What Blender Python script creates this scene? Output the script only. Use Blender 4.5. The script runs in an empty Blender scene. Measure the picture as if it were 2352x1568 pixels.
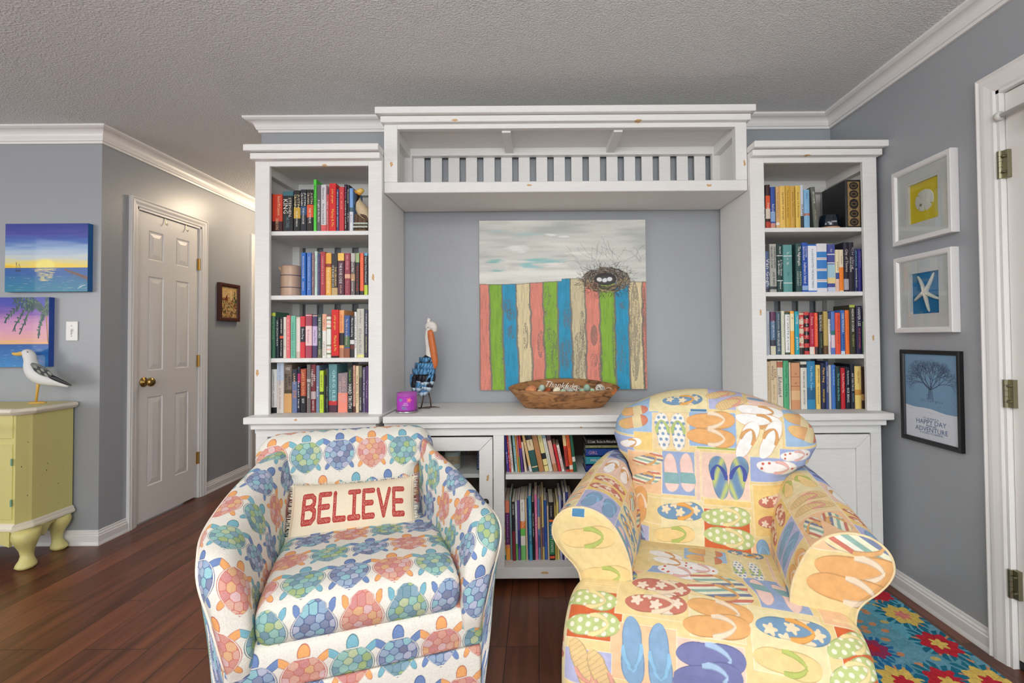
import bpy, bmesh, math, random
import numpy as np
from mathutils import Vector, Matrix
from math import sin, cos, pi, radians
S = bpy.context.scene
C = S.collection
random.seed(7)
# ------------------------------------------------------------------ camera
F, CX, CY, H = 1120.0, 1232.9, 753.4, 1.187
_p, _r = radians(-1.118), radians(-.403)
_Rx = Matrix(((1, 0, 0), (0, cos(_p), -sin(_p)), (0, sin(_p), cos(_p))))
_Rz = Matrix(((cos(_r), -sin(_r), 0), (sin(_r), cos(_r), 0), (0, 0, 1)))
RR = _Rz @ _Rx                     # world (x, down, forward) -> camera (x, down, forward)
def _w(v): return Vector((v[0], v[2], -v[1]))
cam = bpy.data.cameras.new('camera'); camo = bpy.data.objects.new('camera', cam); C.objects.link(camo)
cam.sensor_width = 36; cam.lens = F / 2352 * 36
cam.shift_x = -(CX - 1176) / 2352; cam.shift_y = -(784 - CY) / 2352
cam.clip_start = .05
_x, _y, _z = _w(RR[0]), -_w(RR[1]), -_w(RR[2])
camo.matrix_world = Matrix(((_x[0], _y[0], _z[0], 0), (_x[1], _y[1], _z[1], 0), (_x[2], _y[2], _z[2], H), (0, 0, 0, 1)))
S.camera = camo
RT = RR.transposed()
def ray(px, py):
    return _w(RT @ Vector(((px - CX) / F, (py - CY) / F, 1)))
def onY(px, py, Y):
    d = ray(px, py); return Vector((0, 0, H)) + d * (Y / d.y)
def onX(px, py, X):
    d = ray(px, py); return Vector((0, 0, H)) + d * (X / d.x)
def onZ(px, py, Z):
    d = ray(px, py); return Vector((0, 0, H)) + d * ((Z - H) / d.z)
# ------------------------------------------------------------------ world, lights, exposure
S.view_settings.view_transform = 'Standard'; S.view_settings.look = 'None'
S.view_settings.exposure = 0.0; S.view_settings.gamma = 1.0; S.view_settings.use_curve_mapping = False
wd = bpy.data.worlds.new('world'); S.world = wd; wd.use_nodes = True
wd.node_tree.nodes['Background'].inputs[0].default_value = (.90, .95, 1.0, 1)
wd.node_tree.nodes['Background'].inputs[1].default_value = .80
def area(name, loc, target, size, power, col, sy=None):
    l = bpy.data.lights.new(name, 'AREA'); l.energy = power; l.color = col
    l.shape = 'RECTANGLE'; l.size = size; l.size_y = sy or size
    o = bpy.data.objects.new(name, l); C.objects.link(o); o.location = loc
    o.rotation_euler = (Vector(target) - Vector(loc)).to_track_quat('-Z', 'Y').to_euler()
    return o
area('window_light', (.6, -2.9, 1.55), (.2, 2.6, 1.1), 3.0, 88, (.93, .97, 1.0), 1.7)
area('side_window_light', (-5.2, -.6, 1.6), (0, 2.6, 1.2), 1.8, 38, (1.0, .98, .95), 1.5)
def bulb(name, loc, power, col, r):
    l = bpy.data.lights.new(name, 'POINT'); l.energy = power; l.color = col; l.shadow_soft_size = r
    o = bpy.data.objects.new(name, l); C.objects.link(o); o.location = loc; return o
up = area('added_ceiling_uplight', (-.3, -.9, 1.9), (-.3, -.9, 3), 1.2, 118, (.97, .98, 1.0))  # added unseen area light aimed up to brighten the ceiling, no fan there
bulb('added_overhead_light', (-.3, -.7, 2.0), 14, (1.0, .95, .88), .16)  # added unseen point light above and behind the camera, brightens the ceiling
bulb('far_ceiling_light', (-2.8, -.2, 2.0), 18, (1.0, .95, .88), .16)
bulb('hallway_light', (-1.98, 4.34, 2.34), 20, (1.0, .80, .58), .09)
# ------------------------------------------------------------------ mesh helpers
class MB:
    def __init__(s): s.v = []; s.f = []; s.m = []; s.mi = 0
    def add(s, vs, fs):
        b = len(s.v); s.v += [tuple(v) for v in vs]; s.f += [tuple(b + i for i in f) for f in fs]; s.m += [s.mi] * len(fs); return s
    def box(s, x0, x1, y0, y1, z0, z1):
        if x0 > x1: x0, x1 = x1, x0
        if y0 > y1: y0, y1 = y1, y0
        if z0 > z1: z0, z1 = z1, z0
        return s.add([(x0, y0, z0), (x1, y0, z0), (x1, y1, z0), (x0, y1, z0), (x0, y0, z1), (x1, y0, z1), (x1, y1, z1), (x0, y1, z1)],
                     [(3, 2, 1, 0), (4, 5, 6, 7), (0, 1, 5, 4), (1, 2, 6, 5), (2, 3, 7, 6), (3, 0, 4, 7)])
    def rings(s, rs, close=True, caps=(True, True)):
        """loft a list of equal-length rings"""
        n = len(rs[0]); vs = [p for r in rs for p in r]; fs = []
        for i in range(len(rs) - 1):
            for j in range(n if close else n - 1):
                k = (j + 1) % n
                fs.append((i * n + j, i * n + k, (i + 1) * n + k, (i + 1) * n + j))
        if close and caps[0]: fs.append(tuple(range(n - 1, -1, -1)))
        if close and caps[1]: fs.append(tuple((len(rs) - 1) * n + j for j in range(n)))
        return s.add(vs, fs)
    def lathe(s, prof, n=24, c=(0, 0, 0), ax='z', sx=1, sy=1):
        rs = []
        for r, h in prof:
            ring = []
            for k in range(n):
                a = 2 * pi * k / n; p = (r * cos(a) * sx, r * sin(a) * sy, h)
                if ax == 'x': p = (p[2], p[0], p[1])
                if ax == 'y': p = (p[1], p[2], p[0])
                ring.append((p[0] + c[0], p[1] + c[1], p[2] + c[2]))
            rs.append(ring)
        return s.rings(rs)
    def tube(s, pts, r, n=8, caps=True):
        P = [Vector(p) for p in pts]; R = r if isinstance(r, (list, tuple)) else [r] * len(P); rs = []
        up = None
        for i, p in enumerate(P):
            t = (P[min(i + 1, len(P) - 1)] - P[max(i - 1, 0)]).normalized()
            if up is None: up = Vector((0, 0, 1)) if abs(t.z) < .9 else Vector((1, 0, 0))
            a = t.cross(up).normalized(); b = a.cross(t).normalized(); up = b
            rs.append([p + (a * cos(2 * pi * k / n) + b * sin(2 * pi * k / n)) * R[i] for k in range(n)])
        return s.rings(rs, caps=(caps, caps))
    def prism(s, poly, h, M=None):
        """polygon in xy extruded 0..h in z, then transformed"""
        n = len(poly); M = M or Matrix()
        vs = [M @ Vector((p[0], p[1], 0)) for p in poly] + [M @ Vector((p[0], p[1], h)) for p in poly]
        fs = [tuple(range(n - 1, -1, -1)), tuple(range(n, 2 * n))] + [(i, (i + 1) % n, n + (i + 1) % n, n + i) for i in range(n)]
        return s.add(vs, fs)
    def ell(s, c, r, M=None, n=16, m=10):
        M = M or Matrix(); rs = []
        for i in range(1, m):
            t = pi * i / m
            rs.append([Vector(c) + M @ Vector((r[0] * sin(t) * cos(2 * pi * k / n), r[1] * sin(t) * sin(2 * pi * k / n), -r[2] * cos(t))) for k in range(n)])
        return s.rings(rs)
    def xf(s, M):
        s.v = [tuple(M @ Vector(v)) for v in s.v]; return s
WM = {}
def thing(name, label, cat, loc=(0, 0, 0), rz=0, group=None, kind=None, M=None):
    o = bpy.data.objects.new(name, None); C.objects.link(o); o.empty_display_size = .05
    m = M if M is not None else Matrix.Translation(Vector(loc)) @ Matrix.Rotation(rz, 4, 'Z')
    o.matrix_world = m; WM[o] = m.copy()
    tag(o, label, cat, group, kind); return o
def tag(o, label=None, cat=None, group=None, kind=None):
    if label: o['label'] = label
    if cat: o['category'] = cat
    if group: o['group'] = group
    if kind: o['kind'] = kind
    return o
def part(name, mb, mats, parent=None, local=False, smooth=False, bevel=0, seg=1, label=None, sub=0):
    me = bpy.data.meshes.new(name); v = mb.v
    pm = WM.get(parent) if parent is not None else None
    org = Matrix()
    if parent is None and v:
        c = Vector((sum(p[0] for p in v) / len(v), sum(p[1] for p in v) / len(v), min(p[2] for p in v)))
        org = Matrix.Translation(c)
    if not local:
        inv = (pm if pm is not None else org).inverted()
        v = [tuple(inv @ Vector(p)) for p in v]
    me.from_pydata(v, [], mb.f)
    if not isinstance(mats, (list, tuple)): mats = [mats]
    for m in mats: me.materials.append(m)
    if len(mats) > 1: me.polygons.foreach_set('material_index', mb.m)
    bm = bmesh.new(); bm.from_mesh(me); bmesh.ops.recalc_face_normals(bm, faces=bm.faces); bm.to_mesh(me); bm.free()
    if smooth: me.polygons.foreach_set('use_smooth', [True] * len(me.polygons))
    o = bpy.data.objects.new(name, me); C.objects.link(o)
    if parent is not None: o.parent = parent; WM[o] = pm.copy()
    else: o.matrix_world = org; WM[o] = org.copy()
    if bevel:
        b = o.modifiers.new('bevel', 'BEVEL'); b.width = bevel; b.segments = seg; b.limit_method = 'ANGLE'; b.angle_limit = radians(40); b.harden_normals = False
    if sub:
        b = o.modifiers.new('sub', 'SUBSURF'); b.levels = sub; b.render_levels = sub
    if label: o['label'] = label
    return o
def struct(name, mb, mats, **k):
    o = part(name, mb, mats, **k); o['kind'] = 'structure'; return o
def text_mb(txt, h, M, depth=.0006, w=None, bold=0, shear=0, res=2):
    """lettering as a mesh: cap height h, centred, baseline along local x; optional fit width w"""
    cu = bpy.data.curves.new('t', 'FONT'); cu.body = txt; cu.size = h / .70; cu.align_x = 'CENTER'; cu.align_y = 'CENTER'
    cu.extrude = depth; cu.resolution_u = res; cu.offset = bold; cu.shear = shear
    o = bpy.data.objects.new('t', cu); me = bpy.data.meshes.new_from_object(o)
    vs = [Vector(v.co) for v in me.vertices]; fs = [tuple(p.vertices) for p in me.polygons]
    bpy.data.objects.remove(o); bpy.data.meshes.remove(me); bpy.data.curves.remove(cu)
    m = MB()
    if not vs: return m
    x0 = min(v.x for v in vs); x1 = max(v.x for v in vs); y0 = min(v.y for v in vs); y1 = max(v.y for v in vs)
    k = 1 if not w else w / max(x1 - x0, 1e-6)
    if w and w < 0: k = min(1, -w / max(x1 - x0, 1e-6))
    m.add([M @ Vector(((v.x - (x0 + x1) / 2) * k, v.y - (y0 + y1) / 2, v.z)) for v in vs], fs); return m
def merge(*ms):
    r = MB()
    for m in ms:
        b = len(r.v); r.v += m.v; r.f += [tuple(b + i for i in f) for f in m.f]; r.m += m.m
    return r
# ------------------------------------------------------------------ materials
MATS = {}
def s2l(c):
    c = c / 255.; return c / 12.92 if c <= .04045 else ((c + .055) / 1.055) ** 2.4
def rgb(*c): return tuple(s2l(x) for x in c)
def nodes(m): return m.node_tree.nodes, m.node_tree.links
def mat(name, col, rough=.5, metal=0, spec=.5, trans=0, coat=0, bump=0, bscale=200, alpha=None, noise=0, nscale=20, emit=None):
    if name in MATS: return MATS[name]
    m = bpy.data.materials.new(name); m.use_nodes = True; N, L = nodes(m); b = N['Principled BSDF']
    b.inputs['Base Color'].default_value = (*col, 1); b.inputs['Roughness'].default_value = rough; b.inputs['Metallic'].default_value = metal
    b.inputs['Specular IOR Level'].default_value = spec; b.inputs['Transmission Weight'].default_value = trans; b.inputs['Coat Weight'].default_value = coat
    if bump or noise:
        tc = N.new('ShaderNodeTexCoord')
    if noise:
        n = N.new('ShaderNodeTexNoise'); n.inputs['Scale'].default_value = nscale; n.inputs['Detail'].default_value = 5
        L.new(tc.outputs['Object'], n.inputs['Vector'])
        mx = N.new('ShaderNodeMix'); mx.data_type = 'RGBA'
        mx.inputs[6].default_value = (*[c * (1 - noise) for c in col], 1); mx.inputs[7].default_value = (*[min(1, c * (1 + noise)) for c in col], 1)
        L.new(n.outputs[0], mx.inputs[0]); L.new(mx.outputs[2], b.inputs['Base Color'])
    if bump:
        n = N.new('ShaderNodeTexNoise'); n.inputs['Scale'].default_value = bscale; n.inputs['Detail'].default_value = 3
        L.new(tc.outputs['Object'], n.inputs['Vector'])
        bp = N.new('ShaderNodeBump'); bp.inputs['Strength'].default_value = bump; bp.inputs['Distance'].default_value = .002
        L.new(n.outputs[0], bp.inputs['Height']); L.new(bp.outputs[0], b.inputs['Normal'])
    MATS[name] = m; return m
def wallmat(name, col, strength=.25, scale=90, rough=.42, dist=.002, blot=False):
    m = bpy.data.materials.new(name); m.use_nodes = True; N, L = nodes(m); b = N['Principled BSDF']
    b.inputs['Base Color'].default_value = (*col, 1); b.inputs['Roughness'].default_value = rough
    g = N.new('ShaderNodeNewGeometry'); n = N.new('ShaderNodeTexNoise'); n.inputs['Scale'].default_value = scale; n.inputs['Detail'].default_value = 2.5
    L.new(g.outputs['Position'], n.inputs['Vector'])
    h = n.outputs[0]
    if blot:
        r = N.new('ShaderNodeValToRGB'); r.color_ramp.elements[0].position = .42; r.color_ramp.elements[1].position = .64
        L.new(h, r.inputs[0]); h = r.outputs[0]
    bp = N.new('ShaderNodeBump'); bp.inputs['Strength'].default_value = strength; bp.inputs['Distance'].default_value = dist
    L.new(h, bp.inputs['Height']); L.new(bp.outputs[0], b.inputs['Normal']); MATS[name] = m; return m
M_wall = wallmat('blue_grey_wall_paint', rgb(160, 163, 167), .22, 110, .33)
M_ceil = wallmat('textured_ceiling', rgb(226, 226, 225), .7, 120, .8, .005, True)
M_trim = mat('trim_white', rgb(232, 229, 226), .35)
M_doorw = mat('door_white', rgb(230, 226, 222), .38)
def whitewood():
    """white rough-sawn distressed paint: saw lines, worn edges and a few knots of bare pine"""
    m = bpy.data.materials.new('distressed_white_wood'); m.use_nodes = True; N, L = nodes(m); b = N['Principled BSDF']
    b.inputs['Roughness'].default_value = .55
    g = N.new('ShaderNodeNewGeometry')
    mp = N.new('ShaderNodeMapping'); mp.inputs['Scale'].default_value = (6, 40, 160); L.new(g.outputs['Position'], mp.inputs['Vector'])
    n = N.new('ShaderNodeTexNoise'); n.inputs['Scale'].default_value = 2.2; n.inputs['Detail'].default_value = 4; L.new(mp.outputs[0], n.inputs['Vector'])
    mx = N.new('ShaderNodeMix'); mx.data_type = 'RGBA'; mx.inputs[6].default_value = (*rgb(224, 222, 219), 1); mx.inputs[7].default_value = (*rgb(242, 240, 236), 1)
    L.new(n.outputs[0], mx.inputs[0])
    bp = N.new('ShaderNodeBump'); bp.inputs['Strength'].default_value = .35; bp.inputs['Distance'].default_value = .002
    L.new(n.outputs[0], bp.inputs['Height']); L.new(bp.outputs[0], b.inputs['Normal'])
    out = mx.outputs[2]
    nz = N.new('ShaderNodeTexNoise'); nz.inputs['Scale'].default_value = 130; L.new(g.outputs['Position'], nz.inputs['Vector'])
    spots = [(745, 379, 2.37, 7, 3), (900, 378, 2.4, 3.5, 7), (1045, 277, 2.37, 8, 3), (1215, 426, 2.4, 7, 2.5), (1466, 277, 2.37, 9, 2.5), (1627, 426, 2.4, 8, 3),
             (1709, 375, 2.4, 3, 8), (1857, 355, 2.33, 9, 2), (857, 637, 2.37, 3, 9), (1747, 718, 2.37, 2.5, 9), (1714, 800, 2.55, 3, 8), (2006, 775, 2.37, 3, 8), (1333, 983, 2.31, 7, 4),
             (1251, 1314, 2.34, 11, 3.5), (1121, 1098, 2.32, 2, 9), (591, 856, 2.37, 4, 9), (1119, 1100, 2.32, 3, 8), (679, 964, 2.29, 4, 3)]
    for (px, py, Y, rx, rz) in spots:
        c = onY(px, py, Y); sc = Y / F
        vm = N.new('ShaderNodeVectorMath'); vm.operation = 'SUBTRACT'; L.new(g.outputs['Position'], vm.inputs[0]); vm.inputs[1].default_value = c
        v2 = N.new('ShaderNodeVectorMath'); v2.operation = 'MULTIPLY'; L.new(vm.outputs[0], v2.inputs[0]); v2.inputs[1].default_value = (1 / (rx * sc), 1 / .03, 1 / (rz * sc))
        v3 = N.new('ShaderNodeVectorMath'); v3.operation = 'LENGTH'; L.new(v2.outputs[0], v3.inputs[0])
        a = N.new('ShaderNodeMath'); a.operation = 'MULTIPLY_ADD'; L.new(nz.outputs[0], a.inputs[0]); a.inputs[1].default_value = 1.6; L.new(v3.outputs['Value'], a.inputs[2])
        t = N.new('ShaderNodeMath'); t.operation = 'LESS_THAN'; L.new(a.outputs[0], t.inputs[0]); t.inputs[1].default_value = 1.65
        k = N.new('ShaderNodeMix'); k.data_type = 'RGBA'; L.new(t.outputs[0], k.inputs[0]); L.new(out, k.inputs[6]); k.inputs[7].default_value = (*rgb(205, 165, 115), 1)
        out = k.outputs[2]
    L.new(out, b.inputs['Base Color']); MATS[m.name] = m; return m
M_ww = whitewood()
def floormat():
    m = bpy.data.materials.new('hardwood_planks'); m.use_nodes = True; N, L = nodes(m); b = N['Principled BSDF']
    g = N.new('ShaderNodeNewGeometry'); mp = N.new('ShaderNodeMapping'); mp.inputs['Rotation'].default_value = (0, 0, pi / 2); L.new(g.outputs['Position'], mp.inputs['Vector'])
    br = N.new('ShaderNodeTexBrick'); br.inputs['Scale'].default_value = 1; br.inputs['Brick Width'].default_value = .95; br.inputs['Row Height'].default_value = .125
    br.inputs['Mortar Size'].default_value = .0016; br.inputs['Color1'].default_value = (0, 0, 0, 1); br.inputs['Color2'].default_value = (1, 1, 1, 1); br.offset = .37; br.offset_frequency = 3
    br.inputs['Mortar'].default_value = (0, 0, 0, 1); L.new(mp.outputs[0], br.inputs['Vector'])
    m2 = N.new('ShaderNodeMapping'); m2.inputs['Scale'].default_value = (14, 1.3, 1); L.new(g.outputs['Position'], m2.inputs['Vector'])
    ad = N.new('ShaderNodeVectorMath'); L.new(m2.outputs[0], ad.inputs[0]); L.new(br.outputs['Color'], ad.inputs[1])
    n = N.new('ShaderNodeTexNoise'); n.inputs['Scale'].default_value = 1.6; n.inputs['Detail'].default_value = 6; n.inputs['Distortion'].default_value = .6; L.new(ad.outputs[0], n.inputs['Vector'])
    r = N.new('ShaderNodeValToRGB'); e = r.color_ramp.elements; e[0].position = .25; e[0].color = (*rgb(76, 42, 27), 1); e[1].position = .8; e[1].color = (*rgb(132, 76, 50), 1)
    L.new(n.outputs[0], r.inputs[0])
    hs = N.new('ShaderNodeHueSaturation'); L.new(r.outputs[0], hs.inputs['Color'])
    mr = N.new('ShaderNodeMapRange'); L.new(br.outputs['Color'], mr.inputs[0]); mr.inputs[3].default_value = .72; mr.inputs[4].default_value = 1.2; L.new(mr.outputs[0], hs.inputs['Value'])
    mx = N.new('ShaderNodeMix'); mx.data_type = 'RGBA'; L.new(br.outputs['Fac'], mx.inputs[0]); L.new(hs.outputs[0], mx.inputs[6]); mx.inputs[7].default_value = (.012, .006, .004, 1)
    L.new(mx.outputs[2], b.inputs['Base Color']); b.inputs['Roughness'].default_value = .33
    n2 = N.new('ShaderNodeTexNoise'); n2.inputs['Scale'].default_value = 9; L.new(g.outputs['Position'], n2.inputs['Vector'])
    sb = N.new('ShaderNodeMath'); sb.operation = 'SUBTRACT'; L.new(n2.outputs[0], sb.inputs[0]); L.new(br.outputs['Fac'], sb.inputs[1])
    bp = N.new('ShaderNodeBump'); bp.inputs['Strength'].default_value = .3; bp.inputs['Distance'].default_value = .003; L.new(sb.outputs[0], bp.inputs['Height']); L.new(bp.outputs[0], b.inputs['Normal'])
    return m
M_floor = floormat()
M_brass = mat('brass', rgb(176, 144, 84), .28, 1)
M_nick = mat('nickel_hinge', rgb(150, 145, 120), .35, 1)
M_black = mat('black_paint', rgb(14, 14, 16), .4)
# ------------------------------------------------------------------ room shell
XR, XH, YB, YL, ZC, XP = 1.69, -2.565, 2.774, 2.865, 2.44, -1.57
struct('floor', MB().box(-6, 1.9, -3.2, 6.2, -.06, 0), M_floor)
struct('ceiling', MB().box(-6, 1.9, -3.2, 6.2, ZC, ZC + .06), M_ceil)
struct('wall_back', MB().box(XP, XR, YB, YB + .12, 0, ZC), M_wall)
struct('wall_left', MB().box(-6, XH, YL, YL + .12, 0, ZC), M_wall)
# hallway wall with the closet door opening, right wall with the outer door opening
D1 = (3.115, 3.712, 2.045); D2 = (.86, 1.765, 2.075)
struct('wall_hallway', MB().box(XH - .12, XH, YL + .12, D1[0], 0, ZC).box(XH - .12, XH, D1[1], 4.42, 0, ZC).box(XH - .12, XH, D1[0], D1[1], D1[2], ZC)
       .box(XH - .12, XH, 5.2, 6.1, 0, ZC).box(XH - .12, XH, 4.42, 5.2, 2.06, ZC), M_wall)
struct('wall_hallway_right', MB().box(XP, XP + .12, YB + .12, 6.1, 0, ZC), M_wall)
struct('wall_hallway_end', MB().box(XH - .12, XP + .12, 6.1, 6.2, 0, ZC), M_wall)
struct('wall_right', MB().box(XR, XR + .14, D2[1], YB + .12, 0, ZC).box(XR, XR + .14, -3.2, D2[0], 0, ZC).box(XR, XR + .14, D2[0], D2[1], D2[2], ZC), M_wall)
def sweep(path, prof, name, m, parent=None, flip=1, fn=struct):
    """sweep a profile (outward, up) along a path of corners; outward = left normal * flip, mitred"""
    P = [Vector((p[0], p[1], 0)) for p in path]; rs = []
    for i, p in enumerate(P):
        d1 = (P[i] - P[i - 1]).normalized() if i else (P[1] - P[0]).normalized()
        d2 = (P[i + 1] - P[i]).normalized() if i < len(P) - 1 else d1
        n1 = Vector((-d1.y, d1.x, 0)) * flip; n2 = Vector((-d2.y, d2.x, 0)) * flip
        b = (n1 + n2); b = b / max(.2, b.length_squared) * 2
        rs.append([p + b * o + Vector((0, 0, z)) for o, z in prof])
    return fn(name, MB().rings(rs), m, **({'parent': parent} if parent else {}))
def crown(d, p):   # d drop, p projection
    a = [(0, -d), (.012, -d), (.014, -d + .012), (.020, -d + .014), (.024, -d + .024)]
    for k in range(7):
        t = k / 6; a.append((.026 + (p - .040) * (1 - cos(t * pi / 2)), -d + .028 + (d - .046) * sin(t * pi / 2)))
    a += [(p - .010, -.016), (p - .003, -.012), (p, -.010), (p, .002), (0, .002)]
    return [(o, ZC + z) for o, z in a]
def base(h=.085, p=.015):
    return [(0, 0), (.019, 0), (.019, .006), (p + .001, .017), (p, .02), (p, h - .03), (p - .004, h - .026), (p - .004, h - .018), (p - .009, h - .012), (p - .009, h - .004), (.004, h), (0, h)]
sweep([(XP + .001, 5.6), (XP + .001, YB - .001), (XR - .001, YB - .001), (XR - .001, -3.1)], crown(.072, .072), 'trim_1', M_trim, flip=-1)
sweep([(-5.9, YL - .001), (XH + .001, YL - .001), (XH + .001, 6.0)], crown(.090, .075), 'trim_2', M_trim, flip=-1)
bs = base()
sweep([(-5.9, YL), (XH, YL), (XH, D1[0] - .062)], bs, 'baseboard_left', M_trim, flip=-1)
sweep([(XH, D1[1] + .062), (XH, 4.34)], bs, 'baseboard_hallway', M_trim, flip=-1)
sweep([(XP, YB), (XR, YB)], bs, 'baseboard_back', M_trim, flip=-1)
sweep([(XR, YB), (XR, D2[1] + .068)], bs, 'baseboard_right', M_trim, flip=-1)
def casing(name, X, y0, y1, zt, w, sgn, m=M_trim, jamb=.11):
    """door casing on a wall of constant X, facing sgn; stepped profile"""
    pr = [(0, .010), (.006, .014), (.016, .0145), (w * .55, .019), (w * .72, .0195), (w * .75, .015), (w - .012, .0155), (w - .004, .021), (w, .021), (w, 0), (0, 0)]
    mb = MB()
    def seg(a, b, n0, n1):  # mitred strip: pr gives (outward from opening, out from wall)
        rs = []
        for p, n in ((a, n0), (b, n1)):
            rs.append([(X + sgn * q, p[0] + n[0] * o, p[1] + n[1] * o) for o, q in pr])
        mb.rings(rs)
    seg((y0, 0), (y0, zt), (-1, 0), (-1, 1)); seg((y0, zt), (y1, zt), (-1, 1), (1, 1)); seg((y1, zt), (y1, 0), (1, 1), (1, 0))
    xa, xb = sorted((X + sgn * .008, X - sgn * jamb))
    mb.box(xa, xb, y0 - .001, y0 + .012, 0, zt).box(xa, xb, y1 - .012, y1 + .001, 0, zt).box(xa, xb, y0, y1, zt - .012, zt + .001)
    # stop
    xa, xb = sorted((X - sgn * .045, X - sgn * .075))
    mb.box(xa, xb, y0 + .012, y0 + .022, 0, zt - .012).box(xa, xb, y1 - .022, y1 - .012, 0, zt - .012).box(xa, xb, y0 + .022, y1 - .022, zt - .022, zt - .012)
    return struct(name, mb, m)
casing('trim_3', XH, D1[0], D1[1], D1[2], .058, 1)
casing('trim_4', XR, D2[0], D2[1], D2[2], .068, -1)
casing('trim_5', XH, 4.42, 5.2, 2.06, .075, 1)
def panel_door(name, w, h, panels, m, M, t=.035, label=None):
    """door slab in local x (0..w), z (0..h), front at y=0 facing -y with raised panels"""
    xs = sorted({0, w} | {p[0] for p in panels} | {p[1] for p in panels}); zs = sorted({0, h} | {p[2] for p in panels} | {p[3] for p in panels})
    mb = MB()
    for i in range(len(xs) - 1):
        for j in range(len(zs) - 1):
            a, b, c, d = xs[i], xs[i + 1], zs[j], zs[j + 1]
            if any(p[0] <= a + 1e-6 and p[1] >= b - 1e-6 and p[2] <= c + 1e-6 and p[3] >= d - 1e-6 for p in panels): continue
            mb.add([(a, 0, c), (b, 0, c), (b, 0, d), (a, 0, d)], [(0, 1, 2, 3)])
    for a, b, c, d in panels:
        rs = []
        for o, y in ((0, 0), (.004, .006), (.010, .007), (.013, .004), (.016, .004), (.040, -.0005)):
            rs.append([(a + o, y, c + o), (b - o, y, c + o), (b - o, y, d - o), (a + o, y, d - o)])
        mb.rings(rs, caps=(False, True))
    mb.add([(0, 0, 0), (w, 0, 0), (w, t, 0), (0, t, 0), (0, 0, h), (w, 0, h), (w, t, h), (0, t, h)], [(0, 3, 2, 1), (4, 5, 6, 7), (1, 2, 6, 5), (2, 3, 7, 6), (3, 0, 4, 7)])
    o = struct(name, mb.xf(M), m)
    return o
# hallway closet door: local x runs along +Y, front faces +X
w1 = D1[1] - D1[0] - .03; MD = Matrix.Translation((XH - .006, D1[0] + .015, .012)) @ Matrix.Rotation(pi / 2, 4, 'Z')
h1 = D1[2] - .012 - .016; pz = [(.215, .80), (.975, 1.60), (1.71, 1.905)]; px_ = [(.095, .225), (w1 - .225, w1 - .095)]
door1 = panel_door('door_1', w1, h1, [(a, b, c, d) for a, b in px_ for c, d in pz], M_doorw, MD)
kn = onX(335, 878, XH + .03)
kb = MB().lathe([(.001, .070), (.016, .068), (.027, .058), (.030, .048), (.024, .036), (.011, .026), (.010, .010), (.031, .006), (.032, 0), (.001, 0)], 24, (XH - .006, D1[0] + .075, kn.z), 'x')
part('door_knob', kb, M_brass, door1, smooth=True, label='round brass door knob')
part('latch_plate', MB().box(XH - .006, XH + .001, D1[0] + .012, D1[0] + .016, kn.z - .03, kn.z + .03), M_brass, door1)
for z in (.30, 1.03, 1.76):
    hb = MB().lathe([(.001, z - .045), (.007, z - .044), (.007, z + .044), (.001, z + .045)], 10, (XH + .004, D1[1] - .014, 0)).box(XH - .004, XH + .002, D1[1] - .028, D1[1] - .002, z - .044, z + .044)
    part('hinge', hb, M_brass, door1, label='brass hinge')
for y in (D1[0] + .245, D1[0] + .445):
    hk = MB().tube([(XH - .03, y, D1[2] - .014), (XH - .002, y, D1[2] - .014), (XH + .002, y, D1[2] - .05), (XH + .012, y, D1[2] - .065), (XH + .016, y, D1[2] - .05)], .0025, 6)
    part('hook', hk, M_nick, door1, label='small metal over-door hook')
# outer door in the right wall, hinges towards the corner; front faces -X
w2 = D2[1] - D2[0] - .03; MD2 = Matrix.Translation((XR + .012, D2[1] - .015, .03)) @ Matrix.Rotation(-pi / 2, 4, 'Z')
door2 = panel_door('door_2', w2, D2[2] - .046, [(.16, w2 - .16, .2, .85)], M_doorw, MD2, .042)
part('door_sweep', MB().box(XR + .012, XR + .05, D2[0] + .015, D2[1] - .015, .004, .034), M_black, door2)
for z in (.30, .975, 1.80):
    mbh = MB()
    for k in range(5):
        mbh.lathe([(.001, z - .05 + k * .02), (.0085, z - .0495 + k * .02), (.0085, z - .0305 + k * .02), (.001, z - .03 + k * .02)], 12, (XR - .008, D2[1] - .010, 0))
    mbh.box(XR - .004, XR + .012, D2[1] - .034, D2[1] - .012, z - .05, z + .05)
    for zz in (z - .028, z + .028): mbh.lathe([(.001, -.012), (.005, -.011), (.005, 0), (.001, 0)], 8, (XR - .004, D2[1] - .026, zz), 'x')
    part('hinge', mbh, M_nick, door2, label='worn metal door hinge')
rod = thing('curtain_rod', 'white tension rod across the top of the outer door on the right', 'curtain rod', (XR - .02, 1.3, 1.98))
M_rod = mat('rod_white', rgb(205, 204, 198), .35)
zr = 1.975
part('rod', MB().tube([(XR - .012, D2[1] - .004, zr), (XR - .012, D2[0] + .004, zr)], .0075, 12), M_rod, rod, smooth=True)
part('end_bracket', MB().lathe([(.001, -.004), (.016, -.004), (.016, .012), (.009, .016), (.001, .016)], 14, (XR - .012, D2[1] - .02, zr), 'y'), M_rod, rod, smooth=True)
part('cloth_header', MB().box(XR - .024, XR - .001, D2[0] + .03, D2[1] - .115, zr - .075, zr + .012), M_rod, rod, bevel=.006, seg=2)
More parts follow.
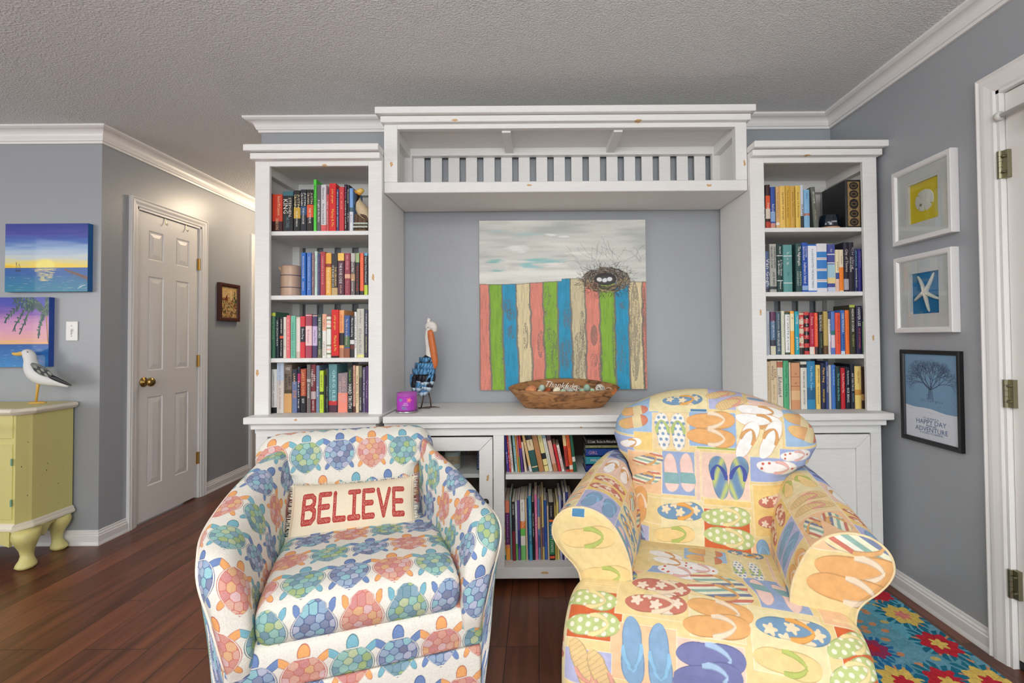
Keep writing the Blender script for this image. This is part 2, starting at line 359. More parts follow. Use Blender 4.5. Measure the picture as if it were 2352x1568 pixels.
# ------------------------------------------------------------------ built-in bookcases and console
YF = 2.37
def cornice(t, x0, x1, z, yf, ov=(.026, .020), right=True, left=True, zz=(.030, .034)):
    a0, a1 = (.004 if not left else .005), 0
    part('cornice', MB().box(x0 - (0 if not left else .006), x1 + (.006 if right else 0), yf - .035, 2.76, z, z + zz[0]).box(x0 - (.026 if left else 0), x1 + (.022 if right else 0), yf - .058, 2.76, z + zz[0] + .003, z + zz[0] + zz[1]).box(x0 + .02, x1 - .02, yf, 2.76, z + zz[0] - .001, z + zz[0] + .004), M_ww, t, bevel=.0025)
def slats(t, x0, x1, z0, z1, y, first, per=.0995, w=.063):
    x = first
    while x < x1 - .004:
        part('back_slat', MB().box(max(x, x0), min(x + w, x1), y, y + .012, z0, z1), M_ww, t, bevel=.001); x += per
def tower(label, x0, x1, so, right):
    """x0..x1 outer; so = opening x range"""
    t = thing('bookcase', label, 'bookcase', ((x0 + x1) / 2, 2.56, .822))
    zb, zt = .822, 2.062
    part('side_panel', MB().box(x0, x0 + .018, YF + .02, 2.762, zb, zt), M_ww, t)
    part('side_panel', MB().box(x1 - .018, x1, YF + .02, 2.762, zb, zt), M_ww, t)
    f = MB().box(x0, so[0], YF, YF + .02, zb, zt).box(so[1], x1, YF, YF + .02, zb, zt).box(so[0], so[1], YF, YF + .02, 2.034, zt)
    part('face_frame', f, M_ww, t, bevel=.002)
    part('top_panel', MB().box(x0 + .018, x1 - .018, YF + .02, 2.762, 2.05, zt), M_ww, t)
    c = MB().box(x0 + .018, x0 + .052, YF + .03, 2.74, 2.005, 2.05).box(x1 - .052, x1 - .018, YF + .03, 2.74, 2.005, 2.05)
    c.box(x0 + .052, x1 - .052, 2.70, 2.74, 1.985, 2.05).box(x0 + .018, x0 + .058, 2.70, 2.74, zb, 2.005).box(x1 - .058, x1 - .018, 2.70, 2.74, zb, 2.005)
    part('inner_frame', c, M_ww, t, bevel=.001)
    for z in (1.72, 1.403, 1.095):
        part('shelf', MB().box(x0 + .019, x1 - .019, YF + .022, 2.735, z - .021, z), M_ww, t, bevel=.0015)
    slats(t, x0 + .058, x1 - .058, zb, 1.99, 2.742, x0 + .072 - (.045 if right else 0))
    cornice(t, x0, x1, zt - .004, YF, right=right, left=not right)
    return t
towL = tower('tall white distressed bookcase standing left of the wall opening', -1.373, -.752, (-1.302, -.819), False)
towR = tower('tall white distressed bookcase standing right of the wall opening, beside the right wall', 1.048, 1.668, (1.117, 1.600), True)
# bridge shelf between the bookcases
bx0, bx1, by = -.750, 1.046, 2.395
br = thing('bridge_shelf', 'white slatted bridge shelf spanning between the two tall bookcases above the painting', 'shelf', (.15, 2.56, 1.907))
part('bottom_board', MB().box(bx0, bx1, by, 2.762, 1.907, 1.960), M_ww, br, bevel=.003)
part('post', MB().box(bx0, bx0 + .066, by, by + .045, 1.960, 2.247), M_ww, br, bevel=.002)
part('post', MB().box(bx1 - .056, bx1, by, by + .045, 1.960, 2.247), M_ww, br, bevel=.002)
part('top_rail', MB().box(bx0 + .066, bx1 - .056, by, by + .03, 2.224, 2.247), M_ww, br, bevel=.0015)
part('side_panel', MB().box(bx0, bx0 + .018, by + .045, 2.762, 1.960, 2.25), M_ww, br)
part('side_panel', MB().box(bx1 - .018, bx1, by + .045, 2.762, 1.960, 2.25), M_ww, br)
part('top_panel', MB().box(bx0, bx1, by + .002, 2.762, 2.247, 2.262), M_ww, br)
part('inner_frame', MB().box(bx0 + .018, bx0 + .052, by + .045, 2.70, 2.195, 2.247).box(bx1 - .052, bx1 - .018, by + .045, 2.70, 2.195, 2.247)
     .box(bx0 + .018, bx1 - .018, 2.70, 2.735, 2.205, 2.247).box(bx0 + .018, bx0 + .06, 2.70, 2.735, 1.96, 2.205).box(bx1 - .06, bx1 - .018, 2.70, 2.735, 1.96, 2.205), M_ww, br, bevel=.001)
for px in (1166, 1411):
    x = onY(px, 320, 2.55).x
    part('cross_beam', MB().box(x - .022, x + .022, by + .03, 2.70, 2.215, 2.247), M_ww, br, bevel=.001)
slats(br, bx0 + .05, bx1 - .05, 1.96, 2.23, 2.737, -.692, .0993)
cornice(br, bx0 - .003, bx1 + .004, 2.246, 2.40, zz=(.031, .036), left=True)
def rod_door(t, x0, x1, z0, z1, y, w, glass, knob=None, hinge=None):
    """mitred frame door with glass or a recessed panel"""
    d = part('door', MB(), M_ww, t)
    mb = MB(); o = [(x0, z0), (x1, z0), (x1, z1), (x0, z1)]; i = [(x0 + w, z0 + w), (x1 - w, z0 + w), (x1 - w, z1 - w), (x0 + w, z1 - w)]
    for k in range(4):
        q = [o[k], o[(k + 1) % 4], i[(k + 1) % 4], i[k]]
        cx = sum(p[0] for p in q) / 4; cz = sum(p[1] for p in q) / 4
        q = [(p[0] + (cx - p[0]) * .004, p[1] + (cz - p[1]) * .004) for p in q]
        mb.prism([(p[0], p[1]) for p in q], .02, Matrix(((1, 0, 0, 0), (0, 0, 1, y), (0, 1, 0, 0), (0, 0, 0, 1))))
    bpy.data.objects.remove(d)
    d = part('door', mb, M_ww, t, bevel=.0018)
    if glass: part('glass_pane', MB().box(x0 + w - .004, x1 - w + .004, y + .010, y + .013, z0 + w - .004, z1 - w + .004), M_glass, d)
    else: part('inset_panel', MB().box(x0 + w - .004, x1 - w + .004, y + .011, y + .018, z0 + w - .004, z1 - w + .004), M_ww, d)
    if knob: part('knob', MB().lathe([(.001, -.026), (.012, -.025), (.016, -.018), (.014, -.010), (.007, -.006), (.007, 0), (.001, 0)], 18, (knob[0], y, knob[1]), 'y'), M_black, d, smooth=True, label='round black knob')
    if hinge: part('hinge', MB().box(hinge[0] - .003, hinge[0] + .003, y - .002, y + .01, hinge[1] - .03, hinge[1] + .03), M_trim, d)
    return d
def glassmat():
    m = bpy.data.materials.new('clear_glass'); m.use_nodes = True; N, L = nodes(m)
    gl = N.new('ShaderNodeBsdfGlossy'); gl.inputs['Roughness'].default_value = .02; tr = N.new('ShaderNodeBsdfTransparent'); tr.inputs[0].default_value = (.93, .95, .95, 1)
    lw = N.new('ShaderNodeLayerWeight'); lw.inputs[0].default_value = .5; pw = N.new('ShaderNodeMath'); pw.operation = 'POWER'; L.new(lw.outputs['Facing'], pw.inputs[0]); pw.inputs[1].default_value = 5
    fr = N.new('ShaderNodeMath'); fr.operation = 'MULTIPLY_ADD'; L.new(pw.outputs[0], fr.inputs[0]); fr.inputs[1].default_value = .9; fr.inputs[2].default_value = .045; mx = N.new('ShaderNodeMixShader')
    L.new(fr.outputs[0], mx.inputs[0]); L.new(tr.outputs[0], mx.inputs[1]); L.new(gl.outputs[0], mx.inputs[2]); L.new(mx.outputs[0], N['Material Output'].inputs[0]); return m
M_glass = glassmat()
BF = 2.335
def basecab(name, label, x0, x1, cx0, cx1, bays, left_mold=True, right_mold=True):
    t = thing(name, label, 'cabinet', ((x0 + x1) / 2, 2.55, 0))
    part('countertop', MB().box(cx0, cx1, 2.288, 2.764, .790, .822), M_ww, t, bevel=.003)
    part('edge_molding', MB().box(cx0 + (.022 if left_mold else 0), cx1 - (.022 if right_mold else 0), 2.31, 2.76, .762, .790), M_ww, t, bevel=.002)
    part('carcass', MB().box(x0, x0 + .02, BF + .02, 2.762, .045, .762).box(x1 - .02, x1, BF + .02, 2.762, .045, .762).box(x0 + .02, x1 - .02, BF + .02, 2.762, .075, .097), M_ww, t)
    part('back_panel', MB().box(x0 + .02, x1 - .02, 2.750, 2.762, .097, .762), mat('shade_dark_back_board', rgb(84, 72, 64), .8, noise=.2), t)  # dark brown colour stands in for the shade inside the bays
    f = MB().box(x0, x1, BF, BF + .02, .722, .762).box(x0, x1, BF, BF + .02, .045, .097)
    xs = [x0] + [b for b in bays for b in b[:2]] + [x1]
    for k in range(0, len(xs), 2): f.box(xs[k], xs[k + 1], BF, BF + .02, .097, .722)
    part('face_frame', f, M_ww, t, bevel=.002)
    for k in range(2, len(xs) - 2, 2):
        xm = (xs[k] + xs[k + 1]) / 2
        part('divider', MB().box(xm - .012, xm + .012, BF + .02, 2.75, .097, .762), M_ww, t)
    for fx in (x0 + .05, x1 - .11):
        part('foot', MB().box(fx, fx + .06, BF + .10, BF + .16, 0, .046), M_ww, t); part('foot', MB().box(fx, fx + .06, 2.66, 2.72, 0, .046), M_ww, t)
    return t
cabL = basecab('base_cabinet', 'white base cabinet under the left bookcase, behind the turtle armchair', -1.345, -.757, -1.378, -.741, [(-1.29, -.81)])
rod_door(cabL, -1.295, -.805, .105, .714, BF - .002, .067, False, (-.83, .42))
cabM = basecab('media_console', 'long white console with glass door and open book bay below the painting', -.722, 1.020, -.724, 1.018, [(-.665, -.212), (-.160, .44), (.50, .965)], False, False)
rod_door(cabM, -.662, -.215, .105, .714, BF - .003, .064, True, (-.247, .414))
rod_door(cabM, .503, .962, .105, .714, BF - .003, .064, True, (.535, .414))
part('shelf', MB().box(-.156, .436, BF + .035, 2.748, .503, .527), M_ww, cabM, bevel=.0015)
part('shelf', MB().box(-.70, -.20, BF + .035, 2.748, .512, .532), M_ww, cabM, bevel=.0015)
part('shelf', MB().box(.475, .995, BF + .035, 2.748, .512, .532), M_ww, cabM, bevel=.0015)
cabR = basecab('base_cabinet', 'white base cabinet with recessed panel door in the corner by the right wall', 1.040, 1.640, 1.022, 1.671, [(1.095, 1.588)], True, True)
rod_door(cabR, 1.098, 1.585, .105, .716, BF - .002, .067, False, None, (1.59, .69))
# ------------------------------------------------------------------ printed cloth on shaped surfaces
def lin(c):
    c = np.asarray(c, float) / 255; return np.where(c <= .04045, c / 12.92, ((c + .055) / 1.055) ** 2.4)
def clothmat(name, rough=.85, n=.10, ns=160, bump=.15, bs=900, sheen=.0, coat=0):
    m = bpy.data.materials.new(name); m.use_nodes = True; N, L = nodes(m); b = N['Principled BSDF']
    a = N.new('ShaderNodeAttribute'); a.attribute_name = 'print'
    g = N.new('ShaderNodeTexCoord'); t = N.new('ShaderNodeTexNoise'); t.inputs['Scale'].default_value = ns; t.inputs['Detail'].default_value = 3; L.new(g.outputs['Object'], t.inputs['Vector'])
    mr = N.new('ShaderNodeMapRange'); L.new(t.outputs[0], mr.inputs[0]); mr.inputs[1].default_value = .3; mr.inputs[2].default_value = .7; mr.inputs[3].default_value = 1 - n; mr.inputs[4].default_value = 1 + n * .6
    h = N.new('ShaderNodeHueSaturation'); L.new(a.outputs['Color'], h.inputs['Color']); L.new(mr.outputs[0], h.inputs['Value']); L.new(h.outputs[0], b.inputs['Base Color'])
    b.inputs['Roughness'].default_value = rough; b.inputs['Specular IOR Level'].default_value = .25; b.inputs['Coat Weight'].default_value = coat
    w = N.new('ShaderNodeTexNoise'); w.inputs['Scale'].default_value = bs; L.new(g.outputs['Object'], w.inputs['Vector'])
    bp = N.new('ShaderNodeBump'); bp.inputs['Strength'].default_value = bump; bp.inputs['Distance'].default_value = .001; L.new(w.outputs[0], bp.inputs['Height']); L.new(bp.outputs[0], b.inputs['Normal'])
    MATS[name] = m; return m
def cr(P, n):
    """Catmull-Rom resample of an (k,3) array to n points (uniform in arc length)"""
    P = np.asarray(P, float); Q = np.vstack([2 * P[0] - P[1], P, 2 * P[-1] - P[-2]]); out = []
    for i in range(1, len(Q) - 2):
        t = np.linspace(0, 1, 24, endpoint=False)[:, None]
        a, b, c, d = Q[i - 1], Q[i], Q[i + 1], Q[i + 2]
        out.append(.5 * ((2 * b) + (-a + c) * t + (2 * a - 5 * b + 4 * c - d) * t ** 2 + (-a + 3 * b - 3 * c + d) * t ** 3))
    out = np.vstack(out + [P[-1:]]); s = np.r_[0, np.cumsum(np.linalg.norm(np.diff(out, axis=0), axis=1))]
    q = np.linspace(0, s[-1], n); return np.stack([np.interp(q, s, out[:, k]) for k in range(out.shape[1])], 1), q
def patch(ctrl, nu, nv):
    """control grid rows(v) x cols(u) -> dense grid (nv,nu,3)"""
    A = np.array([cr(r, nu)[0] for r in ctrl]); B = np.stack([cr(A[:, j], nv)[0] for j in range(nu)], 1)
    return B
def gmesh(name, G, col, m, parent, wrap=False, flip=False, smooth=True, cap=False, label=None):
    nv, nu = G.shape[:2]; me = bpy.data.meshes.new(name)
    V = G.reshape(-1, 3); idx = np.arange(nv * nu).reshape(nv, nu)
    a = idx[:-1, :-1]; b = idx[:-1, 1:]; c = idx[1:, 1:]; d = idx[1:, :-1]
    q = np.stack([a, b, c, d], -1).reshape(-1, 4)
    if wrap: q = np.vstack([q, np.stack([idx[:-1, -1], idx[:-1, 0], idx[1:, 0], idx[1:, -1]], -1)])
    if flip: q = q[:, ::-1]
    n = len(q); caps = []
    if cap: caps = [list(idx[0][::(1 if flip else -1)]), list(idx[-1][::(-1 if flip else 1)])]
    nl = n * 4 + sum(len(c_) for c_ in caps)
    me.vertices.add(len(V)); me.vertices.foreach_set('co', V.astype(np.float32).ravel())
    me.loops.add(nl); me.loops.foreach_set('vertex_index', np.r_[q.ravel(), *[np.array(c_) for c_ in caps]].astype(np.int32) if caps else q.ravel().astype(np.int32))
    me.polygons.add(n + len(caps)); st = list(np.arange(n) * 4); tt = [4] * n; s = n * 4
    for c_ in caps: st.append(s); tt.append(len(c_)); s += len(c_)
    me.polygons.foreach_set('loop_start', np.array(st, np.int32)); me.polygons.foreach_set('loop_total', np.array(tt, np.int32))
    me.update(calc_edges=True); me.materials.append(m)
    if smooth: me.polygons.foreach_set('use_smooth', np.r_[np.ones(n, bool), np.zeros(len(caps), bool)])
    if col is not None:
        at = me.color_attributes.new('print', 'FLOAT_COLOR', 'POINT'); at.data.foreach_set('color', np.c_[col.reshape(-1, 3) * (.84 if m.name.startswith('flip') else (.90 if m.name.startswith(('turtle', 'pillow')) else 1)), np.ones(len(V))].astype(np.float32).ravel())
    me.validate()
    o = bpy.data.objects.new(name, me); C.objects.link(o); o.parent = parent
    if parent is not None: WM[o] = WM[parent].copy()
    if label: o['label'] = label
    return o
def arcuv(G):
    """mean arc-length coordinates of a grid"""
    du = np.linalg.norm(np.diff(G, axis=1), axis=2); dv = np.linalg.norm(np.diff(G, axis=0), axis=2)
    u = np.c_[np.zeros(len(G)), np.cumsum(du, 1)]; v = np.vstack([np.zeros(G.shape[1]), np.cumsum(dv, 0)]); return u, v
_rs = np.random.RandomState(5)
SEED = []
for _j in range(-4, 4):
    for _i in range(-3, 4):
        SEED.append(((_i + (_j % 2) * .5) * .0245 + _rs.uniform(-.0035, .0035), _j * .0215 - .004 + _rs.uniform(-.0035, .0035)))
SEED = np.array(SEED); SIDX = _rs.randint(0, 6, len(SEED))
TPAL = [lin([(238, 150, 118), (246, 176, 92), (226, 112, 108), (240, 188, 190), (242, 168, 138), (232, 128, 104)]),
        lin([(126, 200, 196), (158, 192, 84), (98, 162, 192), (196, 214, 148), (58, 138, 166), (136, 208, 190)]),
        lin([(92, 120, 176), (122, 204, 216), (148, 182, 216), (186, 192, 224), (66, 86, 146), (118, 164, 206)])]
TPAL = [p * .74 + .26 * np.array([.92, .90, .86]) for p in TPAL]
TLIMB = lin([(244, 176, 112), (132, 188, 204), (120, 146, 194)]); TLINE = lin([(196, 110, 96), (84, 128, 134), (72, 92, 140)])
CREAM = lin((241, 236, 224))
def aa(fn, u, v, d=.0016):
    return sum(fn(u + a * d, v + b * d) for a, b in ((-.25, -.25), (.25, -.25), (-.25, .25), (.25, .25))) / 4
def turtles(*a, **k):
    return aa(lambda p, q: turtles_(p, q, *a[2:], **k), a[0], a[1])
def turtles_(u, v, ou=0, ov=0, pu=.122, pv=.168, flip=False, sc=1., shift=0):
    sh = u.shape; u = u.ravel() / sc; v = v.ravel() / sc * (-1 if flip else 1)
    row = np.floor((v - ov) / pv); y = ((v - ov) / pv - row - .5) * pv; uo = (u - ou) + (row % 2) * pu / 2
    c = np.floor(uo / pu); x = (uo / pu - c - .5) * pu; ty = ((c - row + shift) % 3).astype(int)
    out = np.tile(CREAM, (len(u), 1))
    def ell(cx, cy, rx, ry, a):
        dx = x - cx; dy = y - cy; X = dx * cos(a) + dy * sin(a); Y = -dx * sin(a) + dy * cos(a); return np.sqrt((X / rx) ** 2 + (Y / ry) ** 2)
    y = y + .006
    for (cx, cy, rx, ry, a) in ((-.050, .047, .027, .0105, -.62), (.050, .047, .027, .0105, .62), (-.043, -.046, .008, .017, -.5), (.043, -.046, .008, .017, .5), (0, .064, .0165, .024, 0)):
        d = ell(cx, cy, rx, ry, a); m = d < 1; out[m] = TLIMB[ty[m]]; m = (d < 1) & (d > .87); out[m] = TLINE[ty[m]]
    yy = np.where(y > 0, y / .055, -y / .073); wd_ = np.where(y > 0, np.sqrt(np.clip(1 - yy ** 2, 0, 1)), np.clip(1 - yy ** 1.9, 0, 1))
    d = np.where(yy < 1, np.abs(x) / np.maximum(.0590 * wd_, 1e-4), 9); d = np.maximum(d, yy)
    m = d < 1; out[m] = CREAM; m2 = (d < 1) & (d > .965); out[m2] = TLINE[ty[m2]]
    m = d < .915; X = np.stack([x[m], y[m]], 1)
    if len(X):
        D = np.sqrt(((X[:, None, :] - SEED[None]) ** 2).sum(-1)); k = np.argmin(D, 1); D.sort(1)
        col = np.array([TPAL[t][s] for t, s in zip(ty[m], (SIDX[k] + (c[m].astype(int) % 5)) % 6)])
        r = D[:, 0]; w = .86 + .14 * np.sin(r * 1500 + k * 2.1) * (np.sin(k * 7.3) > 0); col = col * w[:, None]
        e = (D[:, 1] - D[:, 0] < .0018) | (d[m] > .885); col[e] = TLINE[ty[m][e]] * 1.15; out[m] = col
    return out.reshape(sh + (3,))
M_cloth1 = clothmat('turtle_print_cloth', .88, .10, 260)
M_cloth2 = clothmat('flip_flop_print_cloth', .8, .07, 60)
M_welt = mat('cream_welt', rgb(240, 232, 216), .8)
M_under = mat('dark_underside', rgb(40, 32, 28), .9)
def local_uv(T, px, py, prof):
    """where the sight line through a photo point meets a profile (y,z) swept along local x: returns x, arc length"""
    inv = WM[T].inverted(); o = inv @ Vector((0, 0, H)); e = inv @ (Vector((0, 0, H)) + ray(px, py)); d = e - o; s = 0; best = None
    for (y0, z0), (y1, z1) in zip(prof[:-1], prof[1:]):
        a = np.array([[d.y, -(y1 - y0)], [d.z, -(z1 - z0)]]); L_ = math.hypot(y1 - y0, z1 - z0)
        if abs(np.linalg.det(a)) > 1e-9:
            t, k = np.linalg.solve(a, [y0 - o.y, z0 - o.z])
            if -.0001 <= k <= 1.0001 and t > 0 and (best is None or t < best[0]): best = (t, o.x + d.x * t, s + k * L_)
        s += L_
    return (best[1], best[2]) if best else None
# ---- swivel armchair with the turtle print
TH = radians(20)
arm = thing('armchair', 'cream armchair printed with coral, teal and blue sea turtles, holding a lettered pillow', 'armchair', (-.49, 1.385, 0), TH)
def rbox_sweep(prof, x0, x1, nx, rnd=.035, pinch=.35, dome=0):
    """closed-ended sweep of a profile [(y,z)...] along x; ends shrink towards the profile centre"""
    P = np.array(prof); c = P.mean(0); T_ = np.gradient(P, axis=0); T_ /= np.maximum(np.linalg.norm(T_, axis=1, keepdims=True), 1e-9); NI = np.c_[-T_[:, 1], T_[:, 0]]
    if (NI * (c - P)).sum() < 0: NI = -NI
    xs = []; ks = []
    nr = 9 if rnd < .02 else 34
    for i in range(nr): t = i / (nr - 1) * pi / 2; xs.append(x0 + rnd * (1 - sin(t))); ks.append(1 - (1 - cos(pi / 2 - t)) * 1)
    xs = [x0 + rnd * (1 - cos(t)) for t in np.linspace(0, pi / 2, nr)] + list(np.linspace(x0 + rnd, x1 - rnd, nx)[1:-1]) + [x1 - rnd * (1 - cos(t)) for t in np.linspace(pi / 2, 0, nr)]
    G = []
    for x in xs:
        e = min(x - x0, x1 - x); k = 1
        if e < rnd: k = math.sqrt(max(0, 1 - (1 - e / rnd) ** 2))
        f = (x - x0) / (x1 - x0) * 2 - 1
        q = P + NI * rnd * (1 - k)
        q[:, 1] += dome * (1 - f * f) * (q[:, 1] > c[1])
        G.append(np.c_[np.full(len(q), x), q])
    return np.array(G).transpose(1, 0, 2)       # (nprof, nx, 3)
def make_turtle_chair():
    P = [(.62, .47), (.45, .478), (.25, .492), (.10, .497), (.03, .490), (-.005, .468), (-.018, .435), (-.010, .395), (.012, .372), (.06, .366), (.14, .366)]
    prof = cr([(a, b) for a, b in P], 640)[0]
    G = rbox_sweep(prof, -.274, .274, 330, .04, dome=.012)
    v = np.r_[0, np.cumsum(np.linalg.norm(np.diff(prof, axis=0), axis=1))]; 
    U, _ = arcuv(G); U = np.repeat((U - U[:, U.shape[1] // 2][:, None])[150][None], len(G), 0); Vv = np.repeat(v[:, None], G.shape[1], 1)
    c = np.where((Vv < .628)[..., None], turtles(U, .628 - Vv, .02, .0), turtles(U, Vv - .628, .055, -.012, shift=1))
    gmesh('seat_cushion', G, c, M_cloth1, arm, cap=True, flip=True)
    for nm, P, x, o in (('front_rail', [(.10, .375), (.03, .385), (-.004, .370), (-.014, .33), (-.008, .285), (.006, .258), (.08, .252)], .338, .03),
                        ('skirt_panel', [(.10, .262), (.02, .258), (-.002, .240), (-.006, .15), (.0, .06), (.012, .035), (.09, .030)], .335, .09)):
        prof = cr(P, 200)[0]; G = rbox_sweep(prof, -x, x, 430, .012)
        v = np.r_[0, np.cumsum(np.linalg.norm(np.diff(prof, axis=0), axis=1))]
        gmesh(nm, G, turtles(G[:, :, 0], np.repeat(-v[:, None], G.shape[1], 1), o, .06 if nm == 'front_rail' else .03), M_cloth1, arm, cap=True, flip=True)
    rows = [  # welt, crest, crest, inner top, inner bottom
        [(-.33, .70, .72), (-.30, .68, .755), (-.25, .66, .75), (-.235, .64, .60), (-.235, .62, .42)],
        [(-.385, .58, .69), (-.35, .57, .728), (-.29, .55, .72), (-.262, .54, .59), (-.25, .53, .42)],
        [(-.432, .42, .652), (-.40, .41, .690), (-.33, .40, .68), (-.288, .40, .57), (-.266, .40, .42)],
        [(-.446, .22, .622), (-.418, .21, .652), (-.345, .20, .642), (-.297, .20, .55), (-.272, .20, .42)],
        [(-.422, .06, .606), (-.392, .035, .628), (-.335, .02, .610), (-.292, .03, .53), (-.275, .06, .42)],
        [(-.398, .005, .560), (-.370, -.030, .565), (-.325, -.036, .550), (-.283, -.02, .50), (-.273, .03, .42)],
        [(-.372, .0, .470), (-.348, -.038, .465), (-.312, -.042, .455), (-.278, -.025, .44), (-.272, .03, .41)],
        [(-.350, .0, .380), (-.330, -.036, .375), (-.305, -.040, .37), (-.276, -.025, .37), (-.270, .03, .37)],
        [(-.340, .01, .330), (-.325, -.020, .318), (-.303, -.022, .318), (-.278, -.012, .322), (-.270, .03, .34)]]
    for s in (1, -1):
        # the back of the chair sits slightly off the seat axis, so the two arms flare differently
        yk = [.0, .06, .22, .42, .58, .70]; xb = [.272, .272, .270, .266, .262, .255] if s > 0 else [.272, .272, .268, .252, .232, .222]; xo = [0, .415, .444, .436, .400, .360] if s > 0 else [0, .404, .390, .350, .300, .275]
        R = []
        for r in rows:
            a_, b_ = -r[4][0], -r[0][0]; y_ = r[0][1]
            if y_ > .05: r = [(-(np.interp(y_, yk, xb) + (-p[0] - a_) / (b_ - a_) * (np.interp(y_, yk, xo) - np.interp(y_, yk, xb))), p[1], p[2]) for p in r]
            R.append([(p[0] * s, p[1], p[2]) for p in r])
        G = patch(R, 300, 640); u, v = arcuv(G)
        u = u - u[:, 110:111]; v = np.repeat(v[:, 110:111], G.shape[1], 1)
        c = turtles(u, -v, .03 if s > 0 else .065, .05 if s > 0 else .085, shift=1 if s > 0 else 0)
        a = gmesh('arm', G, c, M_cloth1, arm, flip=(s < 0))
        O = np.array([r[0] for r in R]); W, _ = cr(O, 60)
        part('welt', MB().tube([tuple(p) for p in W], .0042, 8), M_welt, a, local=True, smooth=True, label='cream welt piping')
        # outer side down to the floor
        rr = []
        for p in cr(np.array([r[0] for r in R][:6]), 30)[0]:
            rr.append([tuple(p), (p[0] * .93, p[1] + (.02 if p[1] < .1 else 0), p[2] * .55), (s * -.338, p[1] + .01, .02)])
        for p in ((-.372 * s, .0, .470), (-.350 * s, 0, .38), (-.340 * s, .01, .33)):
            rr.append([p, (p[0] * .985, p[1] + .01, p[2] * .6), (s * -.334, p[1] + .01, .02)])
        G = patch(rr, 160, 300); u, v = arcuv(G)
        gmesh('outer_side', G, turtles(v, -u, .0, .02), M_cloth1, arm, flip=(s > 0))
        Wb, _ = cr(np.array([rr[-1][0], rr[-1][1], rr[-1][2]]), 20)
        part('welt', MB().tube([tuple(p) for p in Wb], .0042, 8), M_welt, arm, local=True, smooth=True, label='cream welt piping')
    # back: one upholstered piece whose top curls over into a wider head roll
    P = [(.575, .40), (.598, .50), (.618, .60), (.630, .67), (.634, .73), (.652, .785), (.700, .815), (.752, .800), (.782, .755), (.782, .70), (.765, .66)]
    prof = cr(P, 420)[0]; v = np.r_[0, np.cumsum(np.linalg.norm(np.diff(prof, axis=0), axis=1))]; cy_, cz_ = .712, .742; nx = 480
    x1, v1 = local_uv(arm, 702, 1045, [tuple(p) for p in prof[::10]])
    G = []; tt = np.linspace(-1, 1, nx); tt = np.sign(tt) * (1 - (1 - np.abs(tt)) ** 1.25)
    for (y, z) in prof:
        k = 1 / (1 + np.exp(-(z - .672) / .008)) if y < .70 else 1
        hw = .262 + (.343 - .262) * k; xc = -.030 - .022 * k
        e = np.clip((np.abs(tt) - (1 - .085 / hw)) / (.085 / hw), 0, 1); sh_ = 1 - np.sqrt(np.clip(1 - e ** 2, 0, 1))
        yy = y + (cy_ - y) * sh_ * k + .05 * (1 - k) * e ** 2; zz = z + (cz_ - .02 - z) * sh_ * k - .010 * (np.abs(tt) ** 3) * k
        G.append(np.stack([xc + tt * hw, yy, zz], 1))
    G = np.array(G)
    gmesh('back_cushion', G, turtles(G[:, :, 0], np.repeat(v[:, None], nx, 1), x1 - .060, v1 - .080, shift=1), M_cloth1, arm, flip=True)
    B = MB().box(-.33, .33, .10, .74, .03, .36).box(-.29, .24, .70, .78, .30, .70)
    part('frame_body', B, M_cloth1b, arm, local=True, bevel=.03, seg=4)
    part('swivel_base', MB().lathe([(.001, 0), (.24, 0), (.25, .012), (.24, .03), (.001, .032)], 40, (0, .38, 0)), M_under, arm, local=True, smooth=True)
M_cloth1b = mat('plain_cream_cloth', tuple(CREAM), .9)
make_turtle_chair()
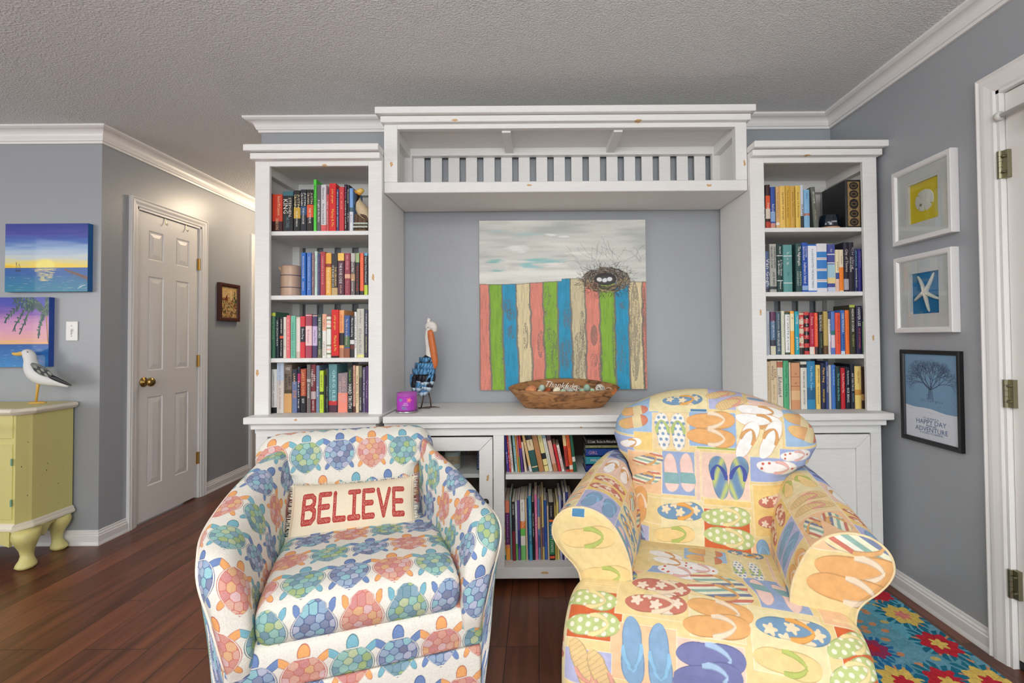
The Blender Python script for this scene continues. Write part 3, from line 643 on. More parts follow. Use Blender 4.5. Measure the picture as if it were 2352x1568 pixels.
# ---- lettered pillow
LET = {'B': ([(0, 0, 0, 1), (0, 1, .45, 1), (.45, 1, .62, .88), (.62, .88, .62, .66), (.62, .66, .42, .54), (0, .54, .42, .54), (.42, .54, .66, .40), (.66, .40, .66, .14), (.66, .14, .48, 0), (0, 0, .48, 0)], .70),
       'E': ([(0, 0, 0, 1), (0, 1, .6, 1), (0, .5, .52, .5), (0, 0, .6, 0)], .64), 'L': ([(0, 0, 0, 1), (0, 0, .6, 0)], .62),
       'I': ([(.3, 0, .3, 1), (0, 1, .6, 1), (0, 0, .6, 0)], .62), 'V': ([(0, 1, .35, 0), (.35, 0, .72, 1)], .74)}
def pillow():
    c = [onY(655, 1253, 1.755), onY(957, 1217, 1.90), onY(938, 1097, 2.0), onY(655, 1118, 1.865)]
    o = (c[0] + c[1]) / 2; ex = (c[1] - c[0] + c[2] - c[3]).normalized(); n = ex.cross((c[3] - c[0] + c[2] - c[1]).normalized()).normalized(); ez = n.cross(ex).normalized()
    w = ((c[1] - c[0]).length + (c[2] - c[3]).length) / 2 * 1.0; h = ((c[3] - c[0]).length + (c[2] - c[1]).length) / 2 * 1.02
    M = Matrix(((ex.x, -n.x, ez.x, o.x), (ex.y, -n.y, ez.y, o.y), (ex.z, -n.z, ez.z, o.z), (0, 0, 0, 1)))
    t = thing('pillow', 'cream fringed lumbar pillow lettered BELIEVE in red, leaning on the turtle armchair', 'pillow', M=M)
    nx, nz = 420, 220; X, Z = np.meshgrid(np.linspace(-1, 1, nx), np.linspace(-1, 1, nz))
    th_ = .052 * (np.clip(1 - np.abs(X) ** 3.2, 0, 1) ** .55) * (np.clip(1 - np.abs(Z) ** 2.6, 0, 1) ** .6)
    crs = 1 - .045 * np.abs(Z) * 0; xx = X * w / 2 * (1 - .03 * (1 - Z ** 2)); zz = h / 2 + Z * h / 2 * (1 - .10 * (1 - X ** 2))
    col = np.tile(lin((243, 228, 200)), (nz, nx, 1)); u = xx / w; vv = (zz - h / 2) / h
    hgt = .44; tot = sum(LET[k][1] for k in 'BELIEVE') + 6 * .26; sc = .78 / tot; x0 = -.385; rs = np.random.RandomState(3); inv = vv / hgt + .5 + .0
    letter = np.zeros_like(u, bool); dist = np.full(u.shape, 9.)
    for k in 'BELIEVE':
        a = (u - x0) / sc * 1.0
        for (p, q, r_, s_) in LET[k][0]:
            A = np.stack([a, inv * 1.0], -1); P0 = np.array([p, q]); D = np.array([r_, s_]) - P0; tt = np.clip(((A - P0) @ D) / (D @ D), 0, 1); dd = np.linalg.norm((A - P0 - tt[..., None] * D) * np.array([1, .95]), axis=-1); dist = np.minimum(dist, dd)
        x0 += (LET[k][1] + .26) * sc
    letter = dist < .105; sp = rs.rand(*u.shape) < .16; sp2 = (np.abs(dist) < .06) & sp
    col[letter] = lin((186, 66, 58)); col[letter & sp2] = lin((236, 190, 175))
    edge = (np.abs(X) > .965) | (np.abs(Z) > .95); e2 = ((np.abs(np.abs(X) - .955) < .0035) & (np.abs(Z) < .94)) | ((np.abs(np.abs(Z) - .935) < .006) & (np.abs(X) < .957)); col[e2] = lin((228, 190, 160))
    for s in (1, -1):
        G = np.stack([xx, -s * th_, zz], -1); gmesh('pillow_front' if s > 0 else 'pillow_back', G, col if s > 0 else np.tile(lin((243, 228, 200)), (nz, nx, 1)), M_cloth3, t, flip=(s < 0))
    r2 = random.Random(4); fr = MB()
    for k in range(420):
        e = r2.random() * 2 * (w + h)
        if e < w: p = (e - w / 2, 0, 0); d = (0, -1)
        elif e < 2 * w: p = (e - w * 1.5, 0, h); d = (0, 1)
        elif e < 2 * w + h: p = (-w / 2, 0, e - 2 * w); d = (-1, 0)
        else: p = (w / 2, 0, e - 2 * w - h); d = (1, 0)
        fz = p[2] / h * 2 - 1; fx = p[0] / w * 2
        p = Vector((p[0] * (1 - .03 * (1 - fz * fz)), 0, h / 2 + (p[2] - h / 2) * (1 - .10 * (1 - fx * fx)))); L_ = r2.uniform(.005, .011)
        q = p + Vector((d[0] * L_ + r2.uniform(-.004, .004), r2.uniform(-.004, .004), d[1] * L_ + r2.uniform(-.003, .003)))
        fr.tube([p - Vector((d[0], 0, d[1])) * .004, (p + q) / 2 + Vector((0, r2.uniform(-.002, .002), 0)), q], .0009, 4)
    part('fringe', fr, M_welt, t, local=True)['kind'] = 'stuff'
M_cloth3 = clothmat('pillow_cloth', .9, .05, 300, .2, 700)
pillow()
# ------------------------------------------------------------------ armchair with the flip-flop patchwork print
PB = {'lb': (170, 198, 226), 'py': (242, 226, 176), 'lav': (190, 190, 222), 'pk': (243, 210, 190), 'tan': (244, 218, 168), 'bl': (158, 188, 222), 'per': (168, 182, 224), 'pc': (246, 202, 158),
      'or': (216, 108, 62), 'yo': (246, 212, 136), 'slate': (160, 178, 214), 'gr': (170, 190, 96), 'db': (88, 140, 178), 'yl': (241, 216, 156)}
PB = {k: lin(v) for k, v in PB.items()}
LINE = lin((250, 238, 214))
def sole(u, v, col, cu, cv, L, ang, ty, mirror=1):
    """paint one sandal: L length, ang = direction of the toe"""
    h = L / 2; ca, sa = cos(ang), sin(ang); dx = u - cu; dy = v - cv
    near = (np.abs(dx) < h * 1.15) & (np.abs(dy) < h * 1.15)
    if not near.any(): return
    a = (dx[near] * ca + dy[near] * sa) / h; b = (-dx[near] * sa + dy[near] * ca) / h * mirror
    b = b - .05 * np.sin(a * 2.2)
    W = .40 * np.clip(1 - np.abs(a) ** 2.6, 0, 1) ** .5 * (1 + .16 * a) * (1 - .13 * np.exp(-((a + .12) / .32) ** 2))
    d = np.abs(b) / np.maximum(W, 1e-4); m = (np.abs(a) < 1) & (d < 1); c = col[near]; tp = SOLE[ty]
    f = lin(tp[0]); cc = np.tile(f, (len(a), 1)); k = tp[2]; f2 = lin(tp[3]) if len(tp) > 3 else f
    if k == 'dots':
        p = np.abs(((a * 3.4) % 1) - .5) ** 2 + np.abs(((b * 3.4 + np.floor(a * 3.4) * .5) % 1) - .5) ** 2; cc[p < .085] = f2
    elif k == 'hib':
        for (x, y) in ((-.62, .1), (.0, -.05), (.66, .05), (-.25, .34), (.35, -.36), (.32, .33)):
            r = np.hypot(a - x, b - y); t = np.arctan2(b - y, a - x); cc[r < .17 + .045 * np.cos(5 * t)] = f2
    elif k == 'stripe':
        q = np.floor(((a * .35 + b) * 7.5 + .3 * np.sin(a * 3))) % 6; pal = lin([(240, 236, 200), (90, 110, 150), (246, 226, 170), (206, 92, 62), (240, 240, 220), (130, 176, 160)]); cc = pal[q.astype(int)]
    elif k == 'swirl':
        q = np.sin(a * 5 + 3 * np.sin(b * 4)) * .5 + .5; cc = f * (1 - q[:, None] ** 3) + f2 * q[:, None] ** 3
    elif k == 'slide':
        g = np.clip((a + 1) / 2, 0, 1)[:, None]; cc = f * g + f2 * (1 - g)
    elif k == 'sand':
        q = (np.sin(a * 40) > .75) | (np.abs(b) > .9 * W); cc[q] = cc[q] * .78
    cc = cc * .86 + .14 * np.array([.93, .88, .80])
    c[m] = cc[m]
    e = m & (d > .90); c[e] = c[e] * .72 if k != 'white' else lin((226, 178, 120)); st = tp[1]
    if st is not None:
        s = lin(st)
        if tp[4 if len(tp) > 4 else 0] == 'band' or k == 'slide' or (len(tp) > 4 and tp[4] == 'band'):
            q = m & (a > .02) & (a < .58); c[q] = s; q2 = q & ((((a + b) * 9) % 1 < .18) | (((a - b) * 9) % 1 < .18)); c[q2] = s * .7
        else:
            w = .048; x0, x1 = .56, -.12; t = np.clip((x0 - a) / (x0 - x1), 0, 1)
            for sg in (1, -1):
                target = sg * W * 1.0 * (t ** .55); q = (a < x0 + .03) & (a > x1) & (np.abs(b - target) < w * (1.4 + .5 * t)); c[q & (d < 1.06)] = s
                q = (a < x0 + .03) & (a > x1) & (np.abs(np.abs(b - target) - w * (1.4 + .5 * t)) < .013) & (d < 1); c[q] = s * .7
    if k == 'flor':
        for x, y in ((.75, 0), (-.7, .12), (-.72, -.14), (-.4, .2)):
            q = m & (np.hypot(a - x, b - y) < .07); c[q] = lin((214, 110, 90))
    col[near] = c
SOLE = {'orange': ((238, 168, 78), (250, 226, 196), 'plain'), 'yg': ((246, 208, 128), (190, 200, 110), 'plain'), 'green': ((186, 202, 112), (240, 222, 160), 'dots', (246, 240, 214)),
        'hibb': ((84, 140, 180), (240, 176, 96), 'hib', (246, 222, 178)), 'hibr': ((200, 92, 62), (248, 222, 190), 'hib', (248, 226, 200)), 'white': ((253, 250, 246), (226, 170, 110), 'white'),
        'flor': ((252, 248, 246), (240, 190, 180), 'flor'), 'slide': ((206, 92, 54), (246, 226, 176), 'slide', (246, 200, 110)), 'swirl': ((74, 130, 176), (84, 96, 170), 'swirl', (196, 206, 96)),
        'pinks': ((248, 208, 196), (150, 190, 190), 'stripeband', (248, 208, 196), 'band'), 'stripe': ((240, 236, 200), (232, 180, 120), 'stripe'), 'navy': ((82, 92, 160), (176, 200, 226), 'plain'),
        'blue': ((112, 160, 200), (150, 196, 226), 'plain'), 'sand': ((236, 196, 124), (236, 170, 150), 'sand'), 'polka': ((250, 244, 232), (190, 206, 130), 'dots', (110, 150, 190))}
def patchwork(*a, **k):
    return aa(lambda p, q: patchwork_(p, q, *a[2:], **k), a[0], a[1])
def patchwork_(u, v, rects, soles, base='yl'):
    sh = u.shape; u = u.ravel(); v = v.ravel(); col = np.tile(PB[base], (len(u), 1))
    lw = .0012
    for (a, b, c_, d, k) in rects:
        a, c_ = min(a, c_), max(a, c_); b, d = min(b, d), max(b, d)
        m = (u > a) & (u < c_) & (v > b) & (v < d); col[m] = PB[k]
        e = m & ((u - a < lw) | (c_ - u < lw) | (v - b < lw) | (d - v < lw)); col[e] = LINE
    for s in soles: sole(u, v, col, *s)
    w = 1 + .035 * np.sin(u * 61 + 3 * np.sin(v * 37)) * np.sin(v * 53 + 2 * np.sin(u * 41)); col = col * w[:, None]
    return col.reshape(sh + (3,))
TH2 = radians(-17)
ac2 = thing('armchair', 'yellow armchair with patchwork flip-flop print and scrolled arms, in the right foreground', 'armchair', (.415, 1.19, 0), TH2)
def luv(x, y, prof):
    for k in range(40):
        a = local_uv(ac2, x, y + k, prof)
        if a: return (a[0], a[1] + k * .0030)
    return None
def conv(prof, rects, soles):
    R = []; Sx = []
    for r in rects:
        a = luv(r[0], r[1], prof); b = luv(r[2], r[3], prof)
        if a and b: R.append((a[0], a[1], b[0], b[1], r[4]))
    for s in soles:
        a = luv(s[0], s[1], prof)
        if a: Sx.append((a[0], a[1], s[2], radians(s[3]), s[4]) + tuple(s[5:]))
    return R, Sx
BR = [(1400, 1000, 1458, 1045, 'per'), (1400, 895, 1512, 1002, 'lb'), (1495, 885, 1624, 948, 'py'), (1585, 938, 1624, 947, 'db'), (1624, 880, 1711, 942, 'lav'), (1711, 880, 1812, 932, 'pk'), (1812, 880, 1900, 960, 'lav'),
      (1498, 946, 1582, 1032, 'tan'), (1455, 990, 1500, 1035, 'yo'), (1582, 944, 1693, 1030, 'bl'), (1600, 1024, 1725, 1037, 'gr'), (1690, 930, 1798, 1062, 'py'), (1796, 934, 1920, 1032, 'lb'), (1790, 1030, 1920, 1070, 'per'),
      (1440, 1034, 1520, 1136, 'pc'), (1520, 1034, 1597, 1140, 'slate'), (1597, 1034, 1610, 1150, 'pk'), (1610, 1037, 1724, 1150, 'pk'), (1722, 1048, 1860, 1116, 'per'),
      (1440, 1136, 1522, 1205, 'yl'), (1440, 1205, 1490, 1260, 'lav'), (1520, 1142, 1617, 1262, 'py'), (1616, 1143, 1727, 1168, 'yo'), (1616, 1166, 1727, 1275, 'or'), (1727, 1112, 1860, 1246, 'yo'), (1727, 1246, 1860, 1300, 'pc')]
BS = [(1452, 943, .118, 12, 'slide'), (1452, 970, .118, 12, 'slide'), (1567, 916, .145, 0, 'hibb'), (1655, 903, .125, 25, 'sand'), (1680, 922, .125, 25, 'sand'), (1736, 908, .065, 0, 'blue'), (1785, 911, .065, 0, 'blue'),
      (1522, 989, .135, 92, 'polka'), (1558, 991, .135, 88, 'polka'), (1632, 965, .165, 0, 'orange'), (1632, 1004, .165, 0, 'orange', -1), (1746, 942, .15, -10, 'white'), (1742, 966, .15, -12, 'white'), (1716, 1010, .14, 60, 'white'), (1769, 1010, .14, 62, 'white'),
      (1845, 966, .125, -22, 'slide'), (1855, 1000, .125, -25, 'slide'), (1447, 1018, .085, 12, 'white'), (1487, 1056, .115, 8, 'stripe'), (1483, 1100, .115, 15, 'stripe'), (1541, 1084, .135, -90, 'pinks'), (1578, 1084, .135, -90, 'pinks'),
      (1652, 1096, .15, 93, 'swirl'), (1695, 1097, .15, 85, 'swirl', -1), (1785, 1074, .13, -8, 'flor'), (1830, 1048, .10, 0, 'flor'), (1470, 1162, .125, 85, 'orange'), (1562, 1174, .155, 0, 'hibb'), (1548, 1227, .14, 2, 'yg'),
      (1667, 1187, .16, 0, 'green'), (1674, 1234, .16, 0, 'green', -1), (1785, 1156, .115, 0, 'hibr'), (1785, 1206, .115, 0, 'hibr', -1), (1466, 1238, .11, 110, 'navy'), (1757, 1278, .10, 95, 'blue'), (1797, 1290, .10, 95, 'blue')]
SR = [(1340, 1297, 1446, 1331, 'pc'), (1448, 1257, 1553, 1300, 'py'), (1553, 1262, 1692, 1304, 'lb'), (1692, 1268, 1812, 1340, 'py'), (1455, 1297, 1640, 1338, 'slate'), (1812, 1290, 1870, 1390, 'pk'), (1584, 1326, 1733, 1388, 'pc'), (1733, 1334, 1872, 1420, 'slate'),
      (1296, 1336, 1426, 1350, 'yo'), (1294, 1349, 1426, 1484, 'or'), (1426, 1322, 1583, 1440, 'yl'), (1583, 1374, 1716, 1490, 'py'), (1716, 1396, 1914, 1580, 'py'), (1872, 1380, 1960, 1446, 'pc'), (1914, 1440, 2030, 1580, 'or'), (1914, 1425, 2030, 1446, 'yo'),
      (1405, 1430, 1555, 1585, 'pc'), (1294, 1484, 1405, 1585, 'lav'), (1555, 1470, 1716, 1590, 'pk'), (1240, 1300, 1294, 1600, 'py')]
SS = [(1378, 1312, .12, 25, 'swirl'), (1412, 1318, .12, 25, 'swirl'), (1494, 1276, .15, 12, 'white'), (1510, 1292, .15, 8, 'white'), (1620, 1275, .15, 0, 'slide'), (1616, 1290, .15, 0, 'slide'), (1750, 1282, .15, 0, 'hibb'), (1728, 1316, .12, 80, 'polka'), (1780, 1322, .12, 80, 'polka'),
      (1538, 1316, .17, 8, 'flor'), (1600, 1310, .15, 8, 'flor'), (1516, 1352, .165, 0, 'hibr'), (1506, 1392, .165, 0, 'hibr', -1), (1650, 1342, .18, 6, 'stripe'), (1652, 1366, .18, 4, 'stripe'), (1768, 1366, .12, -80, 'pinks'), (1830, 1380, .12, -80, 'pinks'),
      (1356, 1376, .15, 0, 'green'), (1360, 1436, .15, 0, 'green', -1), (1653, 1408, .165, 2, 'orange'), (1645, 1446, .165, -2, 'orange', -1), (1820, 1452, .17, -5, 'hibb'), (1808, 1530, .15, 0, 'yg'), (1452, 1496, .15, 80, 'blue'), (1515, 1516, .15, 90, 'blue', -1),
      (1340, 1530, .14, 55, 'sand'), (1385, 1560, .14, 55, 'sand'), (1632, 1518, .165, -5, 'navy'), (1625, 1566, .165, -5, 'navy', -1), (1955, 1482, .13, -35, 'green'), (1965, 1550, .13, -35, 'green'), (1279, 1480, .08, 80, 'hibr')]
def make_ff_chair():
    # seat, rolled over the front edge down to the floor
    P = [(.56, .462), (.42, .474), (.26, .476), (.16, .466), (.09, .440), (.040, .395), (.012, .33), (.004, .22), (.004, .10), (.006, .022), (.05, .012)]
    prof = cr(P, 800)[0]; pl = [tuple(p) for p in prof[::6]]; v = np.r_[0, np.cumsum(np.linalg.norm(np.diff(prof, axis=0), axis=1))]
    G = rbox_sweep(prof, -.385, .372, 500, .05, dome=.010); R, Sx = conv(pl, SR, SS)
    # seat narrows between the arms
    U = G[:, :, 0].copy(); f = 1 / (1 + np.exp(-(G[:, :, 1] - .235) / .02)); G[:, :, 0] = U * (1 - f * .28)
    gmesh('seat', G, patchwork(U, np.repeat(v[:, None], G.shape[1], 1), R, Sx), M_cloth2, ac2, cap=True, flip=True)
    # back with the bulging top
    P = [(.462, .42), (.500, .50), (.548, .61), (.580, .69), (.582, .76), (.590, .83), (.614, .90), (.664, .960), (.740, .984), (.82, .960), (.865, .88), (.860, .78), (.845, .70)]
    prof = cr(P, 640)[0]; pl = [tuple(p) for p in prof[::6]]; v = np.r_[0, np.cumsum(np.linalg.norm(np.diff(prof, axis=0), axis=1))]; R, Sx = conv(pl, BR, BS)
    zs = [.40, .60, .665, .70, .74, .80, .86, .91, .95, .98, .995]; xl = [-.236, -.244, -.250, -.272, -.310, -.328, -.318, -.286, -.240, -.195, -.160]; xr = [.250, .262, .270, .304, .364, .392, .382, .340, .282, .230, .190]
    nx = 420; tt = np.linspace(-1, 1, nx); tt = np.sign(tt) * (1 - (1 - np.abs(tt)) ** 1.3); G = []
    for (y, z) in prof:
        l = np.interp(z, zs, xl); r = np.interp(z, zs, xr); k = 1 / (1 + np.exp(-(z - .70) / .012)) if y < .73 else 1
        hw = (r - l) / 2; e = np.clip((np.abs(tt) - (1 - .11 / hw)) / (.11 / hw), 0, 1); s_ = 1 - np.sqrt(np.clip(1 - e ** 2, 0, 1)); cy_, cz_ = .715, .84
        yy = y + (cy_ - y) * s_ * (k if y < .73 else 1) + .05 * (1 - k) * e ** 2; zz = z + (cz_ - z) * s_ * k * .06 - .030 * (z > .90) * ((z - .90) / .09) * np.abs(tt) ** 2.0
        G.append(np.stack([(l + r) / 2 + tt * hw, yy, zz], 1))
    G = np.array(G)
    gmesh('backrest', G, patchwork(G[:, :, 0], np.repeat(v[:, None], nx, 1), R, Sx), M_cloth2, ac2, flip=True)
    # scrolled arms
    out = [(-.205, .40), (-.209, .47), (-.214, .52), (-.232, .575), (-.262, .628), (-.305, .662), (-.355, .674), (-.402, .664), (-.436, .634), (-.447, .596), (-.436, .562), (-.410, .530), (-.380, .502), (-.362, .470), (-.356, .40)]
    for s in (1, -1):
        rows = []
        for (y, du, dz, k) in ((.197, 0, 0, 1.), (.30, .0, .006, 1.), (.42, .006, .016, 1.), (.54, .018, .030, .97), (.64, .034, .044, .93), (.76, .050, .050, .85)):
            rows.append([(((p[0] + .33) * k - .33 + du * (.1 if p[0] > -.30 else .6)) * s, y, p[1] + dz * (1 if p[1] > .48 else .0)) for p in out])
        G = patch(rows, 440, 320); u, vv = arcuv(G); w = np.repeat(vv[:, 220:221], G.shape[1], 1); uu = u - u[:, 146:147]
        rr = random.Random(3 + s); R2 = []; S2 = []
        kinds = [('py', 'hibb'), ('lb', 'slide'), ('pk', 'white'), ('pc', 'stripe'), ('yl', 'orange'), ('per', 'navy'), ('tan', 'sand'), ('lav', 'blue'), ('slate', 'pinks'), ('py', 'yg'), ('yo', 'hibr')]
        q = 0
        for j in range(-3, 5):
            for i in range(-1, 5):
                kk = kinds[(q * 3 + (5 if s > 0 else 1)) % len(kinds)]; q += 1; cu = (j + .5) * .135; cv = (i + .5) * .15 + (j % 2) * .07
                R2.append((cu - .0675, cv - .075, cu + .0675, cv + .075, kk[0])); hz = (i + j) % 2
                for o in (-.031, .031):
                    S2.append((cu + (o if not hz else 0), cv + (o if hz else 0), .125, (0 if hz else pi / 2) + rr.uniform(-.15, .15), kk[1], 1 if o > 0 else -1))
        a = gmesh('arm', G, patchwork(uu, w, R2, S2), M_cloth2, ac2, flip=(s > 0))
        # front facing of the scroll
        pts = cr(np.array([(p[0] * s, .195, p[1]) for p in out]), 90)[0]
        pd = cr(np.array([(p[0], 0, p[1]) for p in out]), 900)[0]; kt = int(np.argmax(pd[:, 2])); zt_ = pd[kt, 2]; zi = pd[:kt + 1, 2]; xi = pd[:kt + 1, 0]; zo = pd[kt:, 2][::-1]; xo_ = pd[kt:, 0][::-1]; ring = []
        for z in np.r_[np.linspace(.401, .64, 150), zt_ - (zt_ - .64) * (1 - np.sin(np.linspace(.02, pi / 2, 80)))]:
            a_ = np.interp(z, zi, xi); b_ = np.interp(z, zo, xo_)
            t = np.linspace(0, 1, 240); ring.append(np.stack([(a_ + (b_ - a_) * t) * s, .195 - .010 * np.clip(np.minimum(np.minimum(t, 1 - t) * abs(b_ - a_), zt_ - z) / .02, 0, 1) ** .5, np.full(240, z)], 1))
        # lower part shares a straight spine so the facing keeps the neck of the scroll
        G = np.array(ring); U = G[:, :, 0]; Z = G[:, :, 2]
        if s > 0: R3 = [(-.33, .645, -.26, .70, 'db')]; S3 = [(-.335, .600, .185, 0, 'orange'), (-.305, .500, .185, .05, 'orange')]; R3 = [(-.385, .648, -.345, .680, 'db')]; S3 = [(-.338, .590, .17, .06, 'yg'), (-.285, .485, .15, .05, 'yg')]
        else: R3 = [(.25, .628, .47, .70, 'pc'), (.30, .645, .46, .69, 'py')]; S3 = [(.372, .655, .19, -.25, 'stripe'), (.365, .585, .20, -.12, 'orange'), (.345, .53, .20, -.10, 'orange', -1)]
        gmesh('arm_front', G, patchwork(U, Z, R3, S3, 'yl'), M_cloth2, a, flip=(s < 0), smooth=True)
        part('piping', MB().tube([tuple(p) for p in pts], .0042, 8), M_pipe, a, local=True, smooth=True, label='pale print-covered piping')
        low = MB().box(*sorted((s * -.245, s * -.365)), .21, .74, .012, .45)
        part('arm_base', low, M_yel, ac2, local=True, bevel=.02, seg=3)
    part('frame_body', MB().box(-.27, .27, .24, .80, .012, .44).box(-.24, .25, .72, .84, .40, .72), M_yel, ac2, local=True, bevel=.03, seg=3)
M_pipe = mat('print_piping', rgb(222, 200, 156), .8, noise=.25, nscale=60)
M_yel = mat('pale_yellow_cloth', rgb(224, 202, 146), .85)
make_ff_chair()
# ------------------------------------------------------------------ books
CN = [('black', (22, 22, 26)), ('charcoal', (60, 60, 64)), ('grey', (120, 120, 122)), ('pale grey', (176, 176, 176)), ('white', (232, 230, 226)), ('cream', (226, 212, 184)), ('tan', (200, 165, 115)), ('brown', (96, 64, 42)),
      ('maroon', (120, 40, 52)), ('red', (208, 40, 42)), ('brick red', (176, 66, 50)), ('coral', (232, 112, 104)), ('pink', (226, 150, 170)), ('orange', (238, 120, 50)), ('peach', (238, 180, 130)), ('yellow', (235, 195, 90)), ('gold', (205, 165, 70)),
      ('lime', (185, 212, 60)), ('bright green', (70, 200, 60)), ('green', (60, 120, 80)), ('dark green', (26, 62, 54)), ('mint', (130, 198, 168)), ('teal', (50, 140, 150)), ('pale blue', (140, 185, 215)), ('blue', (50, 100, 185)),
      ('slate blue', (100, 118, 156)), ('navy', (34, 42, 82)), ('purple', (90, 56, 120)), ('mauve', (140, 100, 110)), ('lilac', (196, 170, 214))]
def cname(c): return min(CN, key=lambda n: sum((a - b) ** 2 for a, b in zip(n[1], c)))[0]
ORD = 'first second third fourth fifth sixth seventh eighth ninth tenth eleventh twelfth thirteenth fourteenth fifteenth sixteenth seventeenth eighteenth nineteenth twentieth'.split()
ORD += ['twenty-' + o for o in ORD[:9]]
BM = {}
def bmat(c):
    if c not in BM: BM[c] = mat('book_cover_%d_%d_%d' % c, rgb(*c), .42, bump=.0)
    return BM[c]
M_page = mat('book_pages', rgb(226, 214, 190), .9, noise=.15, nscale=300)
_br = random.Random(11)
def book(px0, px1, ytop, col, zb, Y, where, no, texts=(), bands=(), tilt=0, depth=.135, group='', hard=False, dY=None, thick=None):
    pb = onY((px0 + px1) / 2, 800, Y); yb = None
    dY = _br.uniform(0, .012) if dY is None else dY; Y = Y + dY
    # screen row of the base at this depth, then columns at that row
    zt = onY((px0 + px1) / 2, ytop, Y).z
    row = CY + F * (H - (zb + zt) / 2) / Y
    x0 = onY(px0, row, Y).x; x1 = onY(px1, row, Y).x; w = max(.003, x1 - x0 - .0006); h = max(.05, zt - zb)
    cn = cname(col); bn = [cname(b[2]) for b in bands if cname(b[2]) != cn]
    adj = 'thick' if w > .034 else ('slim' if w < .016 else '')
    lab = ' '.join(x for x in (adj, cn, 'book', 'with ' + bn[0] + ' band,' if bn else '', (ORD[no] + ' from left ' + where)) if x).replace('book ' + ORD[no], 'book, ' + ORD[no])
    t = thing('book', lab, 'book', group=group, M=Matrix.Translation(((x0 + x1) / 2, Y, zb + abs(sin(tilt)) * w * .5)) @ Matrix.Rotation(tilt, 4, 'Y'))
    r = min(.004, w * .3); a = w / 2; cv = .0016 if not hard else .0022; mb = MB()
    # wrap-around cover: a C-shaped section
    o = [(-a, depth), (-a, r), (-a + r * .4, r * .3), (0, 0), (a - r * .4, r * .3), (a, r), (a, depth)]; i = [(a - cv, depth), (a - cv, r + cv), (0, cv + .001), (-a + cv, r + cv), (-a + cv, depth)]
    n = len(o) + len(i)
    mb.prism(o + i, h)
    cvr = part('cover', mb, bmat(col), t, local=True)
    g = .003 if hard else .0008
    if w > cv * 2.4: part('pages', MB().box(-a + cv, a - cv, r + cv, depth - g, g, h - g), M_page, t, local=True)
    bi = {}
    for b in bands:
        m = MB(); e = .0003; z1, z0 = h * (1 - b[0]), h * (1 - b[1])
        oo = [(-a - e, r), (-a + r * .4, r * .3 - e), (0, -e), (a - r * .4, r * .3 - e), (a + e, r), (a - .0004, r), (-a + .0004, r)]
        m.prism(oo, z1 - z0, Matrix.Translation((0, 0, z0))); part('spine_band', m, bmat(b[2]), cvr, local=True)
    for tx in texts:
        s, f0, f1, tc = tx[:4]; cap = (tx[4] if len(tx) > 4 else .5) * w; xo = (tx[5] if len(tx) > 5 else 0) * w
        zc = h * (1 - (f0 + f1) / 2)
        M = Matrix(((0, 1, 0, xo), (0, 0, -1, -.0005), (-1, 0, 0, zc), (0, 0, 0, 1)))
        m = text_mb(s, cap, M, .0002, h * (f1 - f0), res=1)
        if m.v: part('title_lettering', m, bmat(tc), cvr, local=True)
    return t
W_, K_, Y_, G_ = (236, 234, 228), (24, 24, 28), (240, 200, 90), (205, 180, 120)
def row_(data, zb, Y, where, group, **k):
    for n, d in enumerate(data):
        book(d[0], d[1], d[2], d[3], zb, Y, where, n, d[4] if len(d) > 4 else (), d[5] if len(d) > 5 else (), group=group, **k)
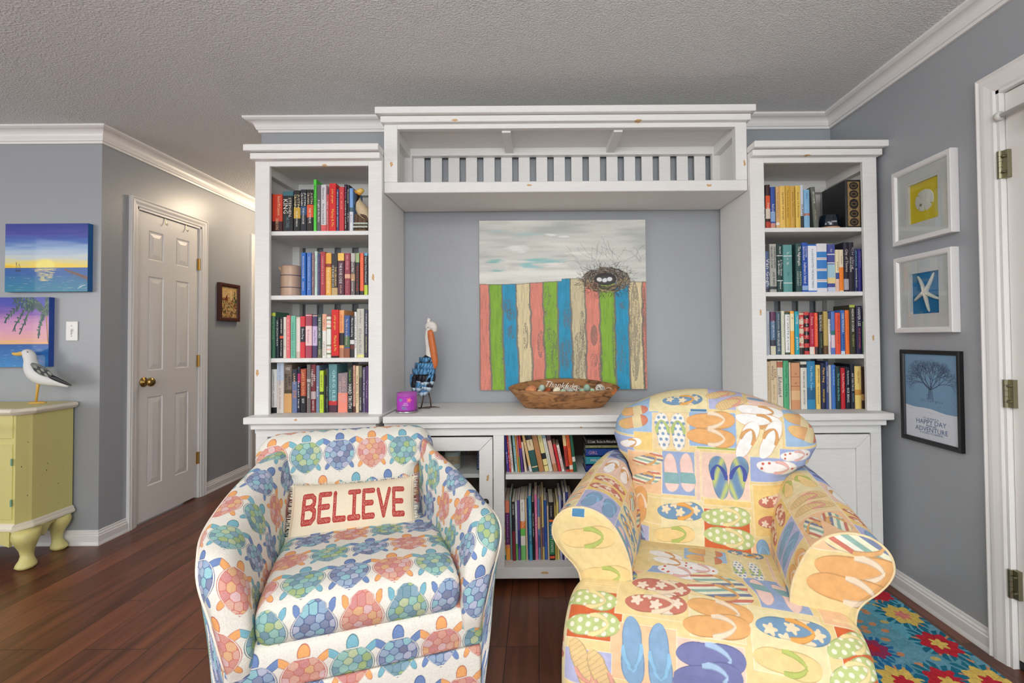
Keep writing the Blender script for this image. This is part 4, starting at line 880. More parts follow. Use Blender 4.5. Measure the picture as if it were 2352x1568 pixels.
L1 = [(620, 624, 444, (90, 100, 110), [('the west', .4, .95, W_)]), (624.5, 648.5, 446, (212, 66, 44), [('Robert McCammon', .06, .56, (246, 205, 150), .28, .18), ('SWAN SONG', .64, .95, (230, 190, 150), .3)], [(.72, 1, (60, 20, 20))]),
      (648.5, 673.5, 439, (24, 26, 30), [('STEPHEN', .16, .62, (225, 215, 200), .26, .2), ('KING', .2, .55, (235, 225, 210), .42, -.2), ('THE STAND', .62, .90, (110, 140, 150), .3)], [(0, .11, (60, 110, 120))]),
      (674, 689.5, 437, (28, 26, 26), [('JUSTIN', .1, .42, (236, 220, 170), .34, .22), ('CRONIN', .1, .42, (236, 220, 170), .34, -.24), ('THE CITY OF MIRRORS', .5, .88, W_, .25)], [(.42, .68, (205, 165, 60))]),
      (689.5, 704, 435, (28, 30, 44), [('JUSTIN', .08, .38, W_, .3, .22), ('CRONIN', .08, .38, W_, .3, -.24), ('THE PASSAGE', .44, .82, W_, .3)], [(.40, .6, (40, 80, 120))]),
      (704, 719.5, 435, (36, 26, 26), [('JUSTIN', .08, .34, (236, 214, 190), .3, .22), ('CRONIN', .08, .34, (236, 214, 190), .3, -.24), ('THE TWELVE', .44, .8, W_, .32)], [(.36, .66, (226, 90, 44))]),
      (719.5, 726.5, 412, (80, 205, 60), [('Green Mile', .1, .5, (30, 90, 30), .5)]), (727, 736.5, 424, (96, 92, 96), [('A Light in the Attic', .32, .8, W_, .5)]), (736.5, 749, 424, (214, 212, 216), [('Silverstein', .06, .32, K_, .4), ('Where the Sidewalk Ends', .4, .84, K_, .34)], [(.86, 1, (220, 90, 90))]),
      (749, 755.5, 446, (198, 84, 84), [('the moon', .2, .8, W_, .4)]), (755.5, 771.5, 421, (216, 34, 36), [('john grogan', .12, .42, Y_, .3), ('Marley & Me', .54, .9, Y_, .36)]), (772, 778.5, 434, (52, 58, 110), [('the note book stories', .06, .9, W_, .45)]),
      (778.5, 790, 429, (206, 54, 60), [('To Kill', .1, .5, (240, 160, 150), .3)]), (790, 796.5, 423, (30, 28, 38), [('Rick Bragg', .05, .3, (200, 80, 160), .5), ('Somebody Told Me', .35, .95, W_, .45)]), (797, 802, 424, (30, 26, 36), [('The Secret Life', .1, .4, W_, .6), ('of Bees', .6, .8, W_, .5)]),
      (802, 810.5, 432, (118, 164, 220), [('Beach', .62, .8, (90, 100, 130), .4)], [(.45, .55, (70, 100, 110)), (.55, 1, (218, 218, 226))])]
row_(L1, 1.7202, 2.400, 'on left bookcase top shelf', 'books on the top shelf of the left bookcase')
L2 = [(691, 702, 580, (36, 104, 190), [('THE BOOK WOMAN OF TROUBLESOME CREEK', .08, .6, W_, .3), ('RICHARDSON', .68, .88, W_, .25)]), (704, 715, 580, (64, 112, 190), [('KIM MICHELE RICHARDSON', .1, .66, (190, 210, 240), .3), ('FICTION', .7, .86, (190, 210, 240), .25)]),
      (715.5, 722, 581, (136, 98, 102), [('Kris McCormick', .06, .42, (230, 200, 190), .4), ('The Sister', .56, .8, (230, 200, 190), .35)]), (722, 729, 577, (190, 216, 206), [('Sea of Memories', .1, .8, (120, 140, 140), .3)]), (729.5, 735, 582, (46, 58, 112), [('the long way home', .1, .9, (200, 100, 120), .4)]),
      (735, 747, 578, (174, 58, 66), [('FORBIDDEN IS THE DOOR', .1, .75, (240, 170, 160), .3)]), (747, 761, 581, (240, 176, 66), [('THE ALICE NETWORK', .35, .95, (250, 230, 190), .45)], [(.25, .33, (150, 60, 40))]), (761, 775, 582, (50, 46, 52), [('THE LIBRARIAN', .32, .78, (236, 200, 120), .32, .2), ('OF BURNED BOOKS', .28, .8, (240, 230, 210), .32, -.22)], [(.82, 1, (200, 170, 120))]),
      (775, 790, 581, (88, 48, 66), [('THE ROSE CODE', .24, .72, W_, .42), ('KATE QUINN', .76, .96, (236, 200, 160), .25)], [(0, .18, (244, 196, 96))]), (791, 804, 581, (152, 62, 76), [('BEN SPENCER', .06, .4, (240, 170, 170), .35), ('The Secret', .66, .95, (220, 150, 150), .25)], [(.5, .6, (225, 170, 140))]),
      (805, 815, 581, (112, 100, 96), [('Peach War', .2, .45, W_, .5), ('a novel', .62, .9, W_, .3)], [(0, .2, (190, 186, 178)), (.5, .66, (190, 150, 110))]), (815.5, 825, 581, (44, 38, 38), [('THE KITE RUNNER', .3, .92, (170, 60, 50), .5)], [(0, .22, (160, 180, 130))]),
      (826, 835, 581, (242, 100, 56), [('Three Women', .1, .6, (250, 150, 110), .4)], [(.9, 1, (40, 34, 34))]), (835.5, 844.5, 581, (44, 54, 62), [('Here One Moment', .1, .7, W_, .4)], [(0, .06, (90, 170, 210)), (.76, 1, (190, 214, 60))])]
row_(L2, 1.4032, 2.400, 'on left bookcase second shelf', 'books on the second shelf of the left bookcase')
L3 = [(622, 632, 716, (64, 112, 88), [('THE SHACK', .1, .6, (150, 180, 120), .3)], [(.02, .09, (200, 200, 70))]), (632.5, 641, 728, (32, 44, 54), [('I AM A CIRCLING THE SUN', .08, .7, W_, .4)]), (641.5, 650, 728, (34, 30, 36), [('JODI MENDES KIDD', .05, .4, W_, .4), ('The Book of Longings', .56, .95, W_, .35)], [(.46, .52, (226, 90, 60))]), (650, 657.5, 728, (228, 218, 204), [('Blessings', .3, .8, (150, 150, 150), .25)]),
      (657.5, 666.5, 724, (232, 110, 112), [('Beach Read', .1, .8, (250, 190, 190), .4)]), (667, 678.5, 725, (116, 192, 164), [('Christina & Xander', .15, .6, (40, 120, 100), .35), ('a love story', .65, .95, (40, 120, 100), .3)]), (679, 689, 727, (216, 192, 178), [], [(.04, .85, (240, 222, 214))]), (689, 700.5, 726, (216, 52, 62), [('Shoe Dog', .3, .55, W_, .4)], [(.25, .62, (40, 38, 50))]),
      (701, 716, 721, (172, 72, 92), [('Book Lovers', .36, .66, (180, 90, 110), .3)], [(.02, .04, (235, 190, 180)), (.27, .72, (242, 206, 206))]), (717, 728.5, 722, (76, 62, 106), [('Happy Place', .36, .66, (90, 80, 120), .3)], [(.02, .04, (235, 200, 170)), (.27, .72, (210, 188, 222))]),
      (729, 739, 722, (54, 80, 62), [('THE TUSCAN CHILD', .06, .55, W_, .5), ('RHYS BOWEN', .62, .92, (200, 200, 170), .35)], [(.8, 1, (110, 110, 80))]), (739.5, 749, 721, (236, 230, 222), [('Nights', .12, .3, (120, 60, 60), .3), ('nightkeeper', .62, .96, (170, 140, 100), .4)], [(0, .38, (240, 176, 146))]),
      (749.5, 760, 727, (236, 236, 226), [], [(.06, .1, (150, 150, 120)), (.16, .2, (240, 190, 170)), (.26, .3, (130, 140, 90)), (.68, .72, (150, 150, 120)), (.78, .82, (240, 190, 170)), (.88, .92, (130, 140, 90))]), (760.5, 778, 711, (216, 32, 34), [('john grogan', .12, .42, Y_, .3), ('Marley & Me', .54, .86, Y_, .36)], [(.96, 1, (50, 10, 12))]),
      (778.5, 790, 712, (242, 172, 110), [('DELIA OWENS', .1, .45, (220, 90, 50), .4)], [(.48, .74, (50, 42, 44)), (.8, 1, (190, 130, 100))]), (790, 803, 724, (64, 92, 150), [('The Girls in the Stilt House', .08, .7, (220, 210, 190), .35)], [(.5, .75, (80, 110, 70)), (.78, 1, (150, 90, 60))]), (803, 813.5, 725, (40, 40, 44), [('Where the Crawdads Sing', .05, .5, W_, .4)], [(.58, .68, (220, 220, 220)), (.7, .8, (110, 50, 40))]),
      (813.5, 819, 716, (236, 234, 230), [('DON\'T LOOK BACK', .1, .8, K_, .5)]), (819, 836, 709, (204, 200, 188), [('Judith Mazer', .03, .3, (110, 110, 110), .25), ('All from the World', .4, .9, (120, 120, 120), .4)], [(.94, 1, (232, 226, 150))]), (837, 845, 711, (48, 44, 76), [('SUCH A QUIET PLACE', .08, .5, W_, .45), ('MEGAN MIRANDA', .56, .9, (220, 214, 110), .35)])]
row_(L3, 1.0953, 2.400, 'on left bookcase third shelf', 'books on the third shelf of the left bookcase')
L4 = [(622.5, 635, 848, (228, 228, 224), [('A PARISIAN SECRET', .1, .5, (120, 120, 120), .25), ('ANN MAHEY', .55, .85, (120, 120, 120), .25)], [(.87, 1, K_)]), (635, 651, 833, (222, 214, 204), [('FAMILY OF LIARS', .05, .45, (150, 150, 190), .25), ('John Grisham', .5, .92, (170, 140, 110), .28)], [(0, .35, (196, 210, 226))]),
      (652, 670, 837, (124, 106, 92), [('LARRY', .2, .45, K_, .34, .22), ('BROWN', .2, .5, K_, .34, -.24), ('FAY', .06, .12, W_, .6)], [(.6, 1, (218, 168, 108)), (.52, .6, (80, 70, 50))]), (670, 682, 848, (104, 118, 158), [('LARRY', .1, .35, (230, 200, 140), .35), ('JOE', .48, .66, (240, 140, 60), .6)], [(0, .28, (40, 44, 60))]), (682.5, 689, 842, (38, 38, 58), [('THE LAST TRUE', .3, .9, W_, .5)], [(.15, .35, (190, 50, 110))]),
      (689.5, 703, 847, (172, 72, 52), [('LARRY BROWN', .04, .6, (236, 170, 110), .5), ('BILLY RAY', .68, .78, W_, .4)], [(.62, 1, (30, 28, 34))]), (704, 713, 837, (112, 102, 102), [('FROM HIGHER', .4, .7, W_, .4)], [(.3, .36, (180, 176, 170))]), (713.5, 725, 837, (124, 48, 54), [('JAIN', .2, .34, W_, .4, .2), ('UNBROKEN', .1, .45, W_, .4, -.2), ('RANDY PIERCE', .75, .95, W_, .3)], [(.56, .72, (190, 170, 170))]), (725.5, 733.5, 839, (114, 134, 162), [('Paul', .45, .65, (220, 226, 236), .4)]),
      (733.5, 743, 851, (190, 216, 54), [('ALIVE AT', .1, .4, (60, 80, 30), .3), ('IN PRAISE', .7, .9, (100, 120, 40), .3)], [(.5, .57, (50, 60, 40))]), (743.5, 748, 862, (26, 28, 28)), (748.5, 753.5, 846, (40, 44, 46), [('After Glow', .4, .9, (150, 180, 160), .5)]), (754, 774, 836, (96, 144, 150), [('GREG ILES', .12, .78, (190, 226, 222), .34, .15), ('MISSISSIPPI BLOOD', .2, .76, (150, 200, 196), .18, -.28)], [(.76, .85, (200, 50, 50)), (.85, 1, (80, 46, 62))]),
      (775.5, 798, 857, (148, 132, 136), [('GREG ILES', .08, .76, (214, 170, 160), .34, .12), ('THE BONE TREE', .2, .7, (224, 190, 180), .18, -.25)], [(.5, 1, (242, 144, 124))]), (798.5, 809.5, 845, (40, 42, 44), [('Nevada Barr', .05, .32, (120, 190, 70), .4), ('HARD TRUTH', .36, .9, W_, .72)]), (810, 816, 839, (206, 156, 136), [('In Five Years', .1, .8, (120, 70, 60), .35)], [(.87, 1, (90, 40, 34))]), (816.5, 824, 840, (228, 204, 164), [('The Bean Trees', .2, .8, (90, 70, 50), .4)]),
      (824.5, 831, 840, (66, 64, 60), [('RUSTIC WEEK', .68, .96, W_, .5)], [(0, .25, (120, 120, 90))]), (831.5, 839.5, 843, (98, 88, 122), [('Jasmine Reid', .05, .5, W_, .4), ('Lilac Girls', .55, .8, W_, .35)]), (840, 845, 840, (92, 54, 112), [('Verity', .3, .7, (220, 190, 230), .5)])]
row_(L4, .8223, 2.425, 'on left bookcase bottom shelf', 'books on the bottom shelf of the left bookcase')
R1 = [(1752, 1758, 426, (52, 62, 84), [('the Arctic', .5, .9, W_, .5)], [(.75, 1, (120, 140, 110))]), (1758.5, 1769.5, 424, (64, 28, 30), [('Danger', .42, .6, W_, .4)], [(.25, .55, (232, 90, 48)), (.55, .78, (226, 210, 190)), (.85, 1, (190, 60, 40))]), (1770, 1781, 429, (52, 84, 164), [('Real Love', .42, .62, W_, .45)], [(.6, .84, (140, 170, 210)), (.88, 1, (214, 150, 130))]), (1782, 1791, 428, (220, 178, 120), [('from wild flowers', .15, .75, (150, 100, 60), .3)], [(.86, .92, W_)]),
      (1791.5, 1804, 427, (238, 196, 100), [('Sparkle of Sarah', .15, .8, (130, 90, 40), .3)]), (1804, 1815, 426, (218, 174, 68), [('The Secret Garden', .1, .75, (110, 80, 30), .3)]), (1815.5, 1826, 427, (212, 168, 74), [('Little Women', .15, .75, (110, 80, 30), .3)]), (1827, 1839, 426, (234, 196, 92), [('Anne of Avonlea', .15, .75, (120, 90, 40), .3)]), (1839, 1846, 425, (204, 210, 220), [('SLAM!', .45, .72, (60, 60, 80), .55)], [(.72, 1, (44, 44, 54))]),
      (1846.5, 1860, 435, (136, 184, 218), [('Willow', .08, .24, (70, 110, 160), .3), ('heart and the sea', .4, .8, (170, 205, 230), .3)], [(.62, .68, (190, 110, 80))])]
row_(R1, 1.7202, 2.400, 'on right bookcase top shelf', 'books on the top shelf of the right bookcase')
book(1869, 1880, 429, (104, 106, 96), 1.7202, 2.400, 'on right bookcase top shelf', 10, [('EDUCATE', .12, .4, W_, .35), ('THE CALL', .55, .8, (190, 180, 150), .3)], tilt=-.075, group='books on the top shelf of the right bookcase')
R2 = [(1757.5, 1767, 577, (84, 100, 138), [('Van Gogh', .18, .85, W_, .85)], [(.9, 1, (60, 60, 70))]), (1768, 1784, 560, (176, 176, 166), [('THE HEAVEN & EARTH', .05, .5, K_, .24, .24), ('GROCERY STORE', .05, .5, K_, .24, -.2), ('JAMES McBRIDE', .58, .86, K_, .3)], [(.88, .94, (50, 60, 60))]), (1784.5, 1799, 561, (24, 58, 54), [('Betty Smith', .05, .2, W_, .3), ('A Tree Grows', .32, .66, W_, .32, .18), ('in Brooklyn', .34, .64, W_, .32, -.24), ('Harper', .78, .94, W_, .3)], [(.23, .245, W_), (.75, .765, W_)]),
      (1799.5, 1820, 562, (96, 154, 150), [('The', .15, .2, W_, .3), ('Covenant', .28, .32, W_, .2), ('of Water', .36, .42, W_, .3), ('Verghese', .58, .66, (60, 110, 120), .3)], [(.23, .245, W_), (.8, .815, W_)]), (1828, 1842, 559, (48, 80, 80), [('The Nightingale', .06, .46, W_, .45), ('KRISTIN', .58, .86, (190, 200, 190), .28, .22), ('HANNAH', .58, .86, (190, 200, 190), .28, -.22)]), (1842, 1856, 557, (44, 86, 176), [('DOROTHEA', .08, .3, W_, .26, .2), ('BENTON FRANK', .08, .36, W_, .26, -.2), ("Sullivan's Island", .4, .82, W_, .42)], [(.87, .96, (150, 180, 220))]),
      (1856.5, 1876, 561, (44, 114, 204), [('A LONG FORGOTTEN', .1, .5, (70, 90, 130), .22), ('THE SINGLE THREAD', .52, .92, (70, 90, 130), .22)], [(.03, .97, (236, 238, 242))]), (1877, 1900, 559, (228, 224, 228), [], [(.17, .29, (60, 130, 200)), (.31, .32, (190, 140, 110)), (.34, .52, (60, 130, 200)), (.54, .55, (190, 140, 110)), (.57, .74, (60, 130, 200)), (.76, .77, (190, 140, 110)), (.80, .92, (60, 130, 200))]),
      (1900.5, 1919, 561, (76, 84, 156), [('Beach', .1, .16, W_, .25)], [(.2, .22, W_), (.38, .40, W_), (.42, .7, (170, 205, 220)), (.7, .82, (238, 214, 150)), (.9, 1, (200, 210, 230))]), (1920, 1928, 573, (236, 222, 180), [('Little', .3, .5, K_, .3)], [(.55, .7, (60, 80, 150)), (.72, 1, (230, 190, 170))]), (1928, 1938, 573, (232, 214, 186), [('Summer', .15, .35, (120, 80, 50), .25)], [(.42, .97, (244, 134, 40))]),
      (1938, 1950, 556, (40, 34, 50), [('City of Thieves', .14, .6, (224, 214, 200), .5)], [(.74, .96, (176, 172, 180))]), (1950, 1962, 556, (36, 32, 46), [('PAULA McLAIN', .3, .6, W_, .3, -.2), ('Circling', .1, .55, (210, 190, 200), .4, .2)]), (1962.5, 1970.5, 571, (30, 44, 84), [('INTO THE WOODS', .05, .4, (120, 190, 210), .4), ('Questing Quest', .45, .9, W_, .35)]), (1971, 1980, 571, (46, 44, 124), [('VINCENT', .05, .45, (150, 130, 210), .4)])]
row_(R2, 1.4032, 2.400, 'on right bookcase second shelf', 'books on the second shelf of the right bookcase')
R3 = [(1760, 1768.5, 714, (176, 180, 188), [('the Art of Hearing', .3, .8, (120, 120, 130), .3)]), (1770, 1782, 716, (96, 126, 156), [('the light we lost', .2, .6, W_, .3)], [(0, .22, (110, 60, 90)), (.66, .8, (60, 60, 70)), (.8, 1, (226, 218, 190))]), (1782.5, 1794, 716, (64, 88, 102), [('FREDRIK BACKMAN', .05, .4, (190, 200, 200), .28), ('A MAN CALLED OVE', .44, .92, W_, .42)]), (1794.5, 1803, 714, (222, 222, 198), [('The Hideaway', .1, .6, (150, 150, 120), .3)]),
      (1804, 1815, 716, (64, 84, 62), [('TO WRITE A LOVE', .08, .9, (90, 90, 90), .35)], [(.06, .95, (238, 238, 234))]), (1815.5, 1825, 714, (252, 174, 66), [('O', .14, .19, (60, 50, 40), .5)], [(.06, .46, (240, 226, 180))]), (1825.5, 1836, 715, (30, 168, 186), [('Unruly', .08, .3, W_, .55), ('palate', .6, .9, W_, .5)]), (1836.5, 1847, 718, (216, 190, 160), [('SMOKE', .1, .8, W_, .5)], [(.05, .16, (210, 60, 56)), (.28, .38, (210, 60, 56)), (.5, .6, (210, 60, 56)), (.72, .8, (210, 60, 56)), (.84, 1, (50, 44, 50))]),
      (1847.5, 1859, 716, (206, 70, 66), [('Fried Green', .15, .6, W_, .35)], [(.08, .17, K_), (.27, .36, K_), (.46, .55, K_), (.64, .74, K_), (.84, .92, K_)]), (1859.5, 1871.5, 718, (184, 36, 66), [('Fannie', .1, .3, (240, 190, 190), .5), ('RICHARD RUSSO', .4, .75, (240, 170, 190), .3)], [(.82, 1, (234, 226, 214))]), (1872, 1879.5, 718, (238, 94, 56), [('Big Little', .1, .8, (250, 150, 110), .3)], [(.82, 1, (60, 40, 44))]),
      (1880, 1891, 716, (30, 30, 36), [('THE SEVEN HUSBANDS OF', .05, .45, Y_, .22, .25), ('EVELYN HUGO', .08, .46, W_, .45, -.1), ('TAYLOR JENKINS REID', .5, .85, (140, 170, 110), .25)]), (1891.5, 1902, 715, (198, 170, 96), [], [(.8, 1, (110, 80, 50))]), (1903, 1909, 718, (232, 226, 220), [('THE BEE CROWN', .08, .5, K_, .5), ('Hopkins', .7, .95, (200, 70, 120), .4)], [(0, .15, (40, 60, 110))]),
      (1909.5, 1918.5, 715, (94, 124, 194), [], [(.45, .55, (50, 120, 120)), (.55, .85, (226, 206, 216))]), (1919, 1931, 718, (238, 88, 62), [('Daisy Jones', .08, .75, (180, 50, 50), .35)]), (1931.5, 1941, 712, (66, 116, 194), [('UNDER THE MAGNOLIA', .07, .5, W_, .5), ('BETTER', .55, .9, (30, 60, 120), .4)], [(.93, 1, (210, 225, 240))]), (1941.5, 1952, 712, (250, 124, 54), [('EMILY HENRY', .1, .8, (226, 90, 40), .3)]),
      (1952.5, 1965, 700, (58, 58, 38), [('FREDRICK BUCKNER', .08, .55, W_, .4), ('THE GREEN HOUR', .6, .85, (180, 190, 110), .3)], [(0, .05, (180, 190, 80))]), (1966, 1981, 702, (44, 38, 74), [('HARPER LEE', .04, .42, W_, .42), ('GO SET A WATCHMAN', .46, .88, (220, 110, 110), .28)]), (1981.5, 1985.5, 738, (150, 190, 140))]
row_(R3, 1.0953, 2.400, 'on right bookcase third shelf', 'books on the third shelf of the right bookcase')
R4 = [(1760, 1770, 830, (216, 192, 152), [('Before the Storm', .1, .6, (150, 120, 80), .3)]), (1770, 1785, 828, (226, 202, 164), [('LISA', .18, .36, (110, 90, 60), .3, .2), ('WINGATE', .1, .4, (110, 90, 60), .34, -.2), ('BEFORE WE', .5, .8, (170, 140, 100), .25)]), (1785.5, 1799, 828, (228, 218, 200), [('Educated', .34, .74, (60, 50, 60), .5), ('TARA WESTOVER', .3, .7, (120, 110, 110), .2, -.32)], [(.02, .14, (190, 110, 80))]), (1799.5, 1812, 828, (84, 174, 124), [('The Last Flight', .08, .36, (30, 100, 60), .35), ('Yara Via', .46, .74, (30, 100, 60), .35)]), (1812.5, 1817, 832, (228, 218, 196)),
      (1817.5, 1838, 833, (214, 154, 112), [('The', .22, .26, (150, 80, 50), .25), ('Edge', .42, .46, (150, 80, 50), .25)], [(.30, .31, (150, 80, 50)), (.5, .51, (150, 80, 50)), (.6, .8, (228, 186, 140))]), (1839, 1854, 830, (228, 222, 208), [('THE GREAT ALONE', .2, .55, (70, 70, 70), .25), ('BEN FOUNTAIN', .6, .9, (70, 70, 70), .25)], [(.06, .13, (50, 50, 50))]), (1854.5, 1873, 829, (54, 134, 178), [('The Whole Town', .1, .6, (190, 220, 236), .28)], [(.55, .8, (40, 100, 140))]), (1874, 1885, 838, (246, 208, 116), [('JESMYN WARD', .08, .42, (130, 90, 40), .35), ('Let Us Descend', .5, .88, (110, 80, 40), .38)]),
      (1886, 1897, 834, (34, 42, 74), [('Matt Haig', .1, .42, (240, 196, 110), .5), ('THE MIDNIGHT LIBRARY', .56, .86, Y_, .4)]), (1897.5, 1903, 830, (48, 70, 126), [('THE KEEPER OF LOST THINGS', .1, .65, W_, .5)]), (1904, 1910, 838, (190, 190, 190)), (1910, 1920, 838, (72, 122, 198), [('Around the World', .1, .45, (200, 220, 240), .3)]), (1920.5, 1931, 842, (24, 54, 54), [('The Violets of the Drive', .15, .8, (150, 210, 200), .45)]),
      (1931.5, 1942, 845, (194, 34, 48), [('The Best of Rumor Has', .12, .6, (250, 210, 200), .4)]), (1942.5, 1953, 843, (24, 28, 50), [('The Speckled Beauty', .08, .42, W_, .35), ('RICK BRAGG', .5, .84, W_, .5)]), (1953.5, 1963.5, 836, (26, 34, 50), [('AND THEN THE ICE', .2, .6, W_, .4), ('THE SMITHS', .65, .85, (150, 180, 190), .3)]), (1964, 1979, 841, (238, 208, 126), [('NINA SIMON', .12, .4, (150, 110, 60), .3)], [(.55, .68, (210, 150, 70))]), (1979.5, 1986, 842, (64, 44, 34), [], [(.65, .8, (200, 150, 100))])]
row_(R4, .8223, 2.425, 'on right bookcase bottom shelf', 'books on the bottom shelf of the right bookcase')
# console, upper shelf: books leaning left, each pivoting on its lower corner
def lower(data, zb, Y, where, group, depth, X0=1120, s=4.6125):
    for n, d in enumerate(data):
        b0, b1, t0, yt, col = d[:5]; px0, px1 = X0 + b0 / s, X0 + b1 / s; sc = Y / F
        dx = (b0 - t0) / s * sc; zt = onY(px0, 980 + yt / s, Y).z; tl = (-.085 if n < 7 else (-.125 if n == 7 else (-.205 if n < 16 else -.11))) if depth < .2 else -.018
        # book() measures its columns at mid height; shift so that the foot lands on b0..b1
        book(px0, px1, 980 + yt / s, col, zb, Y, where, n, d[5] if len(d) > 5 else (), d[6] if len(d) > 6 else (), tilt=tl, depth=depth, group=group)
B1 = [(200, 230, 165, 60, (52, 52, 140), [('Betsy', .5, .8, (210, 200, 230), .5)], [(.55, 1, (90, 60, 150))]), (232, 248, 198, 60, (212, 46, 50), [('The BFG', .2, .9, W_, .5)]), (249, 276, 217, 60, (222, 218, 208), [('BEVERLY CLEARY', .2, .9, (180, 50, 50), .5)]), (290, 318, 255, 60, (152, 192, 192), [('Junie', .3, .8, (60, 90, 120), .4)]), (320, 334, 288, 60, (235, 150, 60)), (337, 351, 306, 60, (214, 130, 150), [], [(.6, 1, (120, 160, 90))]), (354, 381, 326, 60, (86, 56, 134), [], [(0, .4, (200, 60, 60))]), (392, 416, 346, 160, (226, 206, 184), [('Hatchet', .3, .8, (110, 90, 80), .3)]),
      (441, 471, 350, 60, (232, 194, 136), [('Ramona', .3, .8, (130, 80, 40), .3)], [(.85, 1, (220, 220, 220))]), (475, 541, 385, 60, (30, 82, 78), [('THE EARTH', .2, .34, (70, 60, 50), .22)], [(0, .18, K_), (.18, .45, (222, 200, 156)), (.86, .89, (214, 190, 140))]), (544, 600, 447, 60, (178, 124, 76)), (603, 650, 516, 60, (226, 212, 144), [('Holes', .1, .25, (80, 60, 40), .3)], [(.53, .68, K_), (.84, .86, (120, 90, 50))]), (651, 690, 562, 60, (216, 216, 204), [('Number the Stars', .3, .8, (130, 130, 120), .25)], [(0, .14, (150, 180, 190))]), (696, 742, 612, 60, (220, 170, 152), [], [(.8, 1, (190, 130, 90)), (0, .2, (90, 60, 60))]),
      (750, 781, 672, 180, (208, 48, 58)), (785, 815, 708, 190, (236, 230, 220), [('SUMMER SKATE', .1, .9, (190, 60, 60), .5)]), (832, 868, 780, 60, (196, 60, 46), [('GREENVILLE', .4, .7, (60, 30, 20), .5)], [(0, .34, (226, 196, 140)), (.86, .94, K_)]), (870, 908, 828, 60, (228, 94, 40), [('The Cay', .1, .4, (90, 40, 20), .3)], [(.83, .94, (230, 224, 210))]), (909, 943, 870, 60, (32, 94, 70), [], [(.62, .74, (222, 222, 210))])]
lower(B1, .5273, 2.405, 'on console bay upper shelf', 'leaning books on the console bay shelf', .14)
B2 = [(162, 192, 160, 780, (226, 232, 232), [('A Seuss Colours', .05, .3, (120, 150, 170), .35)], [(.36, .42, (120, 130, 120)), (.44, .48, (220, 150, 80)), (.48, .53, (235, 210, 90)), (.53, .58, (220, 120, 140)), (.58, .68, (130, 190, 90)), (.70, .76, (220, 130, 110)), (.78, .85, (240, 210, 110)), (.92, 1, (60, 160, 160))]), (194, 240, 196, 785, (226, 132, 98), [('Halloween Is', .24, .7, (200, 160, 220), .3)], [(.2, .74, (94, 40, 90)), (.80, 1, (240, 160, 60))]), (242, 262, 240, 740, (124, 152, 152)),
      (264, 298, 262, 795, (34, 32, 36), [('STAR WARS', .04, .22, W_, .5)], [(.5, 1, (130, 40, 54))]), (299, 322, 290, 790, (216, 222, 226), [('the Dirt Books', .3, .6, (90, 110, 150), .4)], [(.72, 1, (110, 180, 90))]), (323, 349, 312, 780, (116, 84, 156), [], [(.5, .8, (60, 60, 130))]), (352, 405, 340, 770, (236, 230, 220), [('Eric Carle', .05, .2, (90, 90, 90), .3), ('The Tiny', .36, .46, W_, .35)], [(.36, .48, (240, 130, 60)), (.48, .6, (110, 190, 90)), (.76, 1, (120, 190, 110))]), (407, 425, 395, 765, (222, 190, 150)), (426, 440, 403, 760, (40, 84, 154)), (441, 475, 414, 735, (66, 152, 182), [('THE OCEAN BOOK', .2, .7, (190, 226, 230), .3)], [(.6, .75, (50, 120, 150))]),
      (477, 502, 457, 795, (30, 30, 34), [('MICHAEL LEWIS', .2, .6, W_, .4)]), (505, 536, 478, 720, (218, 116, 156), [('FLOWERS & ANIMALS', .2, .7, (250, 210, 220), .4)]), (538, 562, 512, 760, (110, 140, 180), [], [(.3, .5, (220, 190, 150)), (.6, .8, (70, 90, 140))]), (563, 580, 538, 745, (150, 110, 84)), (582, 603, 542, 720, (214, 190, 120), [], [(.5, .8, (110, 90, 130))]), (604, 636, 558, 780, (44, 84, 156), [], [(.7, 1, (60, 100, 170))]), (637, 655, 590, 840, (224, 200, 170)),
      (656, 712, 612, 800, (28, 28, 32), [('Scholastic', .06, .25, W_, .25), ('OUR FIFTY STATES', .38, .86, W_, .45)], [(.30, .34, (226, 120, 50)), (.35, .62, (30, 100, 130)), (.62, .9, (40, 130, 80)), (.93, .97, (226, 90, 50))]), (714, 735, 680, 840, (196, 170, 90)), (737, 762, 702, 790, (226, 206, 120), [], [(.4, .6, (110, 140, 90))]), (764, 792, 740, 730, (176, 180, 216)), (794, 810, 770, 780, (40, 44, 110)), (812, 836, 790, 700, (224, 220, 214), [('the zoo', .6, .8, K_, .4)]), (838, 868, 820, 690, (60, 70, 140), [], [(.5, .7, (220, 220, 230))]), (870, 910, 850, 760, (210, 120, 90))]
lower(B2, .0973, 2.405, 'in console bay bottom row', 'picture books on the bottom of the console bay', .215)
